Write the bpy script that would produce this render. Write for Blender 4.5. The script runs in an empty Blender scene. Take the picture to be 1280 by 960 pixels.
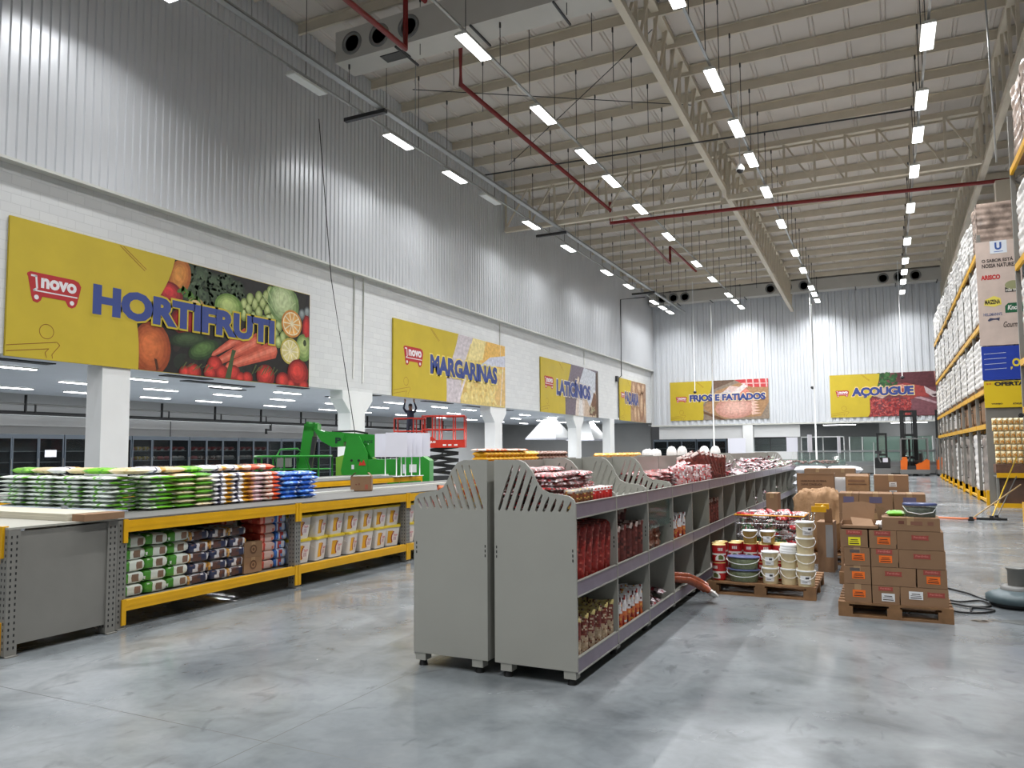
import bpy, math, random
from math import sin, cos, pi, radians, sqrt, atan2
from mathutils import Vector, Matrix, Euler
from mathutils.geometry import tessellate_polygon

random.seed(11)
S = bpy.context.scene
COL = S.collection

# ------------------------------------------------------------------ camera, world, exposure
F_PX, YAW, PITCH, ROLL, SHIFT_PX, CAM_H = 961.0, 25.9, 4.1, 0.4, 15.0, 1.65
_ya, _pi, _ro = radians(YAW), radians(PITCH), radians(ROLL)
_f = Vector((-sin(_ya) * cos(_pi), cos(_ya) * cos(_pi), sin(_pi)))
_r0 = Vector((cos(_ya), sin(_ya), 0))
_u0 = _r0.cross(_f)
_r = _r0 * cos(_ro) - _u0 * sin(_ro)
_u = _u0 * cos(_ro) + _r0 * sin(_ro)
cam = bpy.data.cameras.new('camera')
cam.sensor_width = 36.0
cam.lens = F_PX / 1280 * 36.0
cam.shift_y = SHIFT_PX / 1280
cam.clip_end = 300
cam_ob = bpy.data.objects.new('camera', cam)
COL.objects.link(cam_ob)
cam_ob.matrix_world = Matrix(((_r.x, _u.x, -_f.x, 0), (_r.y, _u.y, -_f.y, 0), (_r.z, _u.z, -_f.z, CAM_H), (0, 0, 0, 1)))
S.camera = cam_ob

W = bpy.data.worlds.new('world')
S.world = W
W.use_nodes = True
W.node_tree.nodes['Background'].inputs[0].default_value = (0.92, 0.95, 1.0, 1)
W.node_tree.nodes['Background'].inputs[1].default_value = 0.10

STRIP_W = 170.0
LAMP_W, LAMP_SPREAD, LAMP_COL, LENS_E = 350.0, 140.0, (0.97, 0.985, 1.0), 12.0
STRIP_E = 20.0
S.view_settings.view_transform = 'Standard'
S.view_settings.look = 'None'
S.view_settings.gamma = 1
S.view_settings.use_curve_mapping = False
S.view_settings.exposure = -0.7

# ------------------------------------------------------------------ helpers
def lin(r, g, b):
    f = lambda c: (c / 255 / 12.92) if c / 255 <= 0.04045 else ((c / 255 + 0.055) / 1.055) ** 2.4
    return (f(r), f(g), f(b), 1.0)


class MB:
    """collects faces, then links them as one mesh object"""
    def __init__(s):
        s.v, s.f, s.m, s.c, s.sm = [], [], [], [], []

    def add(s, vs, fs, mi=0, col=None, smooth=False, M=None):
        b = len(s.v)
        if M is not None:
            vs = [M @ Vector(v) for v in vs]
        s.v += [tuple(v) for v in vs]
        many = isinstance(col, list)
        for k, f in enumerate(fs):
            s.f.append(tuple(i + b for i in f))
            s.m.append(mi)
            s.c.append(col[k] if many else col)
            s.sm.append(smooth)
        return s

    def box(s, x0, x1, y0, y1, z0, z1, mi=0, col=None, M=None):
        # faces: -z +z -y +x +y -x
        v = [(x0, y0, z0), (x1, y0, z0), (x1, y1, z0), (x0, y1, z0), (x0, y0, z1), (x1, y0, z1), (x1, y1, z1), (x0, y1, z1)]
        return s.add(v, [(0, 3, 2, 1), (4, 5, 6, 7), (0, 1, 5, 4), (1, 2, 6, 5), (2, 3, 7, 6), (3, 0, 4, 7)], mi, col, M=M)

    def bar(s, p, q, w, h=None, mi=0, col=None, up=(0, 0, 1)):
        p, q = Vector(p), Vector(q)
        d = (q - p).normalized()
        u = Vector(up)
        if abs(d.dot(u)) > 0.98:
            u = Vector((0, 1, 0))
        a = d.cross(u).normalized() * (w / 2)
        b = a.cross(d).normalized() * ((h or w) / 2)
        v = [p - a - b, p + a - b, p + a + b, p - a + b, q - a - b, q + a - b, q + a + b, q - a + b]
        return s.add(v, [(0, 1, 2, 3), (7, 6, 5, 4), (0, 4, 5, 1), (1, 5, 6, 2), (2, 6, 7, 3), (3, 7, 4, 0)], mi, col)

    def tube(s, pts, r, n=8, mi=0, col=None, closed=False):
        P = [Vector(p) for p in pts]
        N = len(P)
        vs, fs = [], []
        for i, p in enumerate(P):
            a = P[i - 1] if (i > 0 or closed) else p
            b = P[(i + 1) % N] if (i < N - 1 or closed) else p
            d = (b - a).normalized()
            u = Vector((0, 0, 1)) if abs(d.z) < 0.95 else Vector((1, 0, 0))
            x = d.cross(u).normalized()
            y = d.cross(x).normalized()
            for k in range(n):
                t = 2 * pi * k / n
                vs.append(p + x * (r * cos(t)) + y * (r * sin(t)))
        for i in range(N if closed else N - 1):
            j = (i + 1) % N
            for k in range(n):
                l = (k + 1) % n
                fs.append((i * n + k, i * n + l, j * n + l, j * n + k))
        if not closed:
            fs.append(tuple(range(n)))
            fs.append(tuple(range((N - 1) * n, N * n))[::-1])
        return s.add(vs, fs, mi, col, smooth=n > 5)

    def cyl(s, p, q, r, r2=None, n=16, mi=0, col=None):
        p, q = Vector(p), Vector(q)
        d = (q - p).normalized()
        u = Vector((0, 0, 1)) if abs(d.z) < 0.95 else Vector((1, 0, 0))
        x = d.cross(u).normalized()
        y = d.cross(x).normalized()
        vs = []
        for c, rr in ((p, r), (q, r if r2 is None else r2)):
            for k in range(n):
                t = 2 * pi * k / n
                vs.append(c + x * (rr * cos(t)) + y * (rr * sin(t)))
        s.add(vs, [(k, n + k, n + (k + 1) % n, (k + 1) % n) for k in range(n)], mi, col, smooth=True)
        return s.add(vs, [tuple(range(n)), tuple(range(n, 2 * n))[::-1]], mi, col)

    def lathe(s, prof, n=20, mi=0, col=None, M=None, sx=1, sy=1):
        """prof: [(r, z)] bottom to top; col may be a list with one colour per ring"""
        vs, fs, cs = [], [], []
        for r, z in prof:
            for k in range(n):
                t = 2 * pi * k / n
                vs.append((r * cos(t) * sx, r * sin(t) * sy, z))
        for i in range(len(prof) - 1):
            for k in range(n):
                l = (k + 1) % n
                fs.append((i * n + k, i * n + l, (i + 1) * n + l, (i + 1) * n + k))
                cs.append(col[i] if isinstance(col, list) else col)
        s.add(vs, fs, mi, cs, smooth=True, M=M)
        e = len(prof) - 1
        if prof[0][0] > 1e-4:
            s.add(vs[:n], [tuple(range(n))[::-1]], mi, col[0] if isinstance(col, list) else col, M=M)
        if prof[e][0] > 1e-4:
            s.add(vs[e * n:], [tuple(range(n))], mi, col[-1] if isinstance(col, list) else col, M=M)
        return s

    def prism(s, outer, holes, t0, t1, plane='xz', mi=0, col=None, M=None):
        """outline with holes, extruded from t0 to t1 along the third axis"""
        loops = [outer] + list(holes)
        flat = [p for l in loops for p in l]
        tris = tessellate_polygon([[Vector((p[0], p[1], 0)) for p in l] for l in loops])
        put = {'xz': lambda a, b, t: (a, t, b), 'xy': lambda a, b, t: (a, b, t), 'yz': lambda a, b, t: (t, a, b)}[plane]
        n = len(flat)
        vs = [put(a, b, t0) for a, b in flat] + [put(a, b, t1) for a, b in flat]
        fs = [tuple(t) for t in tris] + [tuple(i + n for i in reversed(t)) for t in tris]
        o = 0
        for l in loops:
            k = len(l)
            for i in range(k):
                j = (i + 1) % k
                fs.append((o + i, o + j, o + j + n, o + i + n))
            o += k
        return s.add(vs, fs, mi, col, M=M)

    def pillow(s, L, Wd, H, colfn=None, n=8, k=6, M=None, mi=0, base=True, wob=0.0, rnd=None, pw=4, ex=.5):
        """stuffed bag lying flat, its long side along x, resting on z = 0"""
        rnd = rnd or random
        vs, fs, cs = [], [], []
        for side in (1, -1):
            for i in range(n + 1):
                for j in range(k + 1):
                    u, v = 2 * i / n - 1, 2 * j / k - 1
                    if ex < .4:          # boxy sacks: rings gather at the rims
                        u, v = sin(pi / 2 * u), sin(pi / 2 * v)
                    h = (max(0, 1 - abs(u) ** pw) ** ex) * (max(0, 1 - abs(v) ** pw) ** ex)
                    w = 1 + (rnd.uniform(-wob, wob) if h > 0 else 0)
                    pin = 1 - 0.06 * (1 - abs(v)) * (abs(u) > 0.99) - 0.05 * (abs(u) < 0.8) * (abs(v) > 0.99)
                    vs.append((u * L / 2 * pin, v * Wd / 2 * pin, (H / 2 + side * h * w * H / 2) if base else side * h * w * H / 2))
        q = (n + 1) * (k + 1)
        for sd in (0, 1):
            for i in range(n):
                for j in range(k):
                    a = sd * q + i * (k + 1) + j
                    f = (a, a + k + 1, a + k + 2, a + 1)
                    fs.append(f if sd == 0 else f[::-1])
                    cs.append(colfn((i + .5) / n, (j + .5) / k, sd == 0) if colfn else None)
        return s.add(vs, fs, mi, cs, smooth=True, M=M)

    def ellipse(s, cx, cy, rx, ry, z, rot=0, col=None, n=20, mi=0, a0=0, a1=360):
        full = a1 - a0 >= 360
        vs = []
        for k in range(n + (0 if full else 1)):
            t = radians(a0 + (a1 - a0) * k / n)
            x, y = rx * cos(t), ry * sin(t)
            vs.append((cx + x * cos(rot) - y * sin(rot), cy + x * sin(rot) + y * cos(rot), z))
        return s.add(vs, [tuple(range(len(vs)))], mi, col)

    def poly(s, pts, z, col=None, mi=0):
        tris = tessellate_polygon([[Vector((p[0], p[1], 0)) for p in pts]])
        fs = []
        for t in tris:
            a, b, c = [Vector(pts[i][:2]) for i in t]
            cr = (b - a).x * (c - a).y - (b - a).y * (c - a).x
            fs.append(tuple(t) if cr > 0 else tuple(reversed(t)))
        return s.add([(p[0], p[1], z) for p in pts], fs, mi, col)

    def mesh(s, name, mats):
        me = bpy.data.meshes.new(name)
        me.from_pydata(s.v, [], s.f)
        for m in mats:
            me.materials.append(m)
        me.polygons.foreach_set('material_index', s.m)
        me.polygons.foreach_set('use_smooth', s.sm)
        if any(c is not None for c in s.c):
            ca = me.color_attributes.new('Col', 'FLOAT_COLOR', 'CORNER')
            buf = []
            for p, c in zip(me.polygons, s.c):
                buf += list(c or (.8, .8, .8, 1)) * p.loop_total
            ca.data.foreach_set('color', buf)
        me.update()
        return me

    def build(s, name, mats, parent=None, loc=None, rz=0, rot=None):
        if not isinstance(mats, (list, tuple)):
            mats = [mats]
        return place(s.mesh(name, mats), name, parent, loc, rz, rot)


def place(me, name, parent=None, loc=None, rz=0, rot=None):
    o = bpy.data.objects.new(name, me)
    COL.objects.link(o)
    if parent is not None:
        o.parent = parent
    if loc is not None:
        o.location = loc
    o.rotation_euler = rot if rot is not None else (0, 0, rz)
    return o


def tag(o, label, cat, group=None):
    o['label'] = label
    o['category'] = cat
    if group:
        o['group'] = group
    return o


def thing(name, label, cat, loc=(0, 0, 0), rz=0, group=None, rot=None):
    o = bpy.data.objects.new(name, None)
    COL.objects.link(o)
    o.empty_display_size = 0.1
    o.location = loc
    o.rotation_euler = rot if rot is not None else (0, 0, rz)
    return tag(o, label, cat, group)


def struct(o):
    o['kind'] = 'structure'
    return o


def dup(root, loc, rz=None, label=None, rot=None, group=None):
    def cp(o, par):
        c = o.copy()
        COL.objects.link(c)
        if par is not None:
            c.parent = par
        for ch in list(kids.get(o.name, [])):
            cp(ch, c)
        return c
    kids = {}
    st = [root]
    while st:
        x = st.pop()
        kids[x.name] = list(x.children)
        st += kids[x.name]
    r = cp(root, None)
    r.location = loc
    if rz is not None:
        r.rotation_euler = (0, 0, rz)
    if rot is not None:
        r.rotation_euler = rot
    if label:
        r['label'] = label
    if group:
        r['group'] = group
    return r


ORD = ('first second third fourth fifth sixth seventh eighth ninth tenth eleventh twelfth thirteenth fourteenth fifteenth sixteenth '
       'seventeenth eighteenth nineteenth twentieth twenty-first twenty-second twenty-third twenty-fourth twenty-fifth twenty-sixth '
       'twenty-seventh twenty-eighth twenty-ninth thirtieth thirty-first thirty-second thirty-third thirty-fourth thirty-fifth '
       'thirty-sixth thirty-seventh thirty-eighth thirty-ninth fortieth').split()
NUM = 'one two three four five six seven eight nine ten eleven twelve thirteen fourteen fifteen sixteen'.split()


def layer(k, n):
    return 'bottom layer' if k == 0 else ('top layer' if k == n - 1 else ORD[k] + ' layer up')


def mat(name, col, rough=0.5, metal=0.0, noise=None, bump=None, spec=0.5, coat=0.0, rv=0.0):
    """noise: (scale, amount) mottling in object space; rv: brightness change from object to object"""
    m = bpy.data.materials.new(name)
    m.use_nodes = True
    nt = m.node_tree
    b = nt.nodes['Principled BSDF']
    b.inputs['Base Color'].default_value = col
    b.inputs['Roughness'].default_value = rough
    b.inputs['Metallic'].default_value = metal
    b.inputs['Specular IOR Level'].default_value = spec
    b.inputs['Coat Weight'].default_value = coat
    N = lambda t: nt.nodes.new(t)
    if noise or bump or rv:
        tc = N('ShaderNodeTexCoord')
    if noise:
        nz = N('ShaderNodeTexNoise')
        nz.inputs['Scale'].default_value = noise[0]
        nz.inputs['Detail'].default_value = 5
        nt.links.new(tc.outputs['Object'], nz.inputs['Vector'])
        mr = N('ShaderNodeMapRange')
        mr.inputs['From Min'].default_value = 0.3
        mr.inputs['From Max'].default_value = 0.7
        mr.inputs['To Min'].default_value = 1 - noise[1]
        mr.inputs['To Max'].default_value = 1 + noise[1]
        nt.links.new(nz.outputs[0], mr.inputs['Value'])
        mx = N('ShaderNodeVectorMath')
        mx.operation = 'SCALE'
        mx.inputs[0].default_value = col[:3]
        nt.links.new(mr.outputs[0], mx.inputs['Scale'])
        src = mx.outputs[0]
        if rv:
            src = _rand(nt, src, rv)
        nt.links.new(src, b.inputs['Base Color'])
    elif rv:
        rgb = N('ShaderNodeRGB')
        rgb.outputs[0].default_value = col
        nt.links.new(_rand(nt, rgb.outputs[0], rv), b.inputs['Base Color'])
    if bump:
        nb = N('ShaderNodeTexNoise')
        nb.inputs['Scale'].default_value = bump[0]
        nb.inputs['Detail'].default_value = 4
        nt.links.new(tc.outputs['Object'], nb.inputs['Vector'])
        bp = N('ShaderNodeBump')
        bp.inputs['Strength'].default_value = bump[1]
        bp.inputs['Distance'].default_value = 0.01
        nt.links.new(nb.outputs[0], bp.inputs['Height'])
        nt.links.new(bp.outputs[0], b.inputs['Normal'])
    return m


def _rand(nt, src, rv):
    oi = nt.nodes.new('ShaderNodeObjectInfo')
    mr = nt.nodes.new('ShaderNodeMapRange')
    mr.inputs['To Min'].default_value = 1 - rv
    mr.inputs['To Max'].default_value = 1 + rv
    nt.links.new(oi.outputs['Random'], mr.inputs['Value'])
    mx = nt.nodes.new('ShaderNodeVectorMath')
    mx.operation = 'SCALE'
    nt.links.new(src, mx.inputs[0])
    nt.links.new(mr.outputs[0], mx.inputs['Scale'])
    return mx.outputs[0]


def printed(name, rough=0.4, rv=0.06, bump=None, noise=0.0, nscale=30, coat=0.0):
    """printed surface: the colour of each face is the colour printed there"""
    m = bpy.data.materials.new(name)
    m.use_nodes = True
    nt = m.node_tree
    b = nt.nodes['Principled BSDF']
    b.inputs['Roughness'].default_value = rough
    b.inputs['Coat Weight'].default_value = coat
    at = nt.nodes.new('ShaderNodeAttribute')
    at.attribute_name = 'Col'
    src = at.outputs['Color']
    if rv:
        src = _rand(nt, src, rv)
    tc = nt.nodes.new('ShaderNodeTexCoord')
    if noise:
        nz = nt.nodes.new('ShaderNodeTexNoise')
        nz.inputs['Scale'].default_value = nscale
        nz.inputs['Detail'].default_value = 3
        nt.links.new(tc.outputs['Object'], nz.inputs['Vector'])
        mr = nt.nodes.new('ShaderNodeMapRange')
        mr.inputs['From Min'].default_value = 0.3
        mr.inputs['From Max'].default_value = 0.7
        mr.inputs['To Min'].default_value = 1 - noise
        mr.inputs['To Max'].default_value = 1 + noise
        nt.links.new(nz.outputs[0], mr.inputs['Value'])
        mx = nt.nodes.new('ShaderNodeVectorMath')
        mx.operation = 'SCALE'
        nt.links.new(src, mx.inputs[0])
        nt.links.new(mr.outputs[0], mx.inputs['Scale'])
        src = mx.outputs[0]
    nt.links.new(src, b.inputs['Base Color'])
    if bump:
        nb = nt.nodes.new('ShaderNodeTexNoise')
        nb.inputs['Scale'].default_value = bump[0]
        nt.links.new(tc.outputs['Object'], nb.inputs['Vector'])
        bp = nt.nodes.new('ShaderNodeBump')
        bp.inputs['Strength'].default_value = bump[1]
        bp.inputs['Distance'].default_value = 0.01
        nt.links.new(nb.outputs[0], bp.inputs['Height'])
        nt.links.new(bp.outputs[0], b.inputs['Normal'])
    return m


def emit(name, col, strength):
    m = bpy.data.materials.new(name)
    m.use_nodes = True
    b = m.node_tree.nodes['Principled BSDF']
    b.inputs['Base Color'].default_value = (.9, .9, .9, 1)
    b.inputs['Emission Color'].default_value = (*col, 1)
    b.inputs['Emission Strength'].default_value = strength
    return m


def glass(name, tint=(.8, .9, .9, 1), clear=0.75, rough=0.05, base=None):
    """thin pane: mostly see-through, with a reflection on top"""
    m = bpy.data.materials.new(name)
    m.use_nodes = True
    nt = m.node_tree
    nt.nodes.clear()
    out = nt.nodes.new('ShaderNodeOutputMaterial')
    tr = nt.nodes.new('ShaderNodeBsdfTransparent')
    tr.inputs[0].default_value = tint
    pb = nt.nodes.new('ShaderNodeBsdfPrincipled')
    pb.inputs['Base Color'].default_value = base or tint
    pb.inputs['Roughness'].default_value = rough
    mx = nt.nodes.new('ShaderNodeMixShader')
    mx.inputs[0].default_value = 1 - clear
    nt.links.new(tr.outputs[0], mx.inputs[1])
    nt.links.new(pb.outputs[0], mx.inputs[2])
    nt.links.new(mx.outputs[0], out.inputs[0])
    return m


def text_mb(txt, width, height, bold=0.02, depth=0.004, shear=0.0, z=0.0):
    """lettering in the xy plane scaled to width x height, its lower corner at the origin: (verts, faces)"""
    cu = bpy.data.curves.new('txt', 'FONT')
    cu.body = txt
    cu.size = 1
    cu.offset = bold
    cu.extrude = 0.0
    cu.shear = shear
    cu.resolution_u = 3
    ob = bpy.data.objects.new('txt', cu)
    COL.objects.link(ob)
    dg = bpy.context.evaluated_depsgraph_get()
    me = bpy.data.meshes.new_from_object(ob.evaluated_get(dg))
    vs = [v.co.copy() for v in me.vertices]
    fs = [tuple(p.vertices) for p in me.polygons]
    bpy.data.objects.remove(ob)
    bpy.data.curves.remove(cu)
    bpy.data.meshes.remove(me)
    x0, x1 = min(v.x for v in vs), max(v.x for v in vs)
    y0, y1 = min(v.y for v in vs), max(v.y for v in vs)
    sx = width / (x1 - x0)
    sy = (height / (y1 - y0)) if height else sx
    return [((v.x - x0) * sx, (v.y - y0) * sy, z) for v in vs], fs


def put_text(mb, txt, x, y, width, height, z, col, bold=0.02, M=None, shear=0.0):
    vs, fs = text_mb(txt, width, height, bold, shear=shear)
    vs = [(v[0] + x, v[1] + y, z) for v in vs]
    fs = list(fs)
    a, b, c = [Vector(vs[i]) for i in fs[0][:3]]
    if (b - a).cross(c - a).z < 0:
        fs = [f[::-1] for f in fs]
    mb.add(vs, fs, 0, col, M=M)


# ------------------------------------------------------------------ materials
M_ = {}
M_['print'] = printed('printed_film', 0.35, 0.07, bump=(25, 0.35))
M_['packet'] = printed('packet_film', 0.28, 0.12, bump=(35, 0.6), noise=0.25, nscale=22)
M_['carton_print'] = printed('printed_carton', 0.75, 0.07, noise=0.06, nscale=9)
M_['board_print'] = printed('printed_board', 0.45, 0.0, noise=0.05, nscale=1.5)
M_['photo_print'] = printed('printed_photo', 0.45, 0.0, noise=0.22, nscale=6)
M_['grey_metal'] = mat('grey_painted_metal', lin(158, 157, 149), 0.38, noise=(2, .03))
M_['rack_grey'] = mat('rack_grey_paint', lin(122, 120, 114), 0.45, noise=(3, .05))
M_['rack_deck'] = mat('deck_grey_paint', lin(98, 97, 94), 0.6, noise=(1.2, .06))
M_['rack_light'] = mat('light_grey_sheet', lin(205, 205, 198), 0.4, noise=(1, .04))
M_['yellow'] = mat('yellow_paint', lin(214, 160, 8), 0.4, noise=(4, .06))
M_['rail_violet'] = mat('price_rail_plastic', lin(128, 118, 134), 0.3, noise=(7, .10))
M_['black'] = mat('black_rubber', lin(24, 24, 25), 0.6)
M_['dark'] = mat('dark_metal', lin(48, 48, 50), 0.45)
M_['steel'] = mat('brushed_steel', lin(170, 172, 174), 0.3, 0.85)
M_['chrome'] = mat('chrome_wire', lin(205, 207, 210), 0.2, 0.9)
M_['white_paint'] = mat('white_paint', lin(228, 229, 228), 0.5, noise=(1.5, .03))
M_['white_gloss'] = mat('white_board', lin(222, 222, 232), 0.35)
M_['beige'] = mat('beige_steel_paint', lin(206, 196, 178), 0.5, noise=(1.5, .05))
M_['duct'] = mat('duct_sheet', lin(190, 187, 180), 0.45, noise=(1, .04))
M_['red_pipe'] = mat('red_pipe_paint', lin(128, 26, 24), 0.35)
M_['galv'] = mat('galvanised_steel', lin(168, 170, 170), 0.35, 0.6, noise=(5, .08))
M_['wood'] = mat('pallet_wood', lin(128, 94, 62), 0.8, noise=(9, .22), rv=.08)
M_['kraft'] = mat('kraft_carton', lin(138, 106, 78), 0.8, noise=(5, .06), rv=.06)
M_['kraft_paper'] = mat('kraft_paper', lin(158, 122, 86), 0.75, noise=(9, .12), bump=(14, .9))
M_['lens'] = emit('lamp_lens', LAMP_COL, LENS_E)
M_['lens_off'] = mat('lamp_lens_unlit', lin(222, 224, 222), 0.3)
M_['strip'] = emit('strip_lens', (0.97, 0.98, 1.0), STRIP_E)
M_['glass'] = glass('door_glass', (.78, .82, .82, 1), 0.80, 0.05, (.02, .022, .025, 1))
M_['glass_clear'] = glass('clear_glass', (.80, .88, .85, 1), 0.8, 0.05, (.25, .30, .28, 1))
M_['plastic_clear'] = glass('clear_plastic', (.86, .90, .86, 1), 0.82, 0.12, (.30, .32, .30, 1))
M_['film'] = glass('stretch_film', (.9, .9, .9, 1), 0.55, 0.2)
M_['green'] = mat('green_machine_paint', lin(38, 140, 42), 0.35, noise=(3, .05))
M_['red'] = mat('red_machine_paint', lin(196, 50, 34), 0.4)
M_['orange'] = mat('orange_machine_paint', lin(228, 108, 30), 0.4)
M_['mgrey'] = mat('machine_grey_paint', lin(120, 120, 118), 0.45)
M_['wrap'] = mat('white_sack_wrap', lin(226, 222, 218), 0.35, noise=(6, .12), bump=(18, .5), rv=.05)
M_['wrap_brown'] = mat('brown_goods_under_film', lin(158, 140, 128), 0.25, noise=(4, .5), bump=(9, 1.0))
M_['wrap_mixed'] = mat('mixed_goods_under_film', lin(138, 126, 118), 0.3, noise=(5, .4), bump=(14, .5), rv=.1)

# ------------------------------------------------------------------ the building
XL, YB = -15.95, 57.0
Y0, XR = -9.0, 13.0
roof_z = lambda y: 15.3 - 0.033 * y


def floor_mat():
    m = bpy.data.materials.new('polished_concrete')
    m.use_nodes = True
    nt = m.node_tree
    b = nt.nodes['Principled BSDF']
    N, L = nt.nodes.new, nt.links.new
    tc = N('ShaderNodeTexCoord')

    def noise(scale, detail, dist=0.0, stretch=None):
        n = N('ShaderNodeTexNoise')
        n.inputs['Scale'].default_value = scale
        n.inputs['Detail'].default_value = detail
        n.inputs['Distortion'].default_value = dist
        src = tc.outputs['Object']
        if stretch:
            mp = N('ShaderNodeMapping')
            mp.inputs['Scale'].default_value = stretch
            L(src, mp.inputs['Vector'])
            src = mp.outputs[0]
        L(src, n.inputs['Vector'])
        return n.outputs[0]

    def ramp(src, stops):
        r = N('ShaderNodeValToRGB')
        e = r.color_ramp.elements
        for i, (p, c) in enumerate(stops):
            el = e[i] if i < 2 else e.new(p)
            el.position = p
            el.color = c
        L(src, r.inputs[0])
        return r.outputs[0]

    def mix(a, bb, f, mode='MULTIPLY'):
        x = N('ShaderNodeMix')
        x.data_type = 'RGBA'
        x.blend_type = mode
        if isinstance(f, float):
            x.inputs[0].default_value = f
        else:
            L(f, x.inputs[0])
        L(a, x.inputs[6])
        if isinstance(bb, tuple):
            x.inputs[7].default_value = bb
        else:
            L(bb, x.inputs[7])
        return x.outputs[2]
    g = lambda v: (v, v, v, 1)
    big = ramp(noise(0.45, 6, 0.6), [(0.32, lin(90, 95, 99)), (0.5, lin(121, 126, 129)), (0.66, lin(144, 148, 151))])
    mid = ramp(noise(1.9, 8, 1.2), [(0.3, g(.7)), (0.52, g(1)), (0.72, g(1.0))])
    fine = ramp(noise(14, 8, 0.5), [(0.3, g(.9)), (0.6, g(1.0))])
    warm = ramp(noise(0.8, 4, 0.3, (1, .35, 1)), [(0.45, (1, 1, 1, 1)), (0.7, (1.0, .985, .96, 1))])
    col = mix(mix(mix(big, mid, 0.9), fine, 0.8), warm, 0.8)
    # darker scuffs
    sc = ramp(noise(3.2, 9, 2.0, (1, .5, 1)), [(0.30, g(.62)), (0.38, g(1))])
    col = mix(col, sc, 0.6)
    # saw-cut joints every five metres
    sp = N('ShaderNodeSeparateXYZ')
    L(tc.outputs['Object'], sp.inputs[0])
    joint = None
    for ax, off in ((0, 2.27 + .0), (1, 1.55)):
        ad = N('ShaderNodeMath'); ad.operation = 'ADD'; ad.inputs[1].default_value = 100 + off
        L(sp.outputs[ax], ad.inputs[0])
        md = N('ShaderNodeMath'); md.operation = 'MODULO'; md.inputs[1].default_value = (3.0 if ax == 0 else 5.0)
        L(ad.outputs[0], md.inputs[0])
        lt = N('ShaderNodeMath'); lt.operation = 'LESS_THAN'; lt.inputs[1].default_value = 0.008
        L(md.outputs[0], lt.inputs[0])
        if ax == 0:
            only = N('ShaderNodeMath'); only.operation = 'LESS_THAN'; only.inputs[1].default_value = -1.0
            L(sp.outputs[0], only.inputs[0])
            both = N('ShaderNodeMath'); both.operation = 'MULTIPLY'
            L(lt.outputs[0], both.inputs[0]); L(only.outputs[0], both.inputs[1])
            lt = both
        if joint is None:
            joint = lt.outputs[0]
        else:
            mxm = N('ShaderNodeMath'); mxm.operation = 'MAXIMUM'
            L(joint, mxm.inputs[0]); L(lt.outputs[0], mxm.inputs[1])
            joint = mxm.outputs[0]
    col = mix(col, lin(98, 100, 100), joint, 'MIX')
    L(col, b.inputs['Base Color'])
    mr = N('ShaderNodeMapRange')
    mr.inputs['From Min'].default_value = 0.3
    mr.inputs['From Max'].default_value = 0.7
    mr.inputs['To Min'].default_value = 0.10
    mr.inputs['To Max'].default_value = 0.30
    L(noise(1.3, 7, 0.8), mr.inputs['Value'])
    L(mr.outputs[0], b.inputs['Roughness'])
    bp = N('ShaderNodeBump')
    bp.inputs['Strength'].default_value = 0.10
    bp.inputs['Distance'].default_value = 0.01
    L(noise(5, 6), bp.inputs['Height'])
    L(bp.outputs[0], b.inputs['Normal'])
    return m


struct(MB().box(-31, XR, Y0, 66, -0.2, 0, 0).build('floor', floor_mat()))


def block_mat():
    m = mat('white_blockwork', lin(226, 227, 226), 0.6)
    nt = m.node_tree
    tc = nt.nodes.new('ShaderNodeTexCoord')
    mp = nt.nodes.new('ShaderNodeMapping')
    mp.inputs['Rotation'].default_value = (radians(90), 0, radians(90))
    sp = nt.nodes.new('ShaderNodeSeparateXYZ')
    cb = nt.nodes.new('ShaderNodeCombineXYZ')
    nt.links.new(tc.outputs['Object'], sp.inputs[0])
    nt.links.new(sp.outputs[1], cb.inputs[0])
    nt.links.new(sp.outputs[2], cb.inputs[1])
    br = nt.nodes.new('ShaderNodeTexBrick')
    br.inputs['Scale'].default_value = 1
    br.inputs['Brick Width'].default_value = 0.4
    br.inputs['Row Height'].default_value = 0.2
    br.inputs['Mortar Size'].default_value = 0.007
    br.inputs['Color1'].default_value = lin(214, 215, 214)
    br.inputs['Color2'].default_value = lin(207, 208, 208)
    br.inputs['Mortar'].default_value = lin(200, 201, 201)
    nt.links.new(cb.outputs[0], br.inputs['Vector'])
    nt.links.new(br.outputs['Color'], nt.nodes['Principled BSDF'].inputs['Base Color'])
    bp = nt.nodes.new('ShaderNodeBump')
    bp.inputs['Strength'].default_value = 0.5
    bp.inputs['Distance'].default_value = 0.01
    bp.invert = True
    nt.links.new(br.outputs['Fac'], bp.inputs['Height'])
    nt.links.new(bp.outputs[0], nt.nodes['Principled BSDF'].inputs['Normal'])
    return m


M_['block'] = block_mat()
M_['clad'] = mat('white_ribbed_cladding', lin(206, 208, 211), 0.33, 0.25, noise=(.6, .03))
M_['clad_end'] = mat('white_end_cladding', lin(203, 206, 210), 0.4, 0.0, noise=(.6, .03))
M_['roof'] = mat('roof_sheet', lin(204, 196, 188), 0.55, noise=(.5, .05))
M_['plain_wall'] = mat('plain_white_wall', lin(206, 207, 207), 0.6, noise=(.8, .03))
M_['grey_wall'] = mat('grey_plaster', lin(150, 151, 150), 0.7, noise=(.8, .05))  # even grey for the end room and annex surfaces
M_['tile'] = mat('ceiling_tile', lin(196, 200, 206), 0.6, noise=(.8, .03))


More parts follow.
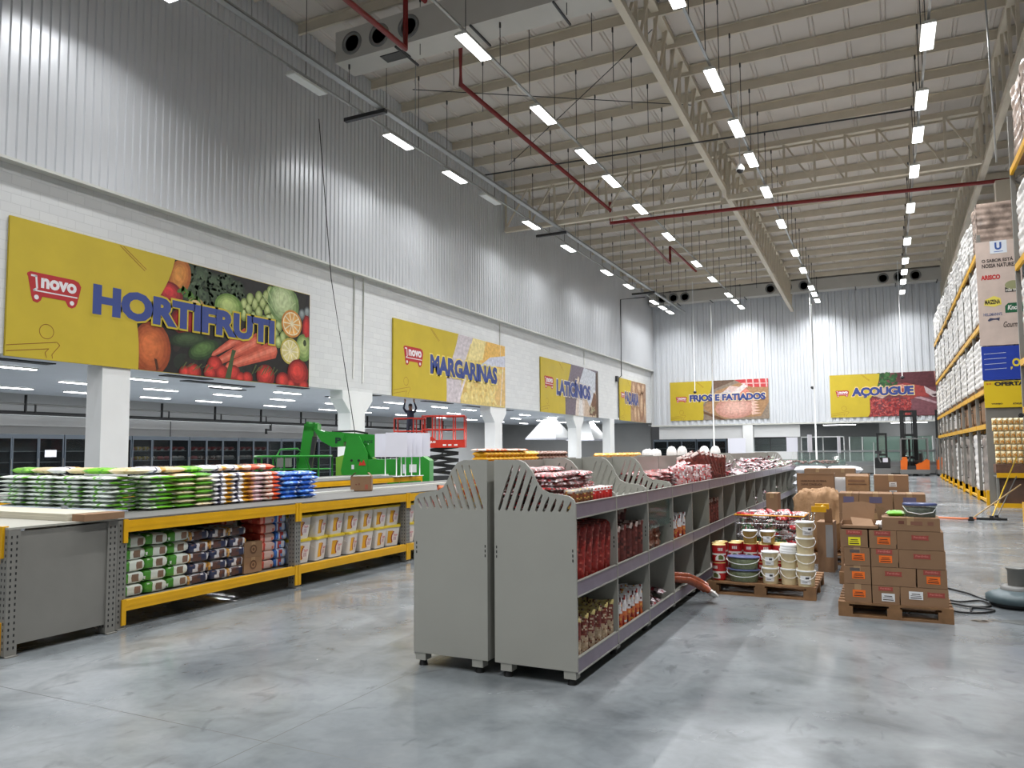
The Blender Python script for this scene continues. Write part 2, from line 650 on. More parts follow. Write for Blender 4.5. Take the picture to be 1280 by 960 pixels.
def ribbed(name, axis, a0, a1, base, out, period, z0, ztop, parent=None):
    """ribbed sheet: ribs run up, the sheet runs along axis (0 = x, 1 = y); out = towards the room"""
    mb = MB()
    vs, fs = [], []
    a = a0
    prof = ((0.0, 0), (0.40, 0), (0.50, 1), (0.90, 1))
    while a < a1:
        for fr, h in prof:
            t = min(a1, a + fr * period)
            for z in (z0, ztop(t)):
                vs.append((base + out * h, t, z) if axis == 1 else (t, base + out * h, z))
        a += period
    n = len(vs) // 2
    for i in range(n - 1):
        f = (2 * i, 2 * i + 2, 2 * i + 3, 2 * i + 1)
        fs.append(f)
    mb.add(vs, fs)
    return mb.build(name, M_['clad' if axis == 1 else 'clad_end'], parent)


# long wall: painted blockwork above the opening, ribbed cladding above that
wl = struct(MB().box(XL - 0.35, XL, Y0, 58.2, 3.68, 8.3).build('wall_left', M_['block']))
struct(ribbed('cladding', 1, Y0, YB, XL + 0.20, 0.035, 0.205, 7.66, lambda t: roof_z(t) - 0.02, wl))
struct(MB().box(XL - 0.02, XL + 0.235, Y0, YB, 7.60, 7.66).build('flashing', M_['rack_light'], wl))
struct(MB().box(XL - 0.35, XL + 0.15, Y0, YB, 8.3, 16.0).build('backing', M_['plain_wall'], wl))
# end wall
wb = struct(MB().box(XL, XR, YB + 0.10, YB + 0.35, 3.5, 16.0).build('wall_back', M_['plain_wall']))
struct(ribbed('cladding', 0, XL + .24, XR, YB, -0.06, 0.43, 3.50, lambda t: roof_z(YB) - 0.02, wb))
struct(MB().box(XL, XR, YB - 0.05, YB + 0.35, 3.40, 3.50).build('flashing', M_['rack_light'], wb))
# rooms behind the end wall opening
struct(MB().box(-16.3, XR, 63.0, 63.2, 0, 4.2).build('wall_back', M_['grey_wall']))
struct(MB().box(-15.4, -9.3, 57.12, 57.34, 2.45, 3.39).box(-8.5, -5.4, 57.12, 57.34, 2.52, 3.39).build('trim_1', M_['plain_wall']))
struct(MB().box(-16.3, XR, YB + .35, 63, 3.5, 3.6).build('ceiling', M_['plain_wall']))
struct(MB().box(-9.25, -8.55, 56.95, 57.8, 0, 3.42).build('trim_2', M_['white_paint']))
struct(MB().box(-0.4, 12, 58.9, 59.05, 0, 3.5).build('wall_back', M_['plain_wall']))
struct(MB().box(XR, XR + .2, Y0, 63, 0, 15.8).build('wall_right', M_['plain_wall']))
struct(MB().box(-30, XR, Y0 - .2, Y0, 0, 15.8).build('wall_front', M_['plain_wall']))
# roof
rb = MB()
rb.add([(XL - .3, Y0, roof_z(Y0)), (XR + .2, Y0, roof_z(Y0)), (XR + .2, YB + .3, roof_z(YB + .3)), (XL - .3, YB + .3, roof_z(YB + .3))], [(0, 3, 2, 1)])
x = -15.4
while x < XR:
    for dx in (0, .12):
        rb.add([(x + dx, Y0, roof_z(Y0)), (x + dx + .03, Y0, roof_z(Y0) - .045), (x + dx + .06, Y0, roof_z(Y0)),
                (x + dx, YB, roof_z(YB)), (x + dx + .03, YB, roof_z(YB) - .045), (x + dx + .06, YB, roof_z(YB))],
               [(0, 1, 4, 3), (1, 2, 5, 4)])
    x += 0.98
struct(rb.build('ceiling', M_['roof']))

# annex behind the opening
struct(MB().box(-29.2, -29, Y0, 62, 0, 5.2).build('wall_annex', M_['plain_wall']))
struct(MB().box(-26.7, XL - .35, Y0, 58, 3.74, 3.86).build('ceiling_annex', M_['tile']))
struct(MB().box(-29, -26.7, Y0, 58, 5.1, 5.2).build('ceiling_annex', M_['grey_wall']))
struct(MB().box(-29, -16.3, 58.0, 58.2, 0, 5.2).build('wall_annex', M_['grey_wall']))
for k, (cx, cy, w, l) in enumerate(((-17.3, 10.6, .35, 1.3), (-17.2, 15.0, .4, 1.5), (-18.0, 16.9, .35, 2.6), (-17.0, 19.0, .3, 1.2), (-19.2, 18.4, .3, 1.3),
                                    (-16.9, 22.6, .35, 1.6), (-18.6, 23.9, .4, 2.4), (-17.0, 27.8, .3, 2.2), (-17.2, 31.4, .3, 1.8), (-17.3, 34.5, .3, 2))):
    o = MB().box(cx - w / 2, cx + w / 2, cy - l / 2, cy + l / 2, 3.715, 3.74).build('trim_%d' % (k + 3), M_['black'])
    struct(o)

# columns of the opening
def column(y0, w, haunch, where):
    mb = MB()
    mb.box(XL - .50, XL + .02, y0, y0 + w, 0, 3.68)
    if haunch:
        for s, ye in ((-1, y0), (1, y0 + w)):
            mb.add([(XL - .5, ye, 3.68), (XL + .02, ye, 3.68), (XL + .02, ye + s * .42, 3.68), (XL - .5, ye + s * .42, 3.68),
                    (XL - .5, ye, 2.95), (XL + .02, ye, 2.95), (XL + .02, ye + s * .42, 3.40), (XL - .5, ye + s * .42, 3.40)],
                   [(0, 1, 2, 3), (7, 6, 5, 4), (1, 5, 6, 2), (0, 3, 7, 4), (2, 6, 7, 3)])
    o = mb.build('column', M_['white_paint'])
    tag(o, where, 'column', 'columns along the annex opening')


column(11.55, .72, False, 'broad white concrete column under the vegetable picture sign')
column(20.55, .78, True, 'white column with splayed head between green boom lift and wall sign')
column(31.0, .74, True, 'white column with splayed head under the edge of the margarine sign')
column(41.2, .78, True, 'white column with splayed head under the dairy sign')
column(47.2, .85, False, 'last white column before the bakery sign')

# ------------------------------------------------------------------ roof steel
PUR = [15.69 + 1.86 * k for k in range(-8, 23)]
pur0 = None
k = 0
for y in PUR:
    z = roof_z(y)
    if y > 14 and y < 55.5:
        if pur0 is None:
            mb = MB()
            for (ya, yb, za, zb) in ((-.005, .005, -.32, -.03), (-.005, .09, -.325, -.315), (-.09, .005, -.035, -.025), (.082, .09, -.325, -.29)):
                mb.box(XL + .24, XR, ya, yb, za, zb)
            pur0 = mb.build('roof_purlin', M_['beige'], loc=(0, y, z))
            tag(pur0, 'first', 'purlin', 'roof purlins')
            o = pur0
        else:
            o = dup(pur0, (0, y, z))
        o['label'] = 'beige steel roof purlin, ' + ORD[k] + ' from the near air duct'
        k += 1


def warren(name, p0, p1, depth0, depth1, n, label, chord=.2, diag=.09, double=True):
    """lattice girder between two bottom-chord points"""
    t = thing(name, label, 'truss', p0)
    P0, P1 = Vector(p0), Vector(p1)
    d = P1 - P0
    dirn = Vector((d.x, d.y, 0)).normalized()
    side = Vector((-dirn.y, dirn.x, 0)) * .10
    at = lambda f: d * f
    top = lambda f: d * f + Vector((0, 0, depth0 + (depth1 - depth0) * f))
    MB().bar(at(0), at(1), chord, chord).build('bottom_chord', M_['beige'], t)
    MB().bar(top(0), top(1), chord * 1.2, chord).build('top_chord', M_['beige'], t)
    for i in range(n + 1):
        f = i / n
        MB().bar(at(f) + side * .5, top(f) + side * .5, diag, diag * .8).build('vertical', M_['beige'], t)
        if i < n:
            MB().bar(at(f) - side * .5, top((i + 1) / n) - side * .5, diag * .8, diag * .7).build('diagonal', M_['beige'], t)
    return t


warren('roof_truss', (-5.6, 13.6, 13.0), (-5.6, 56.6, 11.35), 1.75, 1.95, 44, 'long beige lattice girder running down the middle of the hall roof')
warren('roof_truss', (3.62, 13.6, 12.4), (3.62, 56.6, 11.3), 2.1, 2.0, 30, 'long beige lattice girder over the tall pallet racks')
warren('roof_truss', (-15.6, 31.55, 11.9), (-5.75, 31.55, 11.9), 1.9, 1.9, 8, 'beige cross girder between long wall and middle girder')
warren('roof_truss', (3.45, 31.55, 11.9), (-5.45, 31.55, 11.9), 1.9, 1.9, 8, 'beige cross girder reaching from middle girder to the rack side')
mb = MB().box(-.30, .30, -.22, .22, 0, 11.25)
o = mb.build('column', M_['beige'], loc=(4.18, 32.2, 0))
tag(o, 'tall beige roof column rising behind the wrapped goods and poster', 'column')

# thin wind bracing rods and a cable under the roof
for k, (a, b, lab) in enumerate((((-14, 21.28, 13.9), (-5.7, 26.8, 13.9), 'thin bracing rod crossing the roof near the first air duct'),
                                ((-14, 28.7, 13.8), (-5.7, 21.28, 13.9), 'thin bracing rod crossing back towards the air duct'),
                                ((-13.4, 25.2, 12.1), (1.2, 26.2, 12.1), 'long thin dark cable slung across the hall before cross girder'))):
    o = MB().tube([a, b], .016 if k < 2 else .03, 5).build('bracing_rod' if k < 2 else 'slung_cable', M_['dark'])
    tag(o, lab, 'rod' if k < 2 else 'cable')

# ------------------------------------------------------------------ lamps
ROWS = {'L': (-13.75, [20.1, 23.7, 30.4, 34.8, 40.6, 44.7, 50.4, 52.6, 54.6]),
        'A': (-8.80, [16.1, 20.4, 24.0, 26.7, 30.4, 35.0, 40.9, 45.1, 50.2, 52.6, 54.9]),
        'B': (-3.82, [16.0, 20.5, 24.0, 26.9, 30.6, 35.3, 40.9, 45.2, 50.4, 52.6, 55.0]),
        'C': (1.27, [20.6, 24.4, 27.1, 30.7, 35.4, 41.1, 45.4, 48.3, 51.1, 54.5])}
HID = {'L': [6.4, 10.75], 'A': [-3, 2, 7.2, 11.7], 'B': [-3, 2, 7.2, 11.7], 'C': [-3, 2, 7.2, 11.7, 16.2]}  # lamps out of view that carry the rows on to light the foreground
WHERE = {'L': 'row beside the ribbed long wall', 'A': 'row between long wall and middle girder', 'B': 'row just past the middle girder', 'C': 'row next to the pallet racks'}
LZ = 11.6
proto = {}


def lamp(kind, loc, label):
    if kind not in proto:
        t = thing('high_bay_lamp', label, 'lamp', loc, 0, 'hanging roof lamps')
        mb = MB()
        mb.prism([(-.16, .0), (.16, .0), (.16, .03), (.10, .075), (-.10, .075), (-.16, .03)], [], -.68, .68)
        mb.bar((0, -.35, .07), (0, -.35, .17), .02).bar((0, .35, .07), (0, .35, .17), .02)
        mb.build('housing', M_['rack_light'], t)
        MB().box(-.14, .14, -.655, .655, -.02, 0).build('lens', M_['lens'] if kind != 'off' else M_['lens_off'], t)
        if kind != 'off':
            ld = bpy.data.lights.new('lamp_light', 'AREA')
            ld.shape = 'RECTANGLE'
            ld.size, ld.size_y = .28, 1.3
            ld.energy = LAMP_W * (.5 if kind == 'wall' else 1.0)      # the row beside the wall runs dimmed
            ld.color = LAMP_COL
            ld.spread = radians(LAMP_SPREAD)
            lo = bpy.data.objects.new('lamp_light', ld)
            COL.objects.link(lo)
            lo.parent = t
            lo.location = (0, 0, -.03)
        proto[kind] = t
        return t
    return dup(proto[kind], loc, 0, label)


for rk, (rx, ys) in ROWS.items():
    for i, y in enumerate(ys):
        lamp('wall' if rk == 'L' else 'on', (rx, y, LZ), 'lit lamp, ' + ORD[i] + ' from the near end of the ' + WHERE[rk])
    for i, y in enumerate(HID[rk]):
        lamp('wall' if rk == 'L' else 'on', (rx, y, LZ), 'unseen lamp overhead near the entrance, ' + ORD[i] + ' in the ' + WHERE[rk])
lamp('off', (-13.75, 15.75, LZ), 'unlit lamp at the near end of the wall row, by the hanging wire')
lamp('off', (-13.75, 26.5, LZ), 'unlit lamp between lit ones in the row beside the ribbed wall')

for rk, (rx, ys) in ROWS.items():
    t = thing('lighting_track', 'thin grey lighting track carrying the ' + WHERE[rk], 'track', (rx, 13, LZ + .19), 0, 'lamp tracks')
    MB().box(-.03, .03, -3, 42.6, -.02, .03).build('rail', M_['galv'], t)
    for y in PUR:
        if 14 < y < 56:
            z1 = (12.97 if 17 < y < 18.4 else roof_z(y) - .32) - LZ - .19
            o = MB().tube([(0, y - 13, .02), (0, y - 13, z1)], .012, 4)
            o.tube([(.0, y - 13, z1 - .12), (0, y - 13, z1 + .02)], .03, 5)
            o.build('drop_rod', M_['dark'], t)
# extra pairs of drop rods on two more lines
for rx, nm in ((-11.3, 'line over the bagged goods'), (-6.9, 'line beside the middle girder')):
    i = 0
    for y in PUR:
        if 17 < y < 50:
            z1 = roof_z(y) - .32
            o = MB().tube([(rx, y, z1), (rx, y, z1 - 1.7)], .012, 4).tube([(rx, y, z1 - .02), (rx, y, z1 - .16)], .03, 5).build('hanger_rod', M_['dark'])
            tag(o, 'thin black hanger rod, ' + ORD[i] + ' from the near end of the ' + nm, 'rod', 'hanger rods under purlins')
            i += 1

# cable tray along the long wall
t = thing('cable_tray', 'long grey cable tray hung beside the ribbed wall near the roof', 'cable tray', (-13.05, 10, 11.75))
MB().box(-.10, .10, 0, 46, 0, .015).box(-.10, -.09, 0, 46, 0, .07).box(.09, .10, 0, 46, 0, .07).build('tray', M_['galv'], t)
for y in (8.2, 22.4, 37.5):
    MB().box(-1.35, .15, y - .07, y + .07, -.12, -.01).build('wall_bracket', M_['dark'], t)
for i in range(6):
    MB().tube([(0, 3 + 7 * i, .05), (0, 3 + 7 * i, roof_z(13 + 7 * i) - 11.75 - .02)], .014, 5).build('drop_rod', M_['galv'], t)

# red fire pipes
PI = 0
for pts, r, lab in (([(-10.75, 11.6, 12.0), (-10.75, 16.0, 12.0), (-10.75, 16.0, 14.6)], .075, 'dark red fire pipe turning up before the near air duct'),
                    ([(-9.7, 12.5, 12.6), (-9.7, 15.3, 12.6)], .06, 'short dark red fire pipe ending above the near air duct'),
                    ([(-10.6, 18.6, 13.4), (-10.6, 18.6, 12.15), (-10.5, 31.6, 12.15)], .07, 'dark red fire pipe running down the hall from behind the duct'),
                    ([(-10.6, 31.9, 12.6), (-10.6, 31.9, 11.66), (-5.9, 32.3, 11.66), (4.6, 33.5, 11.66)], .075, 'long dark red fire pipe crossing the whole hall under the girder'),
                    ([(-10.1, 32.2, 12.05), (-10.5, 42.0, 12.05), (-10.5, 42.0, 13.0), (-10.5, 48.6, 13.0)], .065, 'dark red fire pipe with upward jog beyond the cross girder')):
    o = MB().tube(pts, r, 10).build('fire_pipe', M_['red_pipe'])
    tag(o, lab, 'pipe')

# air ducts
def duct(x0, x1, y0, y1, z0, z1, nozzles, grilles, label):
    t = thing('air_duct', label, 'duct', (x0, y0, z0))
    mb = MB().box(0, x1 - x0, 0, y1 - y0, 0, z1 - z0)
    mb.build('duct_body', M_['duct'], t)
    xx = 2.1
    while xx < x1 - x0:
        MB().box(xx, xx + .05, -.03, y1 - y0 + .25, -.05, 0).build('hanger_bar', M_['dark'], t)
        xx += 2.4
    for nx in nozzles:
        c = MB()
        prof = [(.34, 0), (.34, .03), (.25, .03), (.20, -.10), (.14, -.14)]
        c.lathe(prof, 24, M=Matrix.Translation((nx - x0, 0, (z1 - z0) / 2)) @ Matrix.Rotation(radians(90), 4, 'X'))
        c.lathe([(.135, -.13), (.10, -.02), (0.001, -.02)], 20, mi=1, M=Matrix.Translation((nx - x0, 0, (z1 - z0) / 2)) @ Matrix.Rotation(radians(90), 4, 'X'))
        c.build('air_nozzle', [M_['mgrey'], M_['black']], t)
    for gx in grilles:
        g = MB().box(gx - x0 - .4, gx - x0 + .4, .25, .65, -.02, 0)
        for q in range(9):
            g.box(gx - x0 - .38, gx - x0 + .38, .27 + q * .042, .285 + q * .042, -.035, -.02, 1)
        g.build('grille', [M_['dark'], M_['mgrey']], t)
    return t


duct(-14.1, 2.6, 17.35, 18.25, 13.02, 13.95, (-13.5, -12.55, -11.55, -5.2), (-12.3, -5.5), 'large grey air duct crossing the near roof with round nozzles')
duct(-15.6, 3.7, 55.7, 56.5, 12.45, 13.25, (-14.6, -13.75, -12.9, -6.9, -5.8, -4.7, 0.2, 1.15, 2.1), (), 'grey air duct along the end wall with three nozzle groups')

# dome camera and thin verticals
t = thing('dome_camera', 'white dome camera hanging on a thin rod by the middle girder', 'camera', (-4.2, 26.85, 11.3))
MB().tube([(0, 0, .2), (0, 0, 2.83)], .02, 6).build('rod', M_['white_paint'], t)
MB().lathe([(.05, .22), (.13, .08), (.14, 0)], 16).build('mount', M_['white_paint'], t)
MB().lathe([(.001, -.12), (.07, -.10), (.115, -.04), (.12, 0)], 16).build('dome', M_['black'], t)
for k, (x, y, z0, z1, r, lab) in enumerate(((-10.24, 51.6, 0.0, 11.3, .045, 'white service pole standing before the cold cuts sign'),
                                         (-3.95, 51.6, 0.0, 10.8, .045, 'white service pole standing between the two end wall signs'))):
    o = MB().tube([(x, y, z0), (x, y, z1)], r, 8).build('service_pole', M_['white_paint'])
    tag(o, lab, 'pole')
for x, y, z0, lab in ((-11.7, 52.89, 5.6, 'small dome camera on a thin drop in front of the ham picture'), (-4.15, 52.89, 5.6, 'small dome camera on a thin drop between the end wall signs'), (1.03, 52.89, 6.0, 'small dome camera on a thin drop before the meat picture')):
    t = thing('dome_camera', lab, 'camera', (x, y, z0))
    MB().tube([(0, 0, .05), (0, 0, 13.30 - z0)], .022, 6).build('rod', M_['white_paint'], t)
    MB().lathe([(.001, -.12), (.10, -.05), (.12, .0), (.10, .06), (.03, .1)], 12).build('dome', M_['dark'], t)
# pipes and wire on the long wall
for y, z0 in ((20.68, 4.1), (21.2, 4.0), (31.55, 5.6), (42.6, 6.7)):
    o = MB().tube([(XL + .03, y, z0), (XL + .03, y, 7.6)], .022, 6).build('conduit_pipe', M_['rack_light'])
    tag(o, {20.68: 'thin grey conduit with a plug on white block wall above a column', 21.2: 'longer of two conduits on block wall near margarine sign', 31.55: 'thin conduit dropping behind the margarine sign corner', 42.6: 'thin conduit dropping to the dairy sign'}[y], 'conduit')
o = MB().tube([(-14.9, 17.6, 11.6), (-15.2, 18.6, 7.0), (-15.4, 19.6, 4.2), (-15.5, 20.3, 2.0)], .014, 5).build('hanging_wire', M_['black'])
tag(o, 'black wire hanging down the long wall from unlit lamp', 'wire')
o = MB().tube([(-14.0, 49.1, 11.75), (XL + .26, 49.1, 11.75), (XL + .26, 49.0, 6.6), (XL + .06, 48.9, 6.4), (XL + .06, 48.9, 3.8)], .035, 6).build('wall_cable', M_['dark'])
tag(o, 'dark cable running down the long wall beside the bakery sign', 'cable')
o = MB().box(XL + .01, XL + .14, 48.45, 48.82, 6.2, 6.55).build('junction_box', M_['dark'])
tag(o, 'small dark junction box on the wall beside the bakery sign', 'box')

# strip lamps in the annex ceiling; farthest of each row added to brighten it
st0 = None
for xr, ys, nm in ((-18.6, [11.1, 14.9, 17.7, 20.5, 23.4, 26.9, 30.6, 33.4, 36.4, 40, 44, 48, 52], 'row nearest the opening'),
                   (-21.1, [14.6, 17.4, 20.2, 23.0, 26.2, 29.4, 32.6, 36.2, 40, 44, 48, 52], 'middle row'),
                   (-24.3, [11.6, 14.6, 16.9, 19.8, 22.3, 26.0, 29.6, 32.4, 36, 40, 44, 48, 52], 'row nearest the cabinets')):
    for i, y in enumerate(ys):
        lab = 'slim lit ceiling strip in the annex, ' + ORD[i] + ' of the ' + nm
        if st0 is None:
            st0 = thing('strip_lamp', lab, 'lamp', (xr, y, 3.74), 0, 'annex strip lamps')
            MB().box(-.09, .09, -.62, .62, -.03, 0).build('housing', M_['rack_light'], st0)
            MB().box(-.075, .075, -.6, .6, -.045, -.03).build('lens', M_['strip'], st0)
            ld = bpy.data.lights.new('strip_light', 'AREA')
            ld.shape = 'RECTANGLE'
            ld.size, ld.size_y = .15, 1.2
            ld.energy = STRIP_W
            ld.color = LAMP_COL
            lo = bpy.data.objects.new('strip_light', ld)
            COL.objects.link(lo)
            lo.parent = st0
            lo.location = (0, 0, -.05)
        else:
            dup(st0, (xr, y, 3.74), 0, lab)
# added strip lamps brighten the end room; unseen ones light the near annex
for k, (x, y) in enumerate(((-12.5, 60.2), (-7, 60.2), (-3.5, 60.2), (4, 60.8))):
    dup(st0, (x, y, 3.50 if y > 58 else 3.50), radians(90), 'added strip lamp in the room behind the end wall opening, ' + ORD[k] + ' from the corner')
for y in (4, 8):
    dup(st0, (-22, y, 3.74), 0, 'unseen lit ceiling strip over the near annex, ' + ('nearer' if y == 4 else 'further') + ' one')

t = thing('pipe_run', 'black refrigeration pipes hung above the glass cabinets', 'pipes', (-26.9, 4, 3.1))
for dx, dz, r, m in ((0, 0, .055, 'black'), (.14, -.04, .04, 'black'), (.0, .30, .035, 'mgrey'), (.22, -.10, .025, 'galv')):
    MB().tube([(dx, 0, dz), (dx, 42, dz)], r, 8).build('pipe', M_[m], t)
for i in range(15):
    MB().bar((.05, 1.4 + 2.8 * i, -.08), (.05, 1.4 + 2.8 * i, .62), .09, .05).bar((.05, 1.75 + 2.8 * i, -.05), (.05, 1.75 + 2.8 * i, .3), .05, .04).build('bracket', M_['black'], t)
MB().tube([(.2, 24.3, 0), (.2, 24.3, -.35), (.2, 24.0, -.35), (.2, 24.0, -.55)], .07, 8).build('elbow', M_['black'], t)
MB().tube([(.1, 18.6, 0), (.1, 18.6, -.75)], .02, 6).build('drop_pipe', M_['black'], t)

# ------------------------------------------------------------------ wall signs
YEL = lin(190, 167, 46)
BLUE, LOGO, WHT = lin(54, 70, 132), lin(172, 40, 44), lin(222, 218, 220)


PRINT_K = .82


def blob(mb, cx, cy, rx, ry, c0, c1, z, rot=0, steps=4, ox=-.12, oy=.16):
    """one printed round thing: nested ellipses from a dark rim colour to a light one"""
    for i in range(steps):
        f = i / max(1, steps - 1)
        k = 1 - .62 * f
        c = tuple(a + (b - a) * f for a, b in zip(c0, c1))
        mb.ellipse(cx + ox * rx * f, cy + oy * ry * f, rx * k, ry * k, z + .0006 * i, rot, c)


def logo(mb, x, y, w, z):
    h = w * .50
    P = lambda a, b: (x + a * w, y + b * w)
    body = [P(.02, .44), P(.0, .47), P(.01, .50), P(.06, .53), P(.86, .53), P(.95, .50), P(1.0, .42), P(.985, .34), P(.93, .10),
            P(.90, .04), P(.83, .0), P(.76, .02), P(.72, .09), P(.70, .12), P(.28, .12), P(.26, .05), P(.20, .0), P(.12, .02), P(.09, .10)]
    mb.poly(body, z, LOGO)
    def stroke(a, b, t, zz=.002):
        a, b = Vector(P(*a)), Vector(P(*b))
        d = (b - a).normalized()
        n = Vector((-d.y, d.x)) * t * w / 2
        mb.poly([a - n, b - n, b + n, a + n], z + zz, WHT)
    stroke((.07, .465), (.17, .465), .035)
    stroke((.16, .475), (.185, .25), .035)
    stroke((.185, .25), (.12, .205), .035)
    stroke((.12, .21), (.93, .21), .022)
    for cx in (.18, .83):
        mb.ellipse(*P(cx, .095), .042 * w, .042 * w, z + .002, 0, WHT)
    put_text(mb, 'novo', x + .25 * w, y + .27 * w, .66 * w, .185 * w, z + .003, WHT, .045)


def figure(mb, x, y, s, z, n=.012):
    """thin line drawing in the yellow field: round head and a leaning pair of strokes"""
    c = lin(130, 72, 30)
    m = MB()
    for k in range(22):
        a, b = 2 * pi * k / 22, 2 * pi * (k + 1) / 22
        r = .16 * s
        q = [(x + .82 * s + cos(t) * rr, y + .50 * s + sin(t) * rr) for t, rr in ((a, r), (b, r), (b, r - n), (a, r - n))]
        mb.poly(q[::-1], z, c)
    def line(pts):
        for p, q in zip(pts, pts[1:]):
            p, q = Vector(p), Vector(q)
            d = (q - p).normalized()
            nn = Vector((-d.y, d.x)) * n / 2
            mb.poly([p - nn, q - nn, q + nn, p + nn], z, c)
    line([(x, y + .12 * s), (x + 1.05 * s, y + .30 * s), (x + 1.12 * s, y + .24 * s), (x + .95 * s, y + .02 * s), (x + .97 * s, y - .06 * s)])
    line([(x, y), (x + .88 * s, y + .14 * s), (x + .80 * s, y + .05 * s), (x + .84 * s, y - .06 * s)])


def sign(name, label, loc, rot, Wd, H, text, tx, ty, tw, th, split, lx, ly, lw, photo, outline):
    t = thing(name, label, 'sign', loc, rot=rot, group=None)
    MB().box(0, Wd, 0, H, -.03, 0, 0, YEL).build('board', M_['board_print'], t)
    ph = MB()
    photo(ph)
    ph.c = [c and (c[0] * PRINT_K, c[1] * PRINT_K, c[2] * PRINT_K, 1) for c in ph.c]
    ph.build('printed_picture', M_['photo_print'], t)
    yl = MB()
    yl.poly([(0, 0)] + split + [(0, H)], .022, YEL)
    # thin curved outline strokes where the yellow field meets the picture
    yl.build('yellow_field', M_['board_print'], t)
    fg = MB()
    figure(fg, .02, .10 * H / 2.88, H / 2.88, .025)
    for a, b in (((.275, .99), (.35, .83)), ((.285, .99), (.355, .845))):
        p, q = Vector((a[0] * Wd, a[1] * H)), Vector((b[0] * Wd, b[1] * H))
        n = Vector((-(q - p).y, (q - p).x)).normalized() * .007
        fg.poly([p - n, q - n, q + n, p + n], .025, lin(130, 72, 30))
    fg.build('line_drawing', M_['board_print'], t)
    lg = MB()
    logo(lg, lx, ly, lw, .026)
    lg.build('cart_logo', M_['board_print'], t)
    tb = MB()
    if outline:
        put_text(tb, text, tx - .05, ty - .05, tw + .10, th + .10, .027, YEL if outline is True else outline, .10)
    put_text(tb, text, tx, ty, tw, th, .030, BLUE, .058)
    tb.build('lettering', M_['board_print'], t)
    return t


def scatter(mb, x0, x1, y0, y1, cols, n, r0, r1, z0, seed):
    rr = random.Random(seed)
    for i in range(n):
        mb.ellipse(rr.uniform(x0, x1), rr.uniform(y0, y1), rr.uniform(r0, r1), rr.uniform(r0, r1), z0 + .00001 * i, rr.uniform(0, 3), rr.choice(cols), 9)


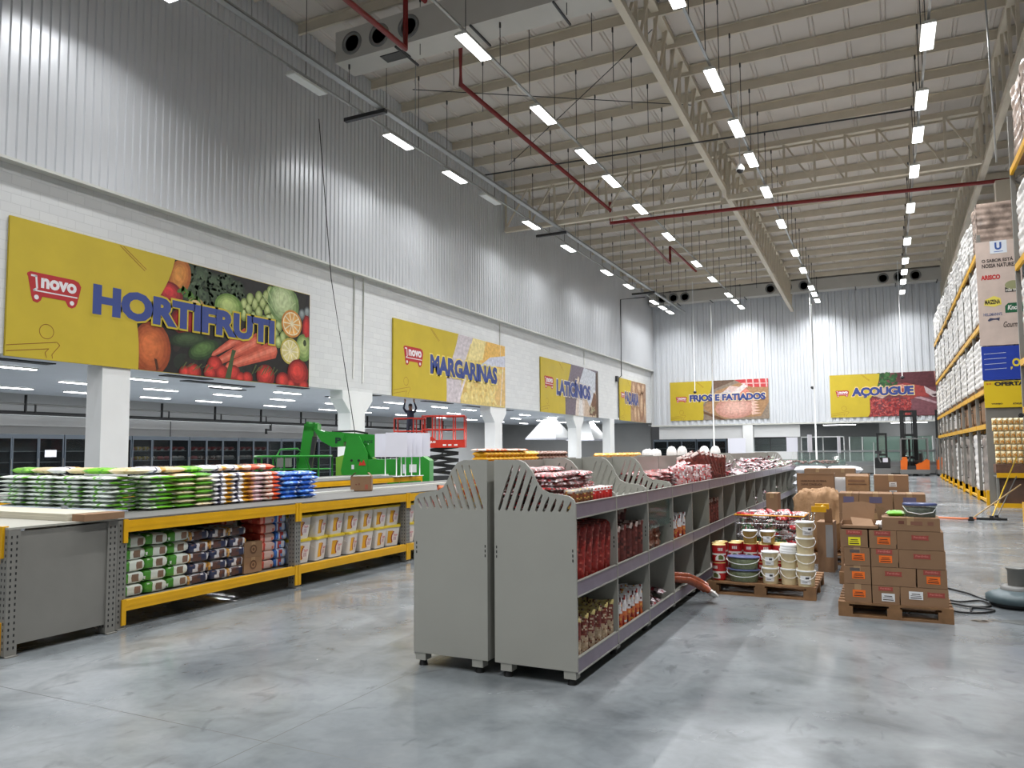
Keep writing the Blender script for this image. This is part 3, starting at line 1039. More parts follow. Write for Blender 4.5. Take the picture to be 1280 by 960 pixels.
def ph_veg(mb):
    L_ = lin
    mb.poly([(2.9, 0), (9.12, 0), (9.12, 2.88), (2.9, 2.88)], .001, L_(30, 28, 28))
    z = .002
    scatter(mb, 3.2, 9, .05, 2.8, [L_(40, 38, 34), L_(34, 44, 34), L_(52, 40, 38)], 60, .1, .3, z, 1)
    dg, lg = L_(38, 50, 36), L_(74, 92, 66)
    for (a, b, r) in ((4.5, 2.6, .34), (4.9, 2.55, .40), (5.35, 2.5, .34), (5.75, 2.58, .34), (4.55, 2.15, .36), (5.0, 2.1, .35), (5.45, 2.25, .42), (5.95, 2.2, .3), (5.1, 1.75, .3), (5.6, 1.85, .3), (6.15, 2.5, .28)):
        blob(mb, a, b, r, r * .9, dg, lg, z + .001)
        rr = random.Random(int(a * 100))
        for i in range(26):
            mb.ellipse(a + rr.uniform(-r, r) * .75, b + rr.uniform(-r, r) * .7, .045, .04, z + .004, 0, rr.choice([L_(58, 76, 52), L_(84, 102, 76), L_(46, 60, 44)]), 8)
    z = .007
    blob(mb, 4.22, 2.45, .33, .5, L_(176, 96, 40), L_(224, 150, 70), z, -.3)
    blob(mb, 3.95, 1.98, .38, .3, L_(120, 20, 26), L_(214, 58, 60), z + .003, -.2)
    for i in range(9):
        mb.ellipse(4.25 + .07 * i, 2.12 + .05 * (i % 3) - .03 * i, .12, .05, z + .004, .5 + i, L_(78, 120, 46))
    blob(mb, 4.75, 1.82, .27, .2, L_(170, 140, 84), L_(226, 200, 140), z + .003)
    # grapes
    for (a, b) in ((6.4, 2.12), (6.62, 2.3), (6.55, 2.02), (6.8, 2.2), (6.95, 2.42), (7.1, 2.28), (7.25, 2.5), (6.95, 2.0), (7.3, 2.1), (7.45, 2.25), (7.35, 1.86), (7.15, 1.75), (7.55, 2.0), (7.4, 2.65), (7.75, 1.7), (7.62, 1.5), (7.95, 1.4), (7.75, 1.25), (8.1, 1.6), (6.75, 1.8), (6.4, 1.85)):
        blob(mb, a, b, .15, .19, L_(120, 140, 70), L_(196, 208, 140), z + .004)
    # cabbage
    blob(mb, 7.95, 2.42, .66, .62, L_(112, 140, 84), L_(206, 220, 168), z + .008, -.3, 5)
    for i in range(7):
        a = -.9 + .3 * i
        mb.poly([(7.75, 1.95), (7.75 + .85 * sin(a), 1.95 + .9 * cos(a)), (7.79 + .85 * sin(a), 1.95 + .9 * cos(a))], z + .012, L_(186, 204, 150))
    for (a, b) in ((8.75, 2.2), (8.95, 1.85), (8.98, 2.3)):
        blob(mb, a, b, .16, .2, L_(60, 66, 70), L_(150, 158, 158), z + .009)
    blob(mb, 5.85, 1.95, .5, .38, L_(104, 136, 60), L_(188, 206, 128), z + .010)
    # citrus halves
    for (a, b, r, c0, c1) in ((8.3, 1.86, .44, L_(206, 138, 62), L_(232, 170, 92)), (8.25, 1.03, .42, L_(196, 178, 84), L_(222, 208, 140))):
        blob(mb, a, b, r, r * .95, c0, c1, z + .013, 0, 2, 0, 0)
        mb.ellipse(a, b, r * .86, r * .8, z + .0155, 0, L_(238, 226, 190))
        for i in range(10):
            t0, t1 = 2 * pi * i / 10 + .06, 2 * pi * (i + 1) / 10 - .06
            mb.poly([(a + .05 * cos((t0 + t1) / 2), b + .05 * sin((t0 + t1) / 2)), (a + r * .80 * cos(t0), b + r * .74 * sin(t0)), (a + r * .80 * cos(t1), b + r * .74 * sin(t1))], z + .0165, c1)
    blob(mb, 8.85, 1.2, .36, .42, L_(112, 140, 72), L_(186, 200, 130), z + .011)
    mb.ellipse(8.88, 1.35, .07, .10, z + .0145, 0, L_(50, 56, 34))
    blob(mb, 8.96, 1.75, .2, .5, L_(120, 20, 26), L_(206, 52, 50), z + .010)
    # pumpkin, courgettes, carrots, tomatoes
    blob(mb, 3.45, .55, .55, .66, L_(150, 66, 30), L_(218, 116, 62), z + .006, 0, 5, -.1, .1)
    mb.poly([(3.52, .32), (3.60, .30), (3.66, .08), (3.60, .0)], z + .0095, L_(84, 44, 22))
    blob(mb, 4.55, .9, .62, .2, L_(28, 44, 26), L_(66, 88, 54), z + .006, .15)
    blob(mb, 5.02, .70, .52, .24, L_(36, 62, 28), L_(92, 124, 66), z + .010, .38)
    blob(mb, 4.4, 1.35, .42, .36, L_(110, 18, 24), L_(190, 40, 44), z + .005)
    for (p, q, w) in (((5.35, .62), (6.5, 1.32), .17), ((5.15, .25), (6.95, 1.20), .21), ((5.85, .35), (7.55, 1.0), .26)):
        p, q = Vector(p), Vector(q)
        d = (q - p).normalized()
        n = Vector((-d.y, d.x))
        for i, (kk, c) in enumerate(((1, L_(196, 84, 62)), (.62, L_(216, 104, 80)), (.25, L_(230, 128, 104)))):
            pts = [p + n * w * .35 * kk, p - d * w * .5, p - n * w * .35 * kk] + [q - n * w * kk, q - n * w * kk * .4 + d * w * .5, q + n * w * kk * .5 + d * w * .5, q + n * w * kk]
            mb.poly([tuple(v) for v in pts], z + .013 + .001 * i + .003 * (w > .2) + .003 * (w > .25), c)
    for (a, b, r) in ((5.4, .34, .26), (5.25, .12, .22), (5.65, .14, .24), (6.05, .18, .24), (6.3, .05, .2), (6.55, .08, .2), (4.7, .08, .25), (4.45, .04, .2), (7.25, .2, .36), (7.95, .1, .30), (8.6, .40, .46), (8.3, .02, .2), (8.85, .0, .24)):
        blob(mb, a, b, r, r * .92, L_(128, 20, 20), L_(222, 66, 56), z + .021 + .0001 * a)
    mb.poly([(5.75, .02), (5.95, .02), (6.05, .62), (6.12, .80), (5.98, .82), (5.9, .5)], z + .025, L_(66, 86, 50))
    for i in range(8):
        mb.poly([(4.3 + .12 * i, .1 + .05 * (i % 3)), (4.35 + .12 * i, .12 + .05 * (i % 3)), (4.5 + .12 * i, .32 - .06 * (i % 2)), (4.46 + .12 * i, .33 - .06 * (i % 2))], z + .0262, L_(86, 96, 56))
        mb.poly([(6.7 + .12 * i, .2 + .05 * (i % 3)), (6.75 + .12 * i, .22 + .05 * (i % 3)), (6.9 + .12 * i, .48 - .06 * (i % 2)), (6.86 + .12 * i, .5 - .06 * (i % 2))], z + .0262, L_(86, 96, 56))


# keep printed pictures under the yellow field: the board stands 3 cm proud, all print lies within 4 cm
RL = (radians(90), 0, radians(90))
RB = (radians(90), 0, 0)


def squash(fn, k=.48):
    def g(mb):
        t = MB()
        fn(t)
        t.v = [(v[0], v[1], v[2] * k) for v in t.v]
        mb.v, mb.f, mb.m, mb.c, mb.sm = t.v, t.f, t.m, t.c, t.sm
    return g


def clip_photo(fn, Wd, H):
    """trim the printed shapes to the board"""
    def g(mb):
        fn(mb)
        mb.v = [(min(max(v[0], .02), Wd - .01), min(max(v[1], .01), H - .01), v[2]) for v in mb.v]
    return g


def arc(p0, c, p1, n=10):
    return [tuple((1 - t) ** 2 * a + 2 * t * (1 - t) * b + t * t * d for a, b, d in zip(p0, c, p1)) for t in [i / n for i in range(n + 1)]]


sp = arc((3.08, 0), (3.1, .7), (3.0, 1.15), 4) + arc((3.0, 1.15), (3.85, 1.9), (4.05, 2.88), 10)
sign('wall_sign', 'large yellow sign with fruit and vegetable picture reading HORTIFRUTI', (XL + .045, 9.36, 3.64), RL, 9.1, 2.88, 'HORTIFRUTI', 1.86, 1.14, 5.7, .70,
     sp, .38, 1.18, 1.2, clip_photo(squash(ph_veg), 9.1, 2.88), True)


def ph_marg(mb):
    mb.poly([(3, 0), (9.1, 0), (9.1, 2.88), (3, 2.88)], .001, lin(212, 202, 206))
    mb.poly([(4.9, 0), (9.1, 0), (9.1, 2.2), (7.0, 2.75), (5.8, 2.6), (5.2, 1.6)], .003, lin(226, 202, 128))
    mb.poly([(6.6, 1.9), (9.1, 1.75), (9.1, 2.88), (7.0, 2.88)], .004, lin(232, 184, 96))
    mb.poly([(5.5, 1.85), (6.9, 2.0), (7.2, 2.88), (6.0, 2.88)], .005, lin(238, 220, 152))
    mb.poly([(5.0, 1.0), (6.4, 1.9), (8.3, 1.4), (9.1, 1.0), (9.1, .2), (4.9, .1)], .005, lin(234, 208, 130))
    mb.poly([(6.6, 1.72), (9.1, 1.9), (9.1, 2.42), (7.6, 2.2)], .007, lin(206, 208, 222))
    mb.poly([(8.2, 1.3), (9.1, 1.75), (9.1, .1), (8.0, .1)], .006, lin(226, 188, 120))
    mb.poly([(8.55, .05), (8.85, 1.9), (8.92, 1.9), (8.65, .05)], .008, lin(236, 224, 204))
    scatter(mb, 5.2, 8.3, .2, 1.3, [lin(224, 192, 110), lin(240, 220, 150), lin(216, 180, 104)], 40, .05, .22, .0082, 4)
    mb.poly([(5.25, 1.1), (4.6, .05), (4.8, .05), (5.4, 1.1)], .009, lin(232, 222, 226))


sp = arc((3.75, 0), (3.8, .7), (3.7, 1.2), 4) + arc((3.7, 1.2), (4.4, 1.9), (4.72, 2.88), 8)
sign('wall_sign', 'yellow sign with butter picture reading MARGARINAS', (XL + .045, 22.92, 3.66), RL, 9.05, 2.84, 'MARGARINAS', 2.5, 1.02, 5.75, .78,
     sp, .65, 1.2, 1.35, ph_marg, lin(232, 210, 110))


def ph_dairy(mb):
    mb.poly([(3, 0), (8.85, 0), (8.85, 2.88), (3, 2.88)], .001, lin(120, 108, 120))
    mb.poly([(5.0, 0), (8.85, 0), (8.85, .6), (8.2, 1.9), (6.3, 1.8)], .003, lin(206, 182, 160))
    mb.poly([(5.6, 1.9), (6.4, 2.88), (8.4, 2.75), (8.3, 1.6), (7.3, .6), (6.6, 1.2)], .004, lin(206, 210, 218))
    mb.poly([(8.45, .0), (8.85, 0), (8.85, 2.88), (8.45, 2.7)], .005, lin(84, 62, 52))
    mb.poly([(7.2, .1), (8.5, .1), (8.4, 1.4), (8.0, 1.5)], .0055, lin(120, 84, 64))
    mb.poly([(4.9, .02), (6.3, .02), (6.5, 1.0), (5.9, 1.6), (5.2, 1.4)], .006, lin(224, 208, 196))
    mb.poly([(5.4, 0), (6.2, 0), (6.0, 1.2), (5.6, 1.2)], .007, lin(230, 226, 224))
    mb.ellipse(5.85, 1.15, .2, .22, .008, 0, lin(96, 120, 60))
    scatter(mb, 7.3, 8.4, .1, .6, [lin(90, 66, 48), lin(128, 130, 96), lin(190, 180, 150)], 22, .05, .15, .008, 5)
    mb.poly([(5.1, 1.7), (5.4, 2.3), (5.6, 2.2), (5.4, 1.6)], .007, lin(222, 200, 176))


sp = arc((3.35, 0), (3.4, .7), (3.3, 1.2), 4) + arc((3.3, 1.2), (3.9, 1.9), (4.3, 2.85), 8)
sign('wall_sign', 'yellow sign with milk picture reading LATICÍNIOS', (XL + .045, 36.1, 3.66), RL, 8.85, 2.85, 'LATICÍNIOS', 2.1, 1.0, 5.3, 1.05,
     sp, .45, 1.25, 1.25, ph_dairy, lin(214, 204, 190))


def ph_bread(mb):
    mb.poly([(2.5, 0), (6.3, 0), (6.3, 2.85), (2.5, 2.85)], .001, lin(176, 142, 118))
    for (a, b, rx, ry, rt) in ((3.3, 2.3, .5, .6, .2), (4.6, 2.4, .7, .45, -.4), (5.6, 2.5, .6, .4, .5), (3.2, 1.3, .7, .55, 0), (3.6, .5, .42, .9, .12), (5.2, 1.2, .55, 1.1, -.1), (4.4, .45, .4, .8, .3), (6.0, .8, .35, 1.0, 0)):
        blob(mb, a, b, rx, ry, lin(158, 112, 82), lin(222, 190, 156), .002, rt, 4)


sp = arc((2.25, 0), (2.2, .7), (2.15, 1.2), 4) + arc((2.15, 1.2), (2.4, 1.9), (2.7, 2.85), 6)
sign('wall_sign', 'yellow sign with bread picture reading PADARIA near the far corner', (XL + .045, 49.15, 3.66), RL, 6.3, 2.85, 'PADARIA', 1.15, 1.15, 3.2, .85,
     sp, .25, 1.45, .85, clip_photo(ph_bread, 6.3, 2.85), lin(226, 206, 180))


def ph_ham(mb):
    mb.poly([(2.2, 0), (7.05, 0), (7.05, 2.87), (2.2, 2.87)], .001, lin(150, 134, 118))
    mb.poly([(2.4, .9), (3.4, 2.1), (5.2, 2.7), (7.05, 2.3), (7.05, 1.2), (6.5, .2), (4.0, .05), (2.9, .5)], .003, lin(178, 138, 100))
    mb.poly([(2.3, .72), (2.9, .48), (4.0, .04), (4.0, 0), (3.6, 0), (2.3, .55)], .004, lin(116, 82, 56))
    mb.poly([(4.7, 2.87), (7.05, 2.87), (7.05, 2.25), (5.9, 2.3), (5.2, 2.6)], .005, lin(208, 72, 76))
    for i in range(4):
        mb.poly([(5.5 + .45 * i, 2.87), (5.6 + .45 * i, 2.87), (5.65 + .45 * i, 2.28), (5.55 + .45 * i, 2.28)], .006, lin(232, 190, 186))
    mb.poly([(5.2, 2.55), (7.05, 2.5), (7.05, 2.56), (5.2, 2.62)], .0063, lin(232, 190, 186))
    mb.poly([(3.1, 2.2), (4.6, 2.75), (4.7, 2.87), (3.1, 2.87)], .005, lin(116, 92, 76))
    blob(mb, 4.75, .85, 1.45, .78, lin(206, 150, 134), lin(236, 188, 172), .008, .05, 4, 0, .05)
    mb.poly([(3.4, 1.6), (4.4, 2.45), (5.3, 2.3), (6.1, 1.7), (5.4, 1.2), (4.2, 1.2)], .0075, lin(226, 196, 188))
    mb.poly([(4.5, 1.9), (5.4, 2.6), (5.6, 2.35), (4.9, 1.75)], .0085, lin(240, 226, 222))
    mb.poly([(4.7, 1.6), (5.5, 2.3), (5.9, 1.8), (5.6, 1.2)], .0083, lin(224, 140, 122))
    for i in range(7):
        mb.poly([(5.9 + .06 * (i % 2), .3 + .2 * i), (6.55 - .05 * i, .42 + .2 * i), (5.85, .55 + .2 * i)], .0125, lin(240, 200, 182))
    mb.poly([(3.3, 1.75), (4.3, 2.2), (4.5, 2.0), (3.6, 1.5)], .009, lin(214, 206, 208))


sp = arc((2.42, 0), (2.45, .15), (2.45, .3), 3) + [(2.45, 1.2)] + arc((2.45, 1.2), (3.1, 1.9), (3.15, 2.87), 8)
sign('wall_sign', 'yellow sign with sliced ham picture reading FRIOS E FATIADOS', (-14.45, YB - .075, 3.82), RB, 7.05, 2.87, 'FRIOS E FATIADOS', 1.45, 1.38, 5.4, .5,
     sp, .42, 1.32, .84, ph_ham, lin(236, 218, 180))


def ph_meat(mb):
    mb.poly([(2.2, 0), (7.05, 0), (7.05, 2.9), (2.2, 2.9)], .001, lin(122, 66, 72))
    mb.poly([(2.5, 1.5), (3.1, 2.3), (3.9, 1.6), (3.2, 1.2)], .003, lin(206, 180, 170))
    scatter(mb, 3.0, 4.1, 2.0, 2.85, [lin(40, 78, 44), lin(66, 110, 62), lin(50, 92, 52)], 80, .05, .14, .004, 8)
    mb.poly([(4.2, 2.87), (6.9, 2.87), (6.6, 1.9), (5.4, 1.8), (4.1, 2.3)], .005, lin(96, 48, 54))
    mb.poly([(3.6, 2.0), (4.6, 2.2), (5.8, 1.9), (6.0, 1.2), (4.9, 1.1), (3.9, 1.5)], .006, lin(170, 70, 66))
    mb.poly([(4.0, 2.05), (4.5, 2.12), (4.6, 1.85), (4.0, 1.8)], .007, lin(208, 140, 134))
    mb.poly([(6.3, 2.87), (7.05, 2.87), (7.05, 1.9), (6.4, 1.95)], .006, lin(196, 142, 134))
    mb.poly([(5.7, 1.95), (6.3, 1.55), (7.05, 1.7), (7.05, 1.3), (6.2, 1.2), (5.8, 1.5)], .008, lin(214, 196, 196))
    mb.poly([(6.1, 1.35), (7.05, 1.62), (7.05, 1.5), (6.3, 1.25)], .009, lin(70, 38, 44))
    mb.poly([(4.8, .05), (4.9, 1.05), (5.3, 1.3), (6.2, 1.15), (7.05, .8), (7.05, .05)], .009, lin(134, 84, 92))
    mb.poly([(5.1, 1.2), (5.5, 1.25), (6.8, .72), (6.7, .65), (5.4, 1.1)], .010, lin(196, 160, 166))
    scatter(mb, 2.4, 4.9, .05, 1.2, [lin(176, 62, 62), lin(206, 104, 96), lin(140, 44, 48), lin(190, 84, 80)], 420, .03, .08, .010, 9)


sp = arc((2.3, 0), (2.42, .1), (2.45, .35), 3) + [(2.45, 1.2)] + arc((2.45, 1.2), (3.05, 1.9), (3.1, 2.88), 8)
sign('wall_sign', 'yellow sign with raw meat picture reading AÇOUGUE', (-3.35, YB - .075, 3.78), RB, 7.05, 2.9, 'AÇOUGUE', 1.35, 1.28, 3.75, .72,
     sp, .35, 1.38, .84, ph_meat, lin(240, 208, 150))

# ------------------------------------------------------------------ low yellow racks (floor stock)
RX = -6.55          # front of the first row


def upright_mesh():
    mb = MB()
    mb.box(-.10, 0, 0, .10, 0, 1.03)
    mb.box(-.13, .03, 0, .10, 0, .01)
    for z in [.06 + .05 * i for i in range(19)]:
        for o in (.028, .072):
            mb.box(-.001, .0012, o - .006, o + .006, z, z + .022, 1)          # slots facing the aisle
            mb.box(-.1 + o - .006 - .0, -.1 + o + .006, -.0012, .001, z, z + .022, 1)
    return mb.mesh('upright', [M_['rack_grey'], M_['black']])


UPR = upright_mesh()


def rack_bay(loc, label, last=False, w=2.42, depth=2.1, light=False):
    t = thing('pallet_rack', label, 'rack', loc, 0, 'low yellow racks')
    ys = [0] + ([w] if last else [])
    for y in ys:
        for x in (0, -depth + .1):
            place(UPR, 'upright', t, (x, y, 0))
    for x, s in ((0, 1), (-depth, -1)):
        for z0, z1 in ((.165, .262), (.905, 1.015)):
            mb = MB().box(-.05, .012, .1, w, z0, z1)
            mb.box(-.02, .014, .1, w, (z0 + z1) / 2 - .012, (z0 + z1) / 2 + .012)
            b = mb.build('beam', M_['yellow'], t, (x if s > 0 else x + .05, 0, 0))
            for y in (.052, w + .001):
                MB().box(*((.0025, .018) if s > 0 else (-.068, -.0525)), y, y + .046, z0 - .13 if z1 < .5 else z0 - .10, z1 + .012).build('bracket', M_['yellow'], b)
    MB().box(-depth + .06, -.06, .11, w - .01, .232, .25).build('lower_deck', M_['rack_grey'], t)
    d = MB().box(-depth, .0, .0, w - .004, 1.018, 1.034)
    d.build('upper_deck', M_['rack_deck'], t)
    MB().box(-depth / 2 - .04, -depth / 2 + .04, 0, w - .01, 1.034, 1.062).build('deck_lip', M_['rack_light'], t)
    MB().box(-depth / 2 - .01, -depth / 2, .1, w, .25, 1.01).build('centre_sheet', M_['rack_grey'], t)
    return t


bay0 = None
NB = 10
for i in range(NB):
    lab = 'low yellow rack bay, ' + ORD[i] + ' from the near end of the front row'
    if i == 0:
        bay0 = rack_bay((RX, 4.96, 0), lab)
    elif i < NB - 1:
        dup(bay0, (RX, 4.96 + 2.424 * i, 0), 0, lab)
    else:
        rack_bay((RX, 4.96 + 2.424 * i, 0), lab, True)
for i in range(5):
    dup(bay0, (-10.95, 4.96 + 2.424 * i, 0), 0, 'empty low yellow rack bay, ' + ORD[i] + ' from the near end of the second row')

M_['end_deck'] = mat('end_deck_paint', lin(158, 156, 146), .55)
# end unit facing the camera side
t = thing('end_rack', 'grey end unit with plain side panel at the head of the yellow rack row', 'rack', (-6.5, 3.92, 0))
for x in (0, -2.05):
    for y in (0, .90):
        u = place(UPR, 'upright', t, (x, y, 0))
MB().box(-.03, -.015, .10, .90, .09, 1.015).build('side_panel', M_['rack_grey'], t)
for z0, z1 in ((.06, .17), (.84, .95)):
    b = MB().box(-2.0, -.1, -.012, .05, z0, z1).build('beam', M_['yellow'], t)
    for x in (-.10, -2.0):
        MB().box(x, x + .05, -.02, .03, z0 - .04, z1 + .11).build('bracket', M_['yellow'], b)
MB().box(-2.1, 0, 0, 1.0, 1.032, 1.05).build('deck', M_['end_deck'], t)
MB().box(-2.0, -.05, .06, .9, .16, .18).build('lower_deck', M_['rack_grey'], t)
o = MB().box(-1.05, 1.03, -.22, .22, 0, .035).box(-1.03, 1.02, -.21, .21, .0352, .062).build('flat_carton', mat('cream_carton', lin(190, 184, 166), .7, noise=(2, .05)), loc=(-7.65, 4.72, 1.051))
tag(o, 'flat cream cartons lying on top of the grey end unit', 'carton')
o = MB().box(-.17, 0, -.2, .2, 0, .06).build('carton_edge', M_['kraft'], loc=(-6.44, 4.74, 1.051))
tag(o, 'brown end of a flat carton on top of the end unit', 'carton')
mb = MB().box(-1.1, 1.0, -.25, .25, 0, .012)
o = mb.build('metal_sheet', mat('blue_grey_sheet', lin(150, 156, 172), .35), loc=(-8.0, 5.16, 1.064))
tag(o, 'pale blue-grey metal sheet lying in front of the rice bags', 'sheet')
o = MB().cyl((0, 0, 0), (0, 0, .05), .028, n=12).build('metal_disc', M_['galv'], loc=(-7.55, 5.1, 1.076))
tag(o, 'small round metal disc standing on the blue-grey sheet', 'cap')


# ---- bags
def cols_fn(base, bands, speck=None, seed=0, sp=.15):
    rr = random.Random(seed)
    memo = {}

    def f(u, v, top):
        key = (round(u, 3), round(v, 3), top)
        if key in memo:
            return memo[key]
        c = base
        for (u0, u1, v0, v1, cc) in bands:
            if u0 <= u <= u1 and v0 <= v <= v1:
                c = cc
        if speck and rr.random() < sp:
            c = rr.choice(speck)
        memo[key] = c
        return c
    return f


def bag_mesh(name, L, Wd, H, fn, n=12, k=10, wob=.12, seed=1, m='print', pw=4, ex=.5):
    return MB().pillow(L, Wd, H, fn, n, k, wob=wob, rnd=random.Random(seed), pw=pw, ex=ex).mesh(name, [M_[m]])


G_, GD, WH = lin(112, 186, 44), lin(70, 140, 40), lin(232, 238, 230)
RICE = [bag_mesh('rice_bag', .49, .35, .0475, cols_fn(WH, [(0, .10, 0, 1, G_), (.42, .52, 0, .25, G_), (.3, .45, .75, 1, G_), (.9, 1, .3, 1, G_)], [lin(150, 160, 150), lin(150, 206, 100), lin(240, 243, 240), lin(240, 243, 240)], s, .2), seed=s, pw=2.8) for s in range(4)]
BEIGE = [bag_mesh('bean_bag', .36, .25, .050, cols_fn(lin(222, 200, 160), [(0, .2, 0, 1, lin(228, 210, 180))], [lin(206, 180, 130)], s, .2), seed=s) for s in range(2)]
LIME = [bag_mesh('lime_bag', .36, .25, .050, cols_fn(lin(120, 190, 44), [(0, .15, 0, 1, lin(90, 160, 40))], [lin(80, 150, 40), lin(160, 210, 90)], s, .2), seed=s) for s in range(2)]
GOLD = [bag_mesh('sugar_bag', .34, .28, .055, cols_fn(lin(234, 232, 236), [(0, 1, .62, 1, lin(206, 150, 40)), (.2, 1, .18, .42, lin(60, 60, 84)), (0, .2, .4, .6, lin(220, 200, 160))], [lin(240, 236, 230)], s, .08), seed=s) for s in range(2)]
PINK = [bag_mesh('flour_bag', .34, .22, .055, cols_fn(lin(222, 196, 196), [(0, 1, 0, .25, lin(226, 170, 110))], [lin(206, 160, 170)], s, .2), seed=s) for s in range(2)]
ORNG = [bag_mesh('flour_bag', .34, .26, .055, cols_fn(lin(220, 88, 44), [(0, 1, 0, .45, lin(228, 208, 196)), (.3, .8, .15, .35, lin(60, 46, 46))], [lin(232, 120, 80)], s, .12), seed=s) for s in range(2)]
BLU = [bag_mesh('pasta_bag', .34, .32, .062, cols_fn(lin(40, 104, 206), [(.2, .8, .35, .62, lin(226, 230, 240)), (0, 1, .0, .1, lin(90, 150, 226))], [lin(120, 170, 232), lin(30, 84, 190), lin(210, 222, 240)], s, .25), seed=s) for s in range(3)]


def bag(me, name, loc, rz, label, cat, group, jit=.012, tilt=.0):
    o = place(me, name, None, (loc[0] + random.uniform(-jit, jit), loc[1] + random.uniform(-jit, jit), loc[2]),
              rot=(random.uniform(-tilt, tilt), random.uniform(-tilt, tilt), rz + random.uniform(-.03, .03)))
    return tag(o, label, cat, group)


DZ = 1.036
# rice: four bags along the face towards the end unit, eight layers
for l in range(8):
    z = DZ + .047 * l
    for j in range(4):
        nm = ('outermost column far from the aisle', 'second column from the far end', 'third column from the far end', 'corner column by the aisle')[j]
        bag(random.choice(RICE), 'rice_bag', (-9.05 + .49 * j, 5.62, z), random.choice((0, pi)), 'white and green rice bag, %s of the %s' % (layer(l, 8), nm), 'bag', 'rice bags on the rack')
    bag(random.choice(RICE), 'rice_bag', (-7.42, 5.98, z), random.choice((0, pi)), 'white and green rice bag facing the aisle, %s beside the corner column' % layer(l, 8), 'bag', 'rice bags on the rack')
for l in range(8):
    z = DZ + .048 * l
    for j, y in enumerate((6.29, 6.55)):
        lime = (l + j) % 2 == 0
        bag(random.choice(LIME if lime else BEIGE), 'lime_bag' if lime else 'bean_bag', (-7.34, y, z), pi,
            ('bright green' if lime else 'beige') + ' bag, %s of the %s alternating column' % (layer(l, 8), 'nearer' if j == 0 else 'further'), 'bag', 'green and beige bags on the rack')
for l in range(7):
    z = DZ + .053 * l
    for j, y in enumerate((6.83, 7.11)):
        bag(random.choice(GOLD), 'sugar_bag', (-7.33, y, z), 0, 'white and gold bag with dark print, %s of the %s gold column' % (layer(l, 7), 'nearer' if j == 0 else 'further'), 'bag', 'white and gold bags on the rack')
    bag(random.choice(PINK), 'flour_bag', (-7.32, 7.37, z), 0, 'pale pink and tan bag, %s between gold and orange columns' % layer(l, 7), 'bag', 'pink flour bags on the rack')
    bag(random.choice(ORNG), 'flour_bag', (-7.30, 7.62, z), 0, 'orange and white bag, %s beside the blue bags' % layer(l, 7), 'bag', 'orange flour bags on the rack')
for l in range(6):
    z = DZ + .060 * l
    for j, y in enumerate((7.95, 8.28)):
        bag(random.choice(BLU), 'pasta_bag', (-7.28 + .02 * j, y, z), 0, 'blue bag with white label, %s of the %s blue column' % (layer(l, 6), 'nearer' if j == 0 else 'last'), 'bag', 'blue bags on the rack', .02)
# loose top course
TOP = []
KINDS_ = [(LIME, 'lime_bag', 'green'), (BEIGE, 'bean_bag', 'beige'), (GOLD, 'sugar_bag', 'gold'), (BEIGE, 'bean_bag', 'beige')]
for i in range(6):
    TOP.append((-9.05 + .335 * i, 5.66 + .04 * (i % 2)) + KINDS_[i % 4])
for i in range(3):
    TOP.append((-7.45, 5.98 + .27 * i) + KINDS_[(i + 2) % 4])
for i, kk in enumerate((2, 2)):
    TOP.append((-7.42, 6.82 + .29 * i) + KINDS_[kk])
for i in range(2):
    TOP.append((-7.40, 7.38 + .27 * i, ORNG, 'flour_bag', 'orange'))
for i, (x, y, ms, nm, cn) in enumerate(TOP):
    bag(random.choice(ms), nm, (x, y, DZ + .395), random.uniform(-.3, .3), '%s bag lying loose on top of the bag stacks, %s along the rack' % (cn, ORD[i]), 'bag', 'loose bags on top of the stacks').scale = (1, 1, 1.35)
# ---- goods under the first deck
LZ0 = .262
GW = bag_mesh('rice_sack', .42, .262, .114, cols_fn(lin(224, 230, 220), [(0, 1, 0, .44, lin(76, 150, 48)), (.92, 1, .5, .7, lin(130, 104, 84)), (.3, .6, .5, .7, lin(130, 110, 90))], [lin(200, 212, 190), lin(236, 240, 236)], 3, .12), seed=3, pw=9, ex=.25, wob=.05, n=16)
GW2 = bag_mesh('rice_sack', .42, .262, .114, cols_fn(lin(224, 230, 220), [(0, 1, .0, .38, lin(76, 150, 48)), (.92, 1, .62, .8, lin(140, 110, 90))], [lin(236, 240, 236), lin(150, 190, 110)], 4, .12), seed=4, pw=9, ex=.25, wob=.05, n=16)
NV = bag_mesh('coffee_sack', .42, .256, .108, cols_fn(lin(214, 212, 214), [(0, 1, 0, .42, lin(44, 52, 84)), (.9, 1, .5, .72, lin(92, 60, 52)), (0, 1, .8, 1, lin(206, 150, 60))], [lin(70, 62, 70), lin(228, 226, 226), lin(120, 80, 60)], 5, .2), seed=5, pw=9, ex=.25, wob=.05, n=16)
NV2 = bag_mesh('coffee_sack', .42, .256, .108, cols_fn(lin(206, 206, 210), [(0, 1, .6, .8, lin(48, 54, 84)), (.9, 1, .3, .55, lin(96, 64, 56)), (0, 1, .0, .22, lin(216, 160, 70))], [lin(70, 62, 70), lin(228, 226, 226)], 6, .2), seed=6, pw=9, ex=.25, wob=.05, n=16)
RD = bag_mesh('red_sack', .34, .235, .11, cols_fn(lin(200, 74, 58), [(.2, 1, .45, .85, lin(216, 186, 176)), (.4, .7, .55, .75, lin(110, 60, 50)), (.9, 1, .1, .3, lin(226, 150, 130))], [lin(214, 110, 90)], 7, .12), seed=7, pw=9, ex=.25, wob=.05, n=16)
BL2 = bag_mesh('blue_sack', .34, .20, .11, cols_fn(lin(60, 116, 200), [(.15, 1, .3, .75, lin(214, 222, 236)), (.9, 1, .45, .6, lin(190, 70, 70))], [lin(110, 160, 222)], 8, .15), seed=8, pw=9, ex=.25, wob=.05, n=16)


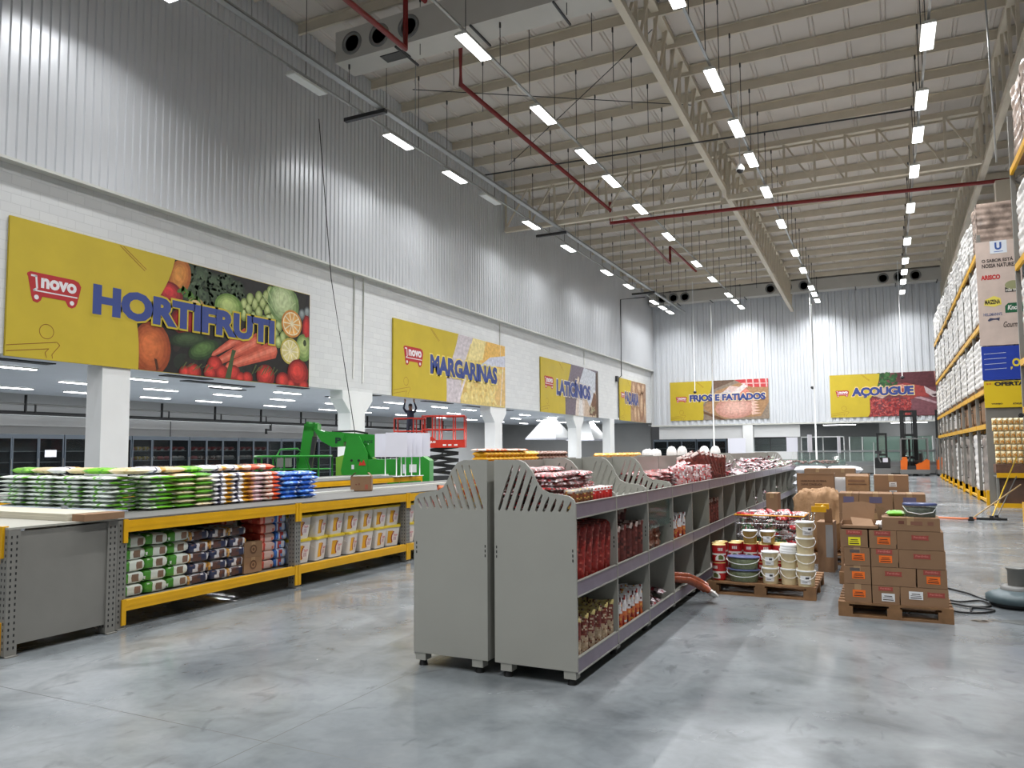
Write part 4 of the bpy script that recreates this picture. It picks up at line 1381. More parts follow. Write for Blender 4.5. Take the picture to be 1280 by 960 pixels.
def end_bag(me, name, y, z, lab, grp, tl=.03):
    # stands with its face to the aisle: long side across the aisle direction, so turn to show the front
    o = place(me, name, None, (-6.90 + random.uniform(-.02, .01), y + random.uniform(-.008, .008), z), rot=(random.uniform(-tl, tl), random.uniform(-tl, tl) + .03, random.uniform(-.05, .05)))
    return tag(o, lab, 'sack', grp)


for j in range(3):
    for l in range(5):
        end_bag(GW if (j + l) % 2 else GW2, 'rice_sack', 5.235 + .275 * j, LZ0 + .118 * l, 'white sack with green end, %s of the %s column under the first deck' % (layer(l, 5), ('nearest', 'middle', 'third')[j]), 'white and green sacks under the deck')
for j in range(3):
    for l in range(5 if j < 2 else 5):
        end_bag(NV if (j + l) % 2 else NV2, 'coffee_sack', 6.055 + .27 * j, LZ0 + .112 * l, 'navy, white and brown sack, %s of the %s column beside the green sacks' % (layer(l, 5), ('first', 'middle', 'last')[j]), 'navy and brown sacks under the deck', .05)


def carton(name, w, d, h, label, loc, rz=0, marks=(), group=None, tape=True, m='kraft'):
    """closed cardboard carton, front towards -y; marks: (x, z, w, h, colour, kind)"""
    t = thing(name, label, 'box', loc, rz, group)
    mb = MB().box(-w / 2, w / 2, -d / 2, d / 2, 0, h)
    mb.box(-w / 2 - .001, w / 2 + .001, -.004, .004, h - .001, h + .0008)
    mb.build('carton_body', M_[m], t)
    if tape:
        MB().box(-.03, .03, -d / 2 - .0012, -d / 2, h - .07, h).box(-.03, .03, -d / 2 - .001, d / 2, h, h + .0015).build('tape', M_['tape'], t)
    for (x, z, mw, mh, c, kind) in marks:
        k = MB()
        R = Matrix.Translation((x - mw / 2, -d / 2 - .0015, z - mh / 2)) @ Matrix.Rotation(radians(90), 4, 'X')
        if kind == 'plate':
            pts = arc((0, 0), (mw * .06, mh * .5), (0, mh), 4) + arc((0, mh), (mw * .5, mh * .88), (mw, mh), 4) + arc((mw, mh), (mw * .94, mh * .5), (mw, 0), 4) + arc((mw, 0), (mw * .5, mh * .12), (0, 0), 4)
            cl = [p for i, p in enumerate(pts) if i == 0 or (Vector(p) - Vector(pts[i - 1])).length > 1e-5][:-1]
            mm = MB(); mm.poly(cl, 0, c)
            k.add(mm.v, mm.f, 0, c, M=R)
            put_text(k, 'Perdigão', mw * .14, mh * .28, mw * .72, mh * .5, .001, lin(206, 120, 110), .02, M=R)
            k.build('logo_plate', M_['carton_print'], t)
        elif kind == 'label':
            k.add([(0, 0, 0), (mw, 0, 0), (mw, mh, 0), (0, mh, 0)], [(0, 1, 2, 3)], 0, c, M=R)
            dk = lin(60, 40, 30)
            for zz, a, b, hh in ((.62, .2, .8, .10), (.42, .12, .86, .07), (.14, .1, .9, .12)):
                k.add([(mw * a, mh * zz, .0008), (mw * b, mh * zz, .0008), (mw * b, mh * (zz + hh), .0008), (mw * a, mh * (zz + hh), .0008)], [(0, 1, 2, 3)], 0, dk, M=R)
            k.build('paper_label', M_['carton_print'], t)
        elif kind == 'patch':
            k.add([(0, 0, 0), (mw, 0, 0), (mw, mh, 0), (0, mh, 0)], [(0, 1, 2, 3)], 0, c, M=R)
            k.build('printed_patch', M_['carton_print'], t)
        elif kind == 'ring':
            mm = MB()
            mm.ellipse(mw / 2, mh / 2, mw / 2, mh / 2, 0, 0, c)
            mm.ellipse(mw / 2, mh / 2, mw / 2 * .6, mh / 2 * .6, .0008, 0, lin(150, 114, 82))
            mm.ellipse(mw / 2, mh / 2, mw / 2 * .35, mh / 2 * .35, .0016, 0, c)
            k.add(mm.v, mm.f, 0, mm.c, M=R)
            k.build('printed_ring', M_['carton_print'], t)
        else:
            put_text(k, kind, 0, 0, mw, mh, 0, c, .02, M=R)
            k.build('printed_words', M_['carton_print'], t)
    return t


M_['tape'] = mat('parcel_tape', lin(164, 132, 96), .3)
for l in range(2):
    carton('carton', .28, .36, .175, 'brown carton with round dark mark, %s one beside the red sacks' % ('lower', 'upper')[l], (-6.86, 6.83, LZ0 + .002 + .177 * l), radians(90), [(0, .09, .11, .11, lin(96, 66, 44), 'ring')], 'cartons under the deck')
for l in range(6):
    end_bag(RD, 'red_sack', 7.11, LZ0 + .107 * l, 'red sack with pale label, %s beside the blue sacks under the deck' % layer(l, 6), 'red sacks under the deck')
    end_bag(RD, 'red_sack', 6.86, LZ0 + .107 * l, 'red sack in the dark, %s of the column behind the brown cartons' % layer(l, 6), 'red sacks under the deck').location.x = -7.28
for l in range(6):
    end_bag(BL2, 'blue_sack', 7.31 - .02, LZ0 + .107 * l, 'blue sack with white label, %s against the rack upright' % layer(l, 6), 'blue sacks under the deck', .02).location.y = 7.335


# buckets with yellow lids
def bucket_tree(loc, rz, label):
    t = thing('margarine_bucket', label, 'bucket', loc, rz, 'white buckets with yellow lids')
    mb = MB()
    def ring(a, z):
        r = a * .22
        pts = []
        for cx, cy, q in ((a - r, a - r, 0), (-a + r, a - r, 1), (-a + r, -a + r, 2), (a - r, -a + r, 3)):
            for k in range(4):
                t_ = pi / 2 * q + pi / 2 * k / 3
                pts.append((cx + r * cos(t_), cy + r * sin(t_), z))
        return pts
    def shell(levels, m):
        vs, fs = [], []
        for a, z in levels:
            vs += ring(a, z)
        for i in range(len(levels) - 1):
            for k in range(16):
                l = (k + 1) % 16
                fs.append((i * 16 + k, i * 16 + l, (i + 1) * 16 + l, (i + 1) * 16 + k))
        fs.append(tuple(range(16))[::-1])
        fs.append(tuple(range((len(levels) - 1) * 16, len(levels) * 16)))
        return MB().add(vs, fs)
    shell([(.125, 0), (.152, .235), (.152, .262), (.160, .264), (.160, .275)], 0).build('bucket_body', M_['bucket_white'], t)
    lid = shell([(.164, .268), (.164, .292), (.156, .300)], 0).build('lid', M_['lid_yellow'], t)
    # printed front (faces +x, towards the aisle)
    p = MB()
    def q(y0, z0, y1, z1, c, dx=0):
        xx = lambda z: .1263 + .027 * z / .235 + .001 + dx
        p.add([(xx(z0), y0, z0), (xx(z0), y1, z0), (xx(z1), y1, z1), (xx(z1), y0, z1)], [(0, 1, 2, 3)], 0, c)
    q(-.10, .04, .0, .22, lin(226, 166, 30))
    q(.0, .05, .085, .21, lin(232, 224, 222))
    for k in range(8):
        z = .05 + .02 * k
        b = -.012 - .030 * sin(pi * (k + .5) / 8) + .02 * (k / 8)
        q(b, z, b + .022, z + .021, lin(150, 44, 24), .0008)
        q(b + .022, z, .004, z + .021, lin(236, 226, 222), .0007)
    Rm = Matrix.Translation((.1545, .012, .145)) @ Matrix.Rotation(radians(90), 4, 'Z') @ Matrix.Rotation(radians(90 - 6.5), 4, 'X')
    put_text(p, 'Suave', 0, 0, .075, .028, .0, lin(190, 60, 80), .01, M=Rm)
    for k in range(3):
        q(.02 + .02 * k, .075, .03 + .02 * k, .125, lin(176, 130, 150), .001)
    q(.03, .135, .085, .139, lin(200, 110, 130), .001)
    p.build('printed_front', M_['board_print'], t)
    MB().tube([(.0, -.158, .25), (.06, -.172, .20), (.12, -.160, .17)], .004, 5).build('handle', M_['bucket_white'], t)
    return t


M_['bucket_white'] = mat('bucket_plastic', lin(226, 222, 218), .35)
M_['lid_yellow'] = mat('lid_plastic', lin(232, 204, 56), .35)
bk0 = None
for b in range(2):
    for j in range(7 if b == 0 else 2):
        for l in range(2):
            lab = 'white bucket with yellow lid, %s of the %s stack in the %s bay' % (('lower', 'upper')[l], ORD[j], ('second', 'third')[b])
            loc = (-6.81, 7.385 + .175 + .1 + .333 * j + 2.424 * b, LZ0 + .30 * l)
            rz = random.choice((0, .0, .25, -.2, .1))
            bk0 = bucket_tree(loc, rz, lab) if bk0 is None else dup(bk0, loc, rz, lab)

# opened carton standing on the deck further along
t = thing('open_carton', 'small opened brown carton standing on the grey deck', 'box', (-7.52, 10.0, 1.037), radians(30))
t.scale = (.62, .62, .95)
MB().box(-.26, .26, -.17, .17, 0, .012).box(-.26, .26, -.17, -.165, 0, .24).box(-.26, .26, .165, .17, 0, .24).box(-.26, -.255, -.17, .17, 0, .24).box(.255, .26, -.17, .17, 0, .24).build('carton_body', M_['kraft'], t)
for s in (-1, 1):
    MB().add([(s * .26, -.17, .24), (s * .26, .17, .24), (s * .16, .17, .30), (s * .16, -.17, .30)], [(0, 1, 2, 3)]).add([(s * .265, -.17, .24), (s * .265, .17, .24), (s * .165, .17, .305), (s * .165, -.17, .305)], [(3, 2, 1, 0)]).build('flap', M_['kraft'], t)
mk = MB()
mk.box(-.14, -.10, -.1715, -.17, .10, .12, 0, lin(110, 60, 44)).box(-.06, -.03, -.1715, -.17, .10, .13, 0, lin(110, 60, 44)).box(.10, .18, -.1715, -.17, .03, .11, 0, lin(156, 84, 64))
mk.build('printed_marks', M_['carton_print'], t)

# stock further along the decks: yellow and brown packs, white rolls
YP = bag_mesh('pasta_pack', .34, .18, .11, cols_fn(lin(226, 168, 40), [(.3, .6, .2, .8, lin(232, 190, 80))], [lin(210, 120, 40), lin(236, 200, 90)], 12, .3), n=6, k=4, seed=12)
BP = bag_mesh('brown_pack', .34, .18, .11, cols_fn(lin(128, 92, 76), [(.3, .6, .2, .8, lin(170, 150, 140))], [lin(96, 70, 60), lin(176, 150, 130)], 13, .3), n=6, k=4, seed=13)
OB = bag_mesh('cheese_bar', .60, .14, .12, cols_fn(lin(230, 166, 70), [(.45, .55, 0, 1, lin(226, 180, 110))], [lin(236, 184, 96)], 14, .2), n=6, k=4, seed=14, pw=8)
for k in range(22):
    y = 13.6 + .2 * k
    br = y > 16.1
    for l in range(6):
        o = place(BP if br else YP, 'brown_pack' if br else 'pasta_pack', None, (-7.3, y, 1.037 + .10 * l), rot=(0, 0, random.uniform(-.06, .06)))
        tag(o, '%s pack stacked on the deck, %s in the %s column past the carton' % ('brown' if br else 'yellow', layer(l, 6), ORD[k]), 'pack', 'packs along the far decks')
    if y < 15.5:
        o = place(ORNG[0], 'flour_bag', None, (-7.3, y, 1.037 + .61), rot=(0, 0, random.uniform(-.5, .5)))
        tag(o, 'orange pack topping the %s yellow column on the deck' % ORD[k], 'pack', 'packs along the far decks')
for k in range(7):
    for l in range(5):
        o = place(OB, 'cheese_bar', None, (-7.2, 20.3 + .62 * k, 1.037 + .105 * l), rot=(0, 0, pi / 2))
        tag(o, 'amber bar on the far deck, %s in the %s pile along' % (layer(l, 5), ORD[k]), 'block', 'amber bars on the far deck')
for k, y in enumerate((24.9, 25.25, 25.8, 26.15)):
    b = MB().lathe([(.001, 0), (.15, .02), (.16, .5), (.13, .60), (.001, .66)], 14).build('wrapped_roll', M_['wrap'], loc=(-7.15, y, 1.037))
    tag(b, 'white wrapped roll standing on the deck, %s past the amber bars' % ORD[k], 'roll', 'white wrapped rolls')
for k, (x, y) in enumerate(((-6.39, 25.2), (-6.04, 25.2), (-5.32, 25.2), (-4.97, 25.2))):
    b = MB().lathe([(.13, 0), (.15, 1.38), (.17, 1.52), (.15, 1.66), (.09, 1.75), (.001, 1.78)], 16).build('wrapped_roll', M_['wrap'], loc=(x, y, 0))
    tag(b, 'white rounded wrapped bundle behind the long shelves, %s along' % ORD[k], 'roll', 'white wrapped bundles behind the shelves')
o = MB().box(-.01, 0, -.2, .2, 0, .14).build('price_card', mat('yellow_card', lin(236, 206, 40), .5), loc=(-6.6, 13.75, 1.1), rz=radians(-50))
tag(o, 'small yellow price card standing by the yellow packs', 'card')

# white blank sign boards on slim poles
for k, (uu, y, h) in enumerate(((481.5, 16.45, 2.12), (495.5, 15.9, 2.13), (501.5, 16.12, 2.12), (506.5, 16.34, 2.13), (514.5, 16.56, 2.12), (524.5, 16.80, 2.13))):
    x, rz = y * math.tan(math.atan((uu - 640) / 961) - radians(25.9)), (.52, .60, .66, .48, .70, .55)[k]
    t = thing('sign_board', 'blank white sign board on slim pole, ' + ORD[k] + ' of the bunch on the second rack row', 'sign', (x, y, 1.036), rz, 'blank white sign boards')
    w = .53
    MB().box(-w / 2, w / 2, -.012, .012, h - 1.036 - .60, h - 1.036).build('board', M_['white_gloss'], t)
    MB().tube([(0, .02, .01), (0, .02, h - 1.036 - .3)], .014, 6).build('pole', M_['white_paint'], t)
    MB().cyl((0, .02, 0), (0, .02, .012), .10, n=14).build('foot', M_['white_paint'], t)

# ------------------------------------------------------------------ double row of grey shelving units
GY, GW_, GN = 5.15, .916, 16
SX_R, SX_L = -2.655, -2.715      # spines of the two rows (right row faces +x, the other faces -x)


def prof_top(x):
    P = [(0, 1.585), (.20, 1.585), (.255, 1.565), (.31, 1.505), (.345, 1.43), (.385, 1.375), (.44, 1.348), (.52, 1.338), (.60, 1.325), (.635, 1.30), (.65, 1.26)]
    for (a, b), (c, d) in zip(P, P[1:]):
        if a <= x <= c:
            return b + (d - b) * (x - a) / (c - a)
    return 1.0


def slotted(sx, zb=.10):
    outer = [(.0, zb), (.65, zb)] + [(x, prof_top(x)) for x in (.65, .635, .60, .52, .44, .385, .345, .31, .255, .20)] + [(0, 1.585)]
    holes = []
    for k in range(10):
        x0 = .040 + .0605 * k
        segs = []
        z = 1.205
        while z < 1.58 and prof_top(min(.64, x0 + .33 * (z - 1.205))) - z > .030:
            z += .01
        z1 = z - .005
        if z1 - 1.205 > 9:
            zm = 1.205 + (z1 - 1.205) * .52
            segs = [(1.205, zm - .012), (zm + .012, z1)]
        elif z1 - 1.205 > .03:
            segs = [(1.205, z1)]
        for a, b in segs:
            w = .0135
            xx = lambda zz: x0 + .33 * (zz - 1.205)
            m = a + (b - a) * .45
            holes.append([(xx(a), a), (xx(a) + w * .7, a + .01), (xx(m) + w, m), (xx(b) + w * .5, b - .012), (xx(b), b), (xx(b) - w * .5, b - .014), (xx(m) - w, m), (xx(a) - w * .7, a + .012)])
    f = lambda l: [(sx * x, z) for x, z in l]
    return MB().prism(f(outer), [f(h) for h in holes], 0, .022)


def partition(sx):
    f = lambda l: [(sx * x, z) for x, z in l]
    return MB().prism(f([(0, .10), (.64, .10), (.64, 1.19), (0, 1.19)]), [], 0, .02)


PANEL, PART, SHELF, RAIL, FOOT, PAD, BACK = {}, {}, {}, {}, {}, {}, {}
for sx in (1, -1):
    mb = slotted(sx)
    for k in range(3):      # hook slots near the front and back edges
        for x in (.625, .018):
            mb.box(sx * x - .004, sx * x + .004, -.0015, 0, .86 + .035 * k, .88 + .035 * k, 1)
    PANEL[sx] = mb.mesh('end_panel', [M_['grey_metal'], M_['black']])
    PART[sx] = partition(sx).mesh('partition', [M_['grey_metal']])
    X = lambda a, b: (min(sx * a, sx * b), max(sx * a, sx * b))
    SHELF[sx] = MB().box(*X(.012, .628), .022, GW_ - .001, -.03, 0).mesh('shelf', [M_['grey_metal']])
    RAIL[sx] = MB().box(*X(.628, .648), .012, GW_ - .002, -.035, .066).box(*X(.628, .654), .012, GW_ - .002, -.043, -.034, 1).box(*X(.628, .652), .012, GW_ - .002, .064, .070, 1).mesh('price_rail', [M_['rail_violet'], M_['grey_metal']])
    FOOT[sx] = MB().box(*X(.545, .635), .004, .09, .045, .10).mesh('foot', [M_['grey_metal']])
    PAD[sx] = MB().cyl((sx * .59, .047, 0), (sx * .59, .047, .045), .035, .025, 12).mesh('rubber_pad', [M_['black']])
    BACK[sx] = MB().box(*X(0, .012), .022, GW_, .10, 1.575).mesh('back_panel', [M_['grey_metal']])


def unit(sx, i, label, panel, last):
    t = thing('shelf_unit', label, 'shelf unit', ((SX_R if sx > 0 else SX_L), GY + GW_ * i, 0), 0, 'grey shelving units')
    p = place(PANEL[sx] if panel else PART[sx], 'end_panel' if panel else 'partition', t)
    place(BACK[sx], 'back_panel', t)
    for z in (.125, .655, 1.205):
        s = place(SHELF[sx], 'shelf', t, (0, 0, z))
        place(RAIL[sx], 'price_rail', s)
    f = place(FOOT[sx], 'foot', t)
    place(PAD[sx], 'rubber_pad', f)
    f2 = place(FOOT[sx], 'foot', t, (-sx * .50, 0, 0))
    place(PAD[sx], 'rubber_pad', f2)
    if last:
        place(PANEL[sx], 'end_panel', t, (0, GW_, 0))
        f = place(FOOT[sx], 'foot', t, (0, GW_ - .1, 0))
        place(PAD[sx], 'rubber_pad', f)
    return t


for i in range(GN):
    unit(1, i, 'grey metal shelf unit facing the pallets, ' + ORD[i] + ' from the near end', i in (0, 1, 2, 3, 9), i == GN - 1)
for i in range(GN):
    unit(-1, i, 'grey metal shelf unit facing the yellow racks, ' + ORD[i] + ' from the near end', i in (0, 2, 3, 5, 8, 11), i == GN - 1)

# ---- packets
def pk(name, L, Wd, H, base, bands, speck, seed, n=16, k=12, sp=.25, m='packet', pw=5, wob=.12):
    return bag_mesh(name, L, Wd, H, cols_fn(base, bands, speck, seed, sp), n, k, wob, seed, m, pw)


FLAT = [pk('sausage_packet', .26, .21, .037, lin(196, 150, 148), [(0, 1, 0, .12, lin(78, 40, 34)), (0, 1, .88, 1, lin(78, 40, 34)), (0, .1, 0, 1, lin(96, 44, 38))],
           [lin(206, 60, 64), lin(224, 208, 208), lin(232, 224, 224), lin(150, 60, 60), lin(190, 176, 178)], s, sp=.5) for s in range(5)]
DARKP = [pk('sausage_packet', .25, .20, .032, lin(120, 46, 42), [(.3, .6, .2, .8, lin(176, 150, 146))], [lin(180, 40, 44), lin(200, 190, 190), lin(70, 36, 34), lin(206, 90, 92)], s + 9, sp=.45) for s in range(4)]
YBR = [pk('ham_packet', .16, .12, .05, lin(122, 72, 40), [(0, .25, 0, 1, lin(196, 160, 80)), (.8, 1, 0, 1, lin(150, 140, 130))], [lin(90, 48, 34), lin(206, 170, 90), lin(150, 60, 44)], s + 20, sp=.3) for s in range(2)]
REDP = [pk('ham_packet', .16, .12, .05, lin(190, 40, 36), [(.82, 1, 0, 1, lin(226, 214, 210)), (.1, .3, .3, .7, lin(206, 120, 90))], [lin(206, 60, 50), lin(226, 200, 196), lin(150, 28, 30)], s + 24, sp=.22) for s in range(2)]
SAUS = [pk('sausage_pack', .44, .27, .075, lin(150, 44, 38), [(.1, .9, .2, .26, lin(176, 80, 66)), (.1, .9, .46, .54, lin(180, 84, 70)), (.1, .9, .74, .8, lin(176, 80, 66)), (.93, 1, 0, 1, lin(110, 34, 32))], [lin(188, 92, 80), lin(122, 34, 32), lin(168, 60, 50)], s + 30, n=30, k=18, sp=.22, pw=8) for s in range(3)]
TALL = [pk('dark_pack', .36, .26, .05, lin(96, 44, 38), [(.86, 1, 0, 1, lin(190, 168, 160)), (.2, .7, .3, .5, lin(120, 56, 46))], [lin(70, 34, 30), lin(130, 70, 60), lin(110, 50, 44)], s + 40, sp=.3) for s in range(3)]
WHT_P = [pk('snack_pack', .30, .18, .045, lin(222, 216, 216), [(0, .5, 0, 1, lin(206, 110, 60)), (.05, .3, .2, .8, lin(150, 50, 40))], [lin(230, 170, 80), lin(236, 234, 234), lin(90, 40, 40), lin(180, 60, 50)], s + 50, sp=.28) for s in range(3)]
CREAM = [pk('cured_pack', .32, .22, .06, lin(120, 52, 42), [(.0, .5, 0, 1, lin(176, 152, 124)), (.88, 1, 0, 1, lin(206, 186, 120)), (.5, .88, .3, .6, lin(150, 110, 70))], [lin(96, 40, 34), lin(196, 176, 150), lin(140, 96, 70)], s + 60, n=26, k=18, sp=.35) for s in range(3)]
BALL = [pk('meatball_bag', .24, .2, .12, lin(150, 84, 62), [(.85, 1, 0, 1, lin(206, 196, 190))], [lin(120, 60, 46), lin(176, 108, 84), lin(196, 150, 130)], s + 70, n=14, k=12, sp=.5, pw=4, wob=.35) for s in range(3)]
SMALL = [pk('small_packet', .20, .13, .05, lin(178, 160, 164), [(.3, .7, .2, .8, b)], [lin(228, 222, 224), lin(60, 34, 36), lin(150, 40, 48), lin(220, 210, 214), lin(96, 50, 54)], s + 80, n=6, k=4, sp=.5) for s, b in enumerate((lin(120, 30, 40), lin(56, 34, 38), lin(226, 220, 222), lin(186, 60, 66)))]
GRN = [pk('green_packet', .20, .13, .05, lin(120, 134, 110), [(.3, .7, .2, .8, lin(206, 206, 200))], [lin(90, 110, 84), lin(226, 224, 222), lin(110, 60, 56)], s + 90, n=6, k=4, sp=.5) for s in range(3)]

ST = Euler((0, 0, 0))


def stand(me, name, x, y, z, L, lean, spin, label, grp, rz=pi / 2):
    """packet standing on its short edge, broad face towards the aisle"""
    # local x (length) up, local z (thickness) towards +x of the world
    M = Matrix.Rotation(rz - pi / 2, 4, 'Z') @ Matrix.Rotation(lean, 4, 'Y') @ Matrix.Rotation(-pi / 2, 4, 'Y') @ Matrix.Rotation(spin, 4, 'Z')
    o = place(me, name, None, (x, y, z + L / 2))
    o.rotation_euler = M.to_euler()
    o.location.z = z - min((M @ v_.co).z for v_ in me.vertices)
    return tag(o, label, 'packet', grp)


def yb(i):
    return GY + GW_ * i


SH = (.127, .657, 1.207)
XB, XF = SX_R + .02, SX_R + .62
rnd = random.Random(5)
# bay one, top: flat stacks with a front row of small upright packets
for r in range(2):
    for c in range(3):
        for l in range(9):
            if r == 1 and l > 7:
                continue
            x = XB + .13 + .23 * r
            o = place(rnd.choice(FLAT), 'sausage_packet', None, (x + rnd.uniform(-.012, .012), yb(0) + .152 + .285 * c + rnd.uniform(-.012, .012), SH[2] + .0345 * l), rot=(rnd.uniform(-.06, .06), rnd.uniform(-.06, .06), pi / 2 + rnd.uniform(-.14, .14)))
            tag(o, 'flat sausage packet, near top bay, %s, %s stack of the %s row' % (layer(l, 9 - r), ORD[c], ('back', 'front')[r]), 'packet', 'flat packets in the near top bay')
for k in range(11):
    me = YBR[k % 2] if k < 5 else REDP[k % 2]
    stand(me, 'ham_packet', XF - .058, yb(0) + .115 + .077 * k, SH[2], .16, rnd.uniform(-.03, .03), 0, '%s packet standing at the front of the near top bay, %s along' % ('yellow and brown' if k < 5 else 'bright red', ORD[k]), 'small upright packets at the front of the top bay', 0)
# bay one, middle: long red sausage packs side by side; dark ones behind
for k in range(6):
    stand(SAUS[k % 3], 'sausage_pack', XF - .135, yb(0) + .11 + .148 * k, SH[1], .40, -.10, .06, 'long red sausage pack on the middle shelf of the near bay, %s along' % ORD[k], 'red sausage packs on the near middle shelf', .35)
for k in range(5):
    o = place(DARKP[k % 4], 'sausage_packet', None, (XB + .14, yb(0) + .16 + .15 * k, SH[1] + .001), rot=(0, -pi / 2 + .1, 0))
    o.location.z = SH[1] + .12
    tag(o, 'dark red packet at the back of the near middle shelf, %s along' % ORD[k], 'packet', 'dark packets behind the sausages')
# bay one, bottom: cured packs
for r in range(2):
    for k in range(6):
        stand(CREAM[(k + r) % 3], 'cured_pack', XF - .10 - .22 * r, yb(0) + .11 + .147 * k, SH[0], .30, -.08, 0, 'brown and cream pack, near bay bottom shelf, %s of the %s row' % (ORD[k], ('front', 'back')[r]), 'brown and cream packs on the bottom shelf', .25)
# bay two: dark vacuum packs above, white and orange packs below
for r in range(2):
    for k in range(5):
        stand(TALL[k % 3], 'dark_pack', XF - .12 - .16 * r, yb(1) + .12 + .17 * k, SH[1] + .11 * r, .30, -.12 - .12 * r, 0, 'dark red vacuum pack, second bay middle shelf, %s of the %s row' % (ORD[k], ('front', 'raised back')[r]), 'dark vacuum packs of the second bay', .2)
for r in range(2):
    for k in range(7):
        stand(WHT_P[(k + r) % 3], 'snack_pack', XF - .09 - .14 * r, yb(1) + .10 + .12 * k, SH[0], .30, -.08, 0, 'white and orange pack, second bay bottom shelf, %s of the %s row' % (ORD[k], ('front', 'back')[r]), 'white and orange packs of the second bay', .5)
# bay three
for l in range(3):
    for k in range(4):
        o = place(BALL[(k + l) % 3], 'meatball_bag', None, (XF - .17, yb(2) + .15 + .2 * k, SH[1] + .075 * l), rot=(rnd.uniform(-.15, .15), rnd.uniform(-.1, .1), pi / 2 + rnd.uniform(-.2, .2)))
        tag(o, 'clear bag of brown meatballs, %s of the %s pile in the third bay' % (layer(l, 3), ORD[k]), 'bag', 'meatball bags of the third bay')
o = MB().box(-.003, .003, .03, GW_ - .01, 0, .25).build('glass_divider', M_['glass_clear'], None, (XF - .005, yb(2), .90))
tag(o, 'clear pane across the upper half of the third bay', 'pane')
i = 0
for k in range(30):
    o = place(rnd.choice(SMALL + DARKP[:1]), 'small_packet', None, (XF - .12 - .25 * rnd.random(), yb(2) + .12 + .7 * rnd.random(), SH[0] + .045 * (k // 7)), rot=(rnd.uniform(-.5, .5), rnd.uniform(-.4, .4), rnd.uniform(0, 6)))
    tag(o, 'red and white packet tumbled on the bottom shelf of the third bay', 'packet', 'tumbled packets of the third bay')
# bay four
for k in range(4):
    stand(WHT_P[k % 3], 'snack_pack', XF - .10, yb(3) + .16 + .19 * k, SH[1], .30, -.05, 0, 'white pack with orange foot on the middle shelf of the fourth bay, %s along' % ORD[k], 'white packs of the fourth bay', .4)
LOG = [pk('sausage_log', .50, .12, .11, lin(146, 72, 48), [(.88, 1, 0, 1, lin(206, 196, 190)), (0, .05, 0, 1, lin(206, 196, 190))], [lin(120, 56, 40), lin(170, 96, 70)], s + 100, n=12, k=6, sp=.25, pw=6) for s in range(2)]
for k in range(5):
    stand(LOG[k % 2], 'sausage_log', XF - .18, yb(3) + .12 + .16 * k, SH[0], .50, -.12, 0, 'brown sausage pack standing low in the fourth bay, %s along' % ORD[k], 'brown sausage packs of the fourth bay')
t = thing('sausage_log', 'limp brown sausage pack drooping out over the bottom rail', 'packet', (0, 0, 0))
pts_ = [(-2.16, 8.06, .30), (-2.05, 8.19, .285), (-1.96, 8.30, .265), (-1.88, 8.39, .21), (-1.80, 8.47, .145)]
mb = MB()
for dx, dz in ((-.028, 0), (.028, .004), (0, .042)):
    mb.tube([(a + dx, b - dx, c + dz) for a, b, c in pts_], .036, 9)
mb.build('sausages', mat('sausage_brown', lin(150, 76, 50), .25, noise=(24, .25), bump=(20, .6)), t)
MB().pillow(.11, .15, .045, None, 8, 6, wob=.6, rnd=random.Random(3), M=Matrix.Translation((-1.765, 8.52, .085)) @ Matrix.Rotation(.8, 4, 'Z') @ Matrix.Rotation(.7, 4, 'Y')).build('film_end', M_['wrap'], t)
# top of bays four to nine: red and white packets, upright row, then fanned dark packs
for c in range(7):
    for r in range(2):
        for l in range(6):
            o = place(rnd.choice(DARKP + FLAT[:2]), 'sausage_packet', None, (XB + .15 + .22 * r, yb(3) + .16 + .262 * c + rnd.uniform(-.03, .03), SH[2] + .034 * l), rot=(rnd.uniform(-.12, .12), rnd.uniform(-.1, .1), pi / 2 + rnd.uniform(-.4, .4)))
            tag(o, 'red and grey packet, long top shelf, %s, %s %s stack' % (layer(l, 6), ORD[c], ('back', 'front')[r]), 'packet', 'packets on the long top shelf')
for k in range(20):
    stand(REDP[k % 2] if k % 4 else FLAT[k % 5], 'ham_packet', XF - .09, yb(4) + .03 + .085 * k - .2, SH[2], .16, rnd.uniform(-.1, .1), 0, 'red packet standing at the front of the long top shelf, %s along' % ORD[k], 'upright packets on the long top shelf', .4)
for k in range(14):
    stand(TALL[k % 3], 'dark_pack', XF - .16 - .12 * (k % 2), yb(5) + .12 + .105 * k + .2, SH[2] + .02, .34, -.25, -.45 + .05 * k, 'dark brown pack fanned out on the top shelf, %s along' % ORD[k], 'fanned dark packs on the top shelf', .6)
for k in range(5):
    o = place(rnd.choice(FLAT), 'clear_bag', None, (XB + .2, yb(5) + .3 + .16 * k, SH[2] + .22), rot=(.2, -.5, rnd.uniform(0, 3)))
    tag(o, 'pale crumpled bag behind the fanned packs, %s along' % ORD[k], 'bag', 'pale bags behind the fanned packs')
for k in range(6):
    stand(TALL[(k + 1) % 3], 'dark_pack', XF - .14, yb(5) + .12 + .135 * k, SH[1], .34, -.1, 0, 'red-brown pack on the middle shelf of the sixth bay, %s along' % ORD[k], 'red-brown packs of the sixth bay', .3)
    o = place(rnd.choice(SMALL), 'small_packet', None, (XF - .16, yb(5) + .14 + .12 * k, SH[0]), rot=(0, 0, rnd.uniform(0, 6)))
    tag(o, 'small packet on the bottom shelf of the sixth bay, %s along' % ORD[k], 'packet', 'small packets of the sixth bay')
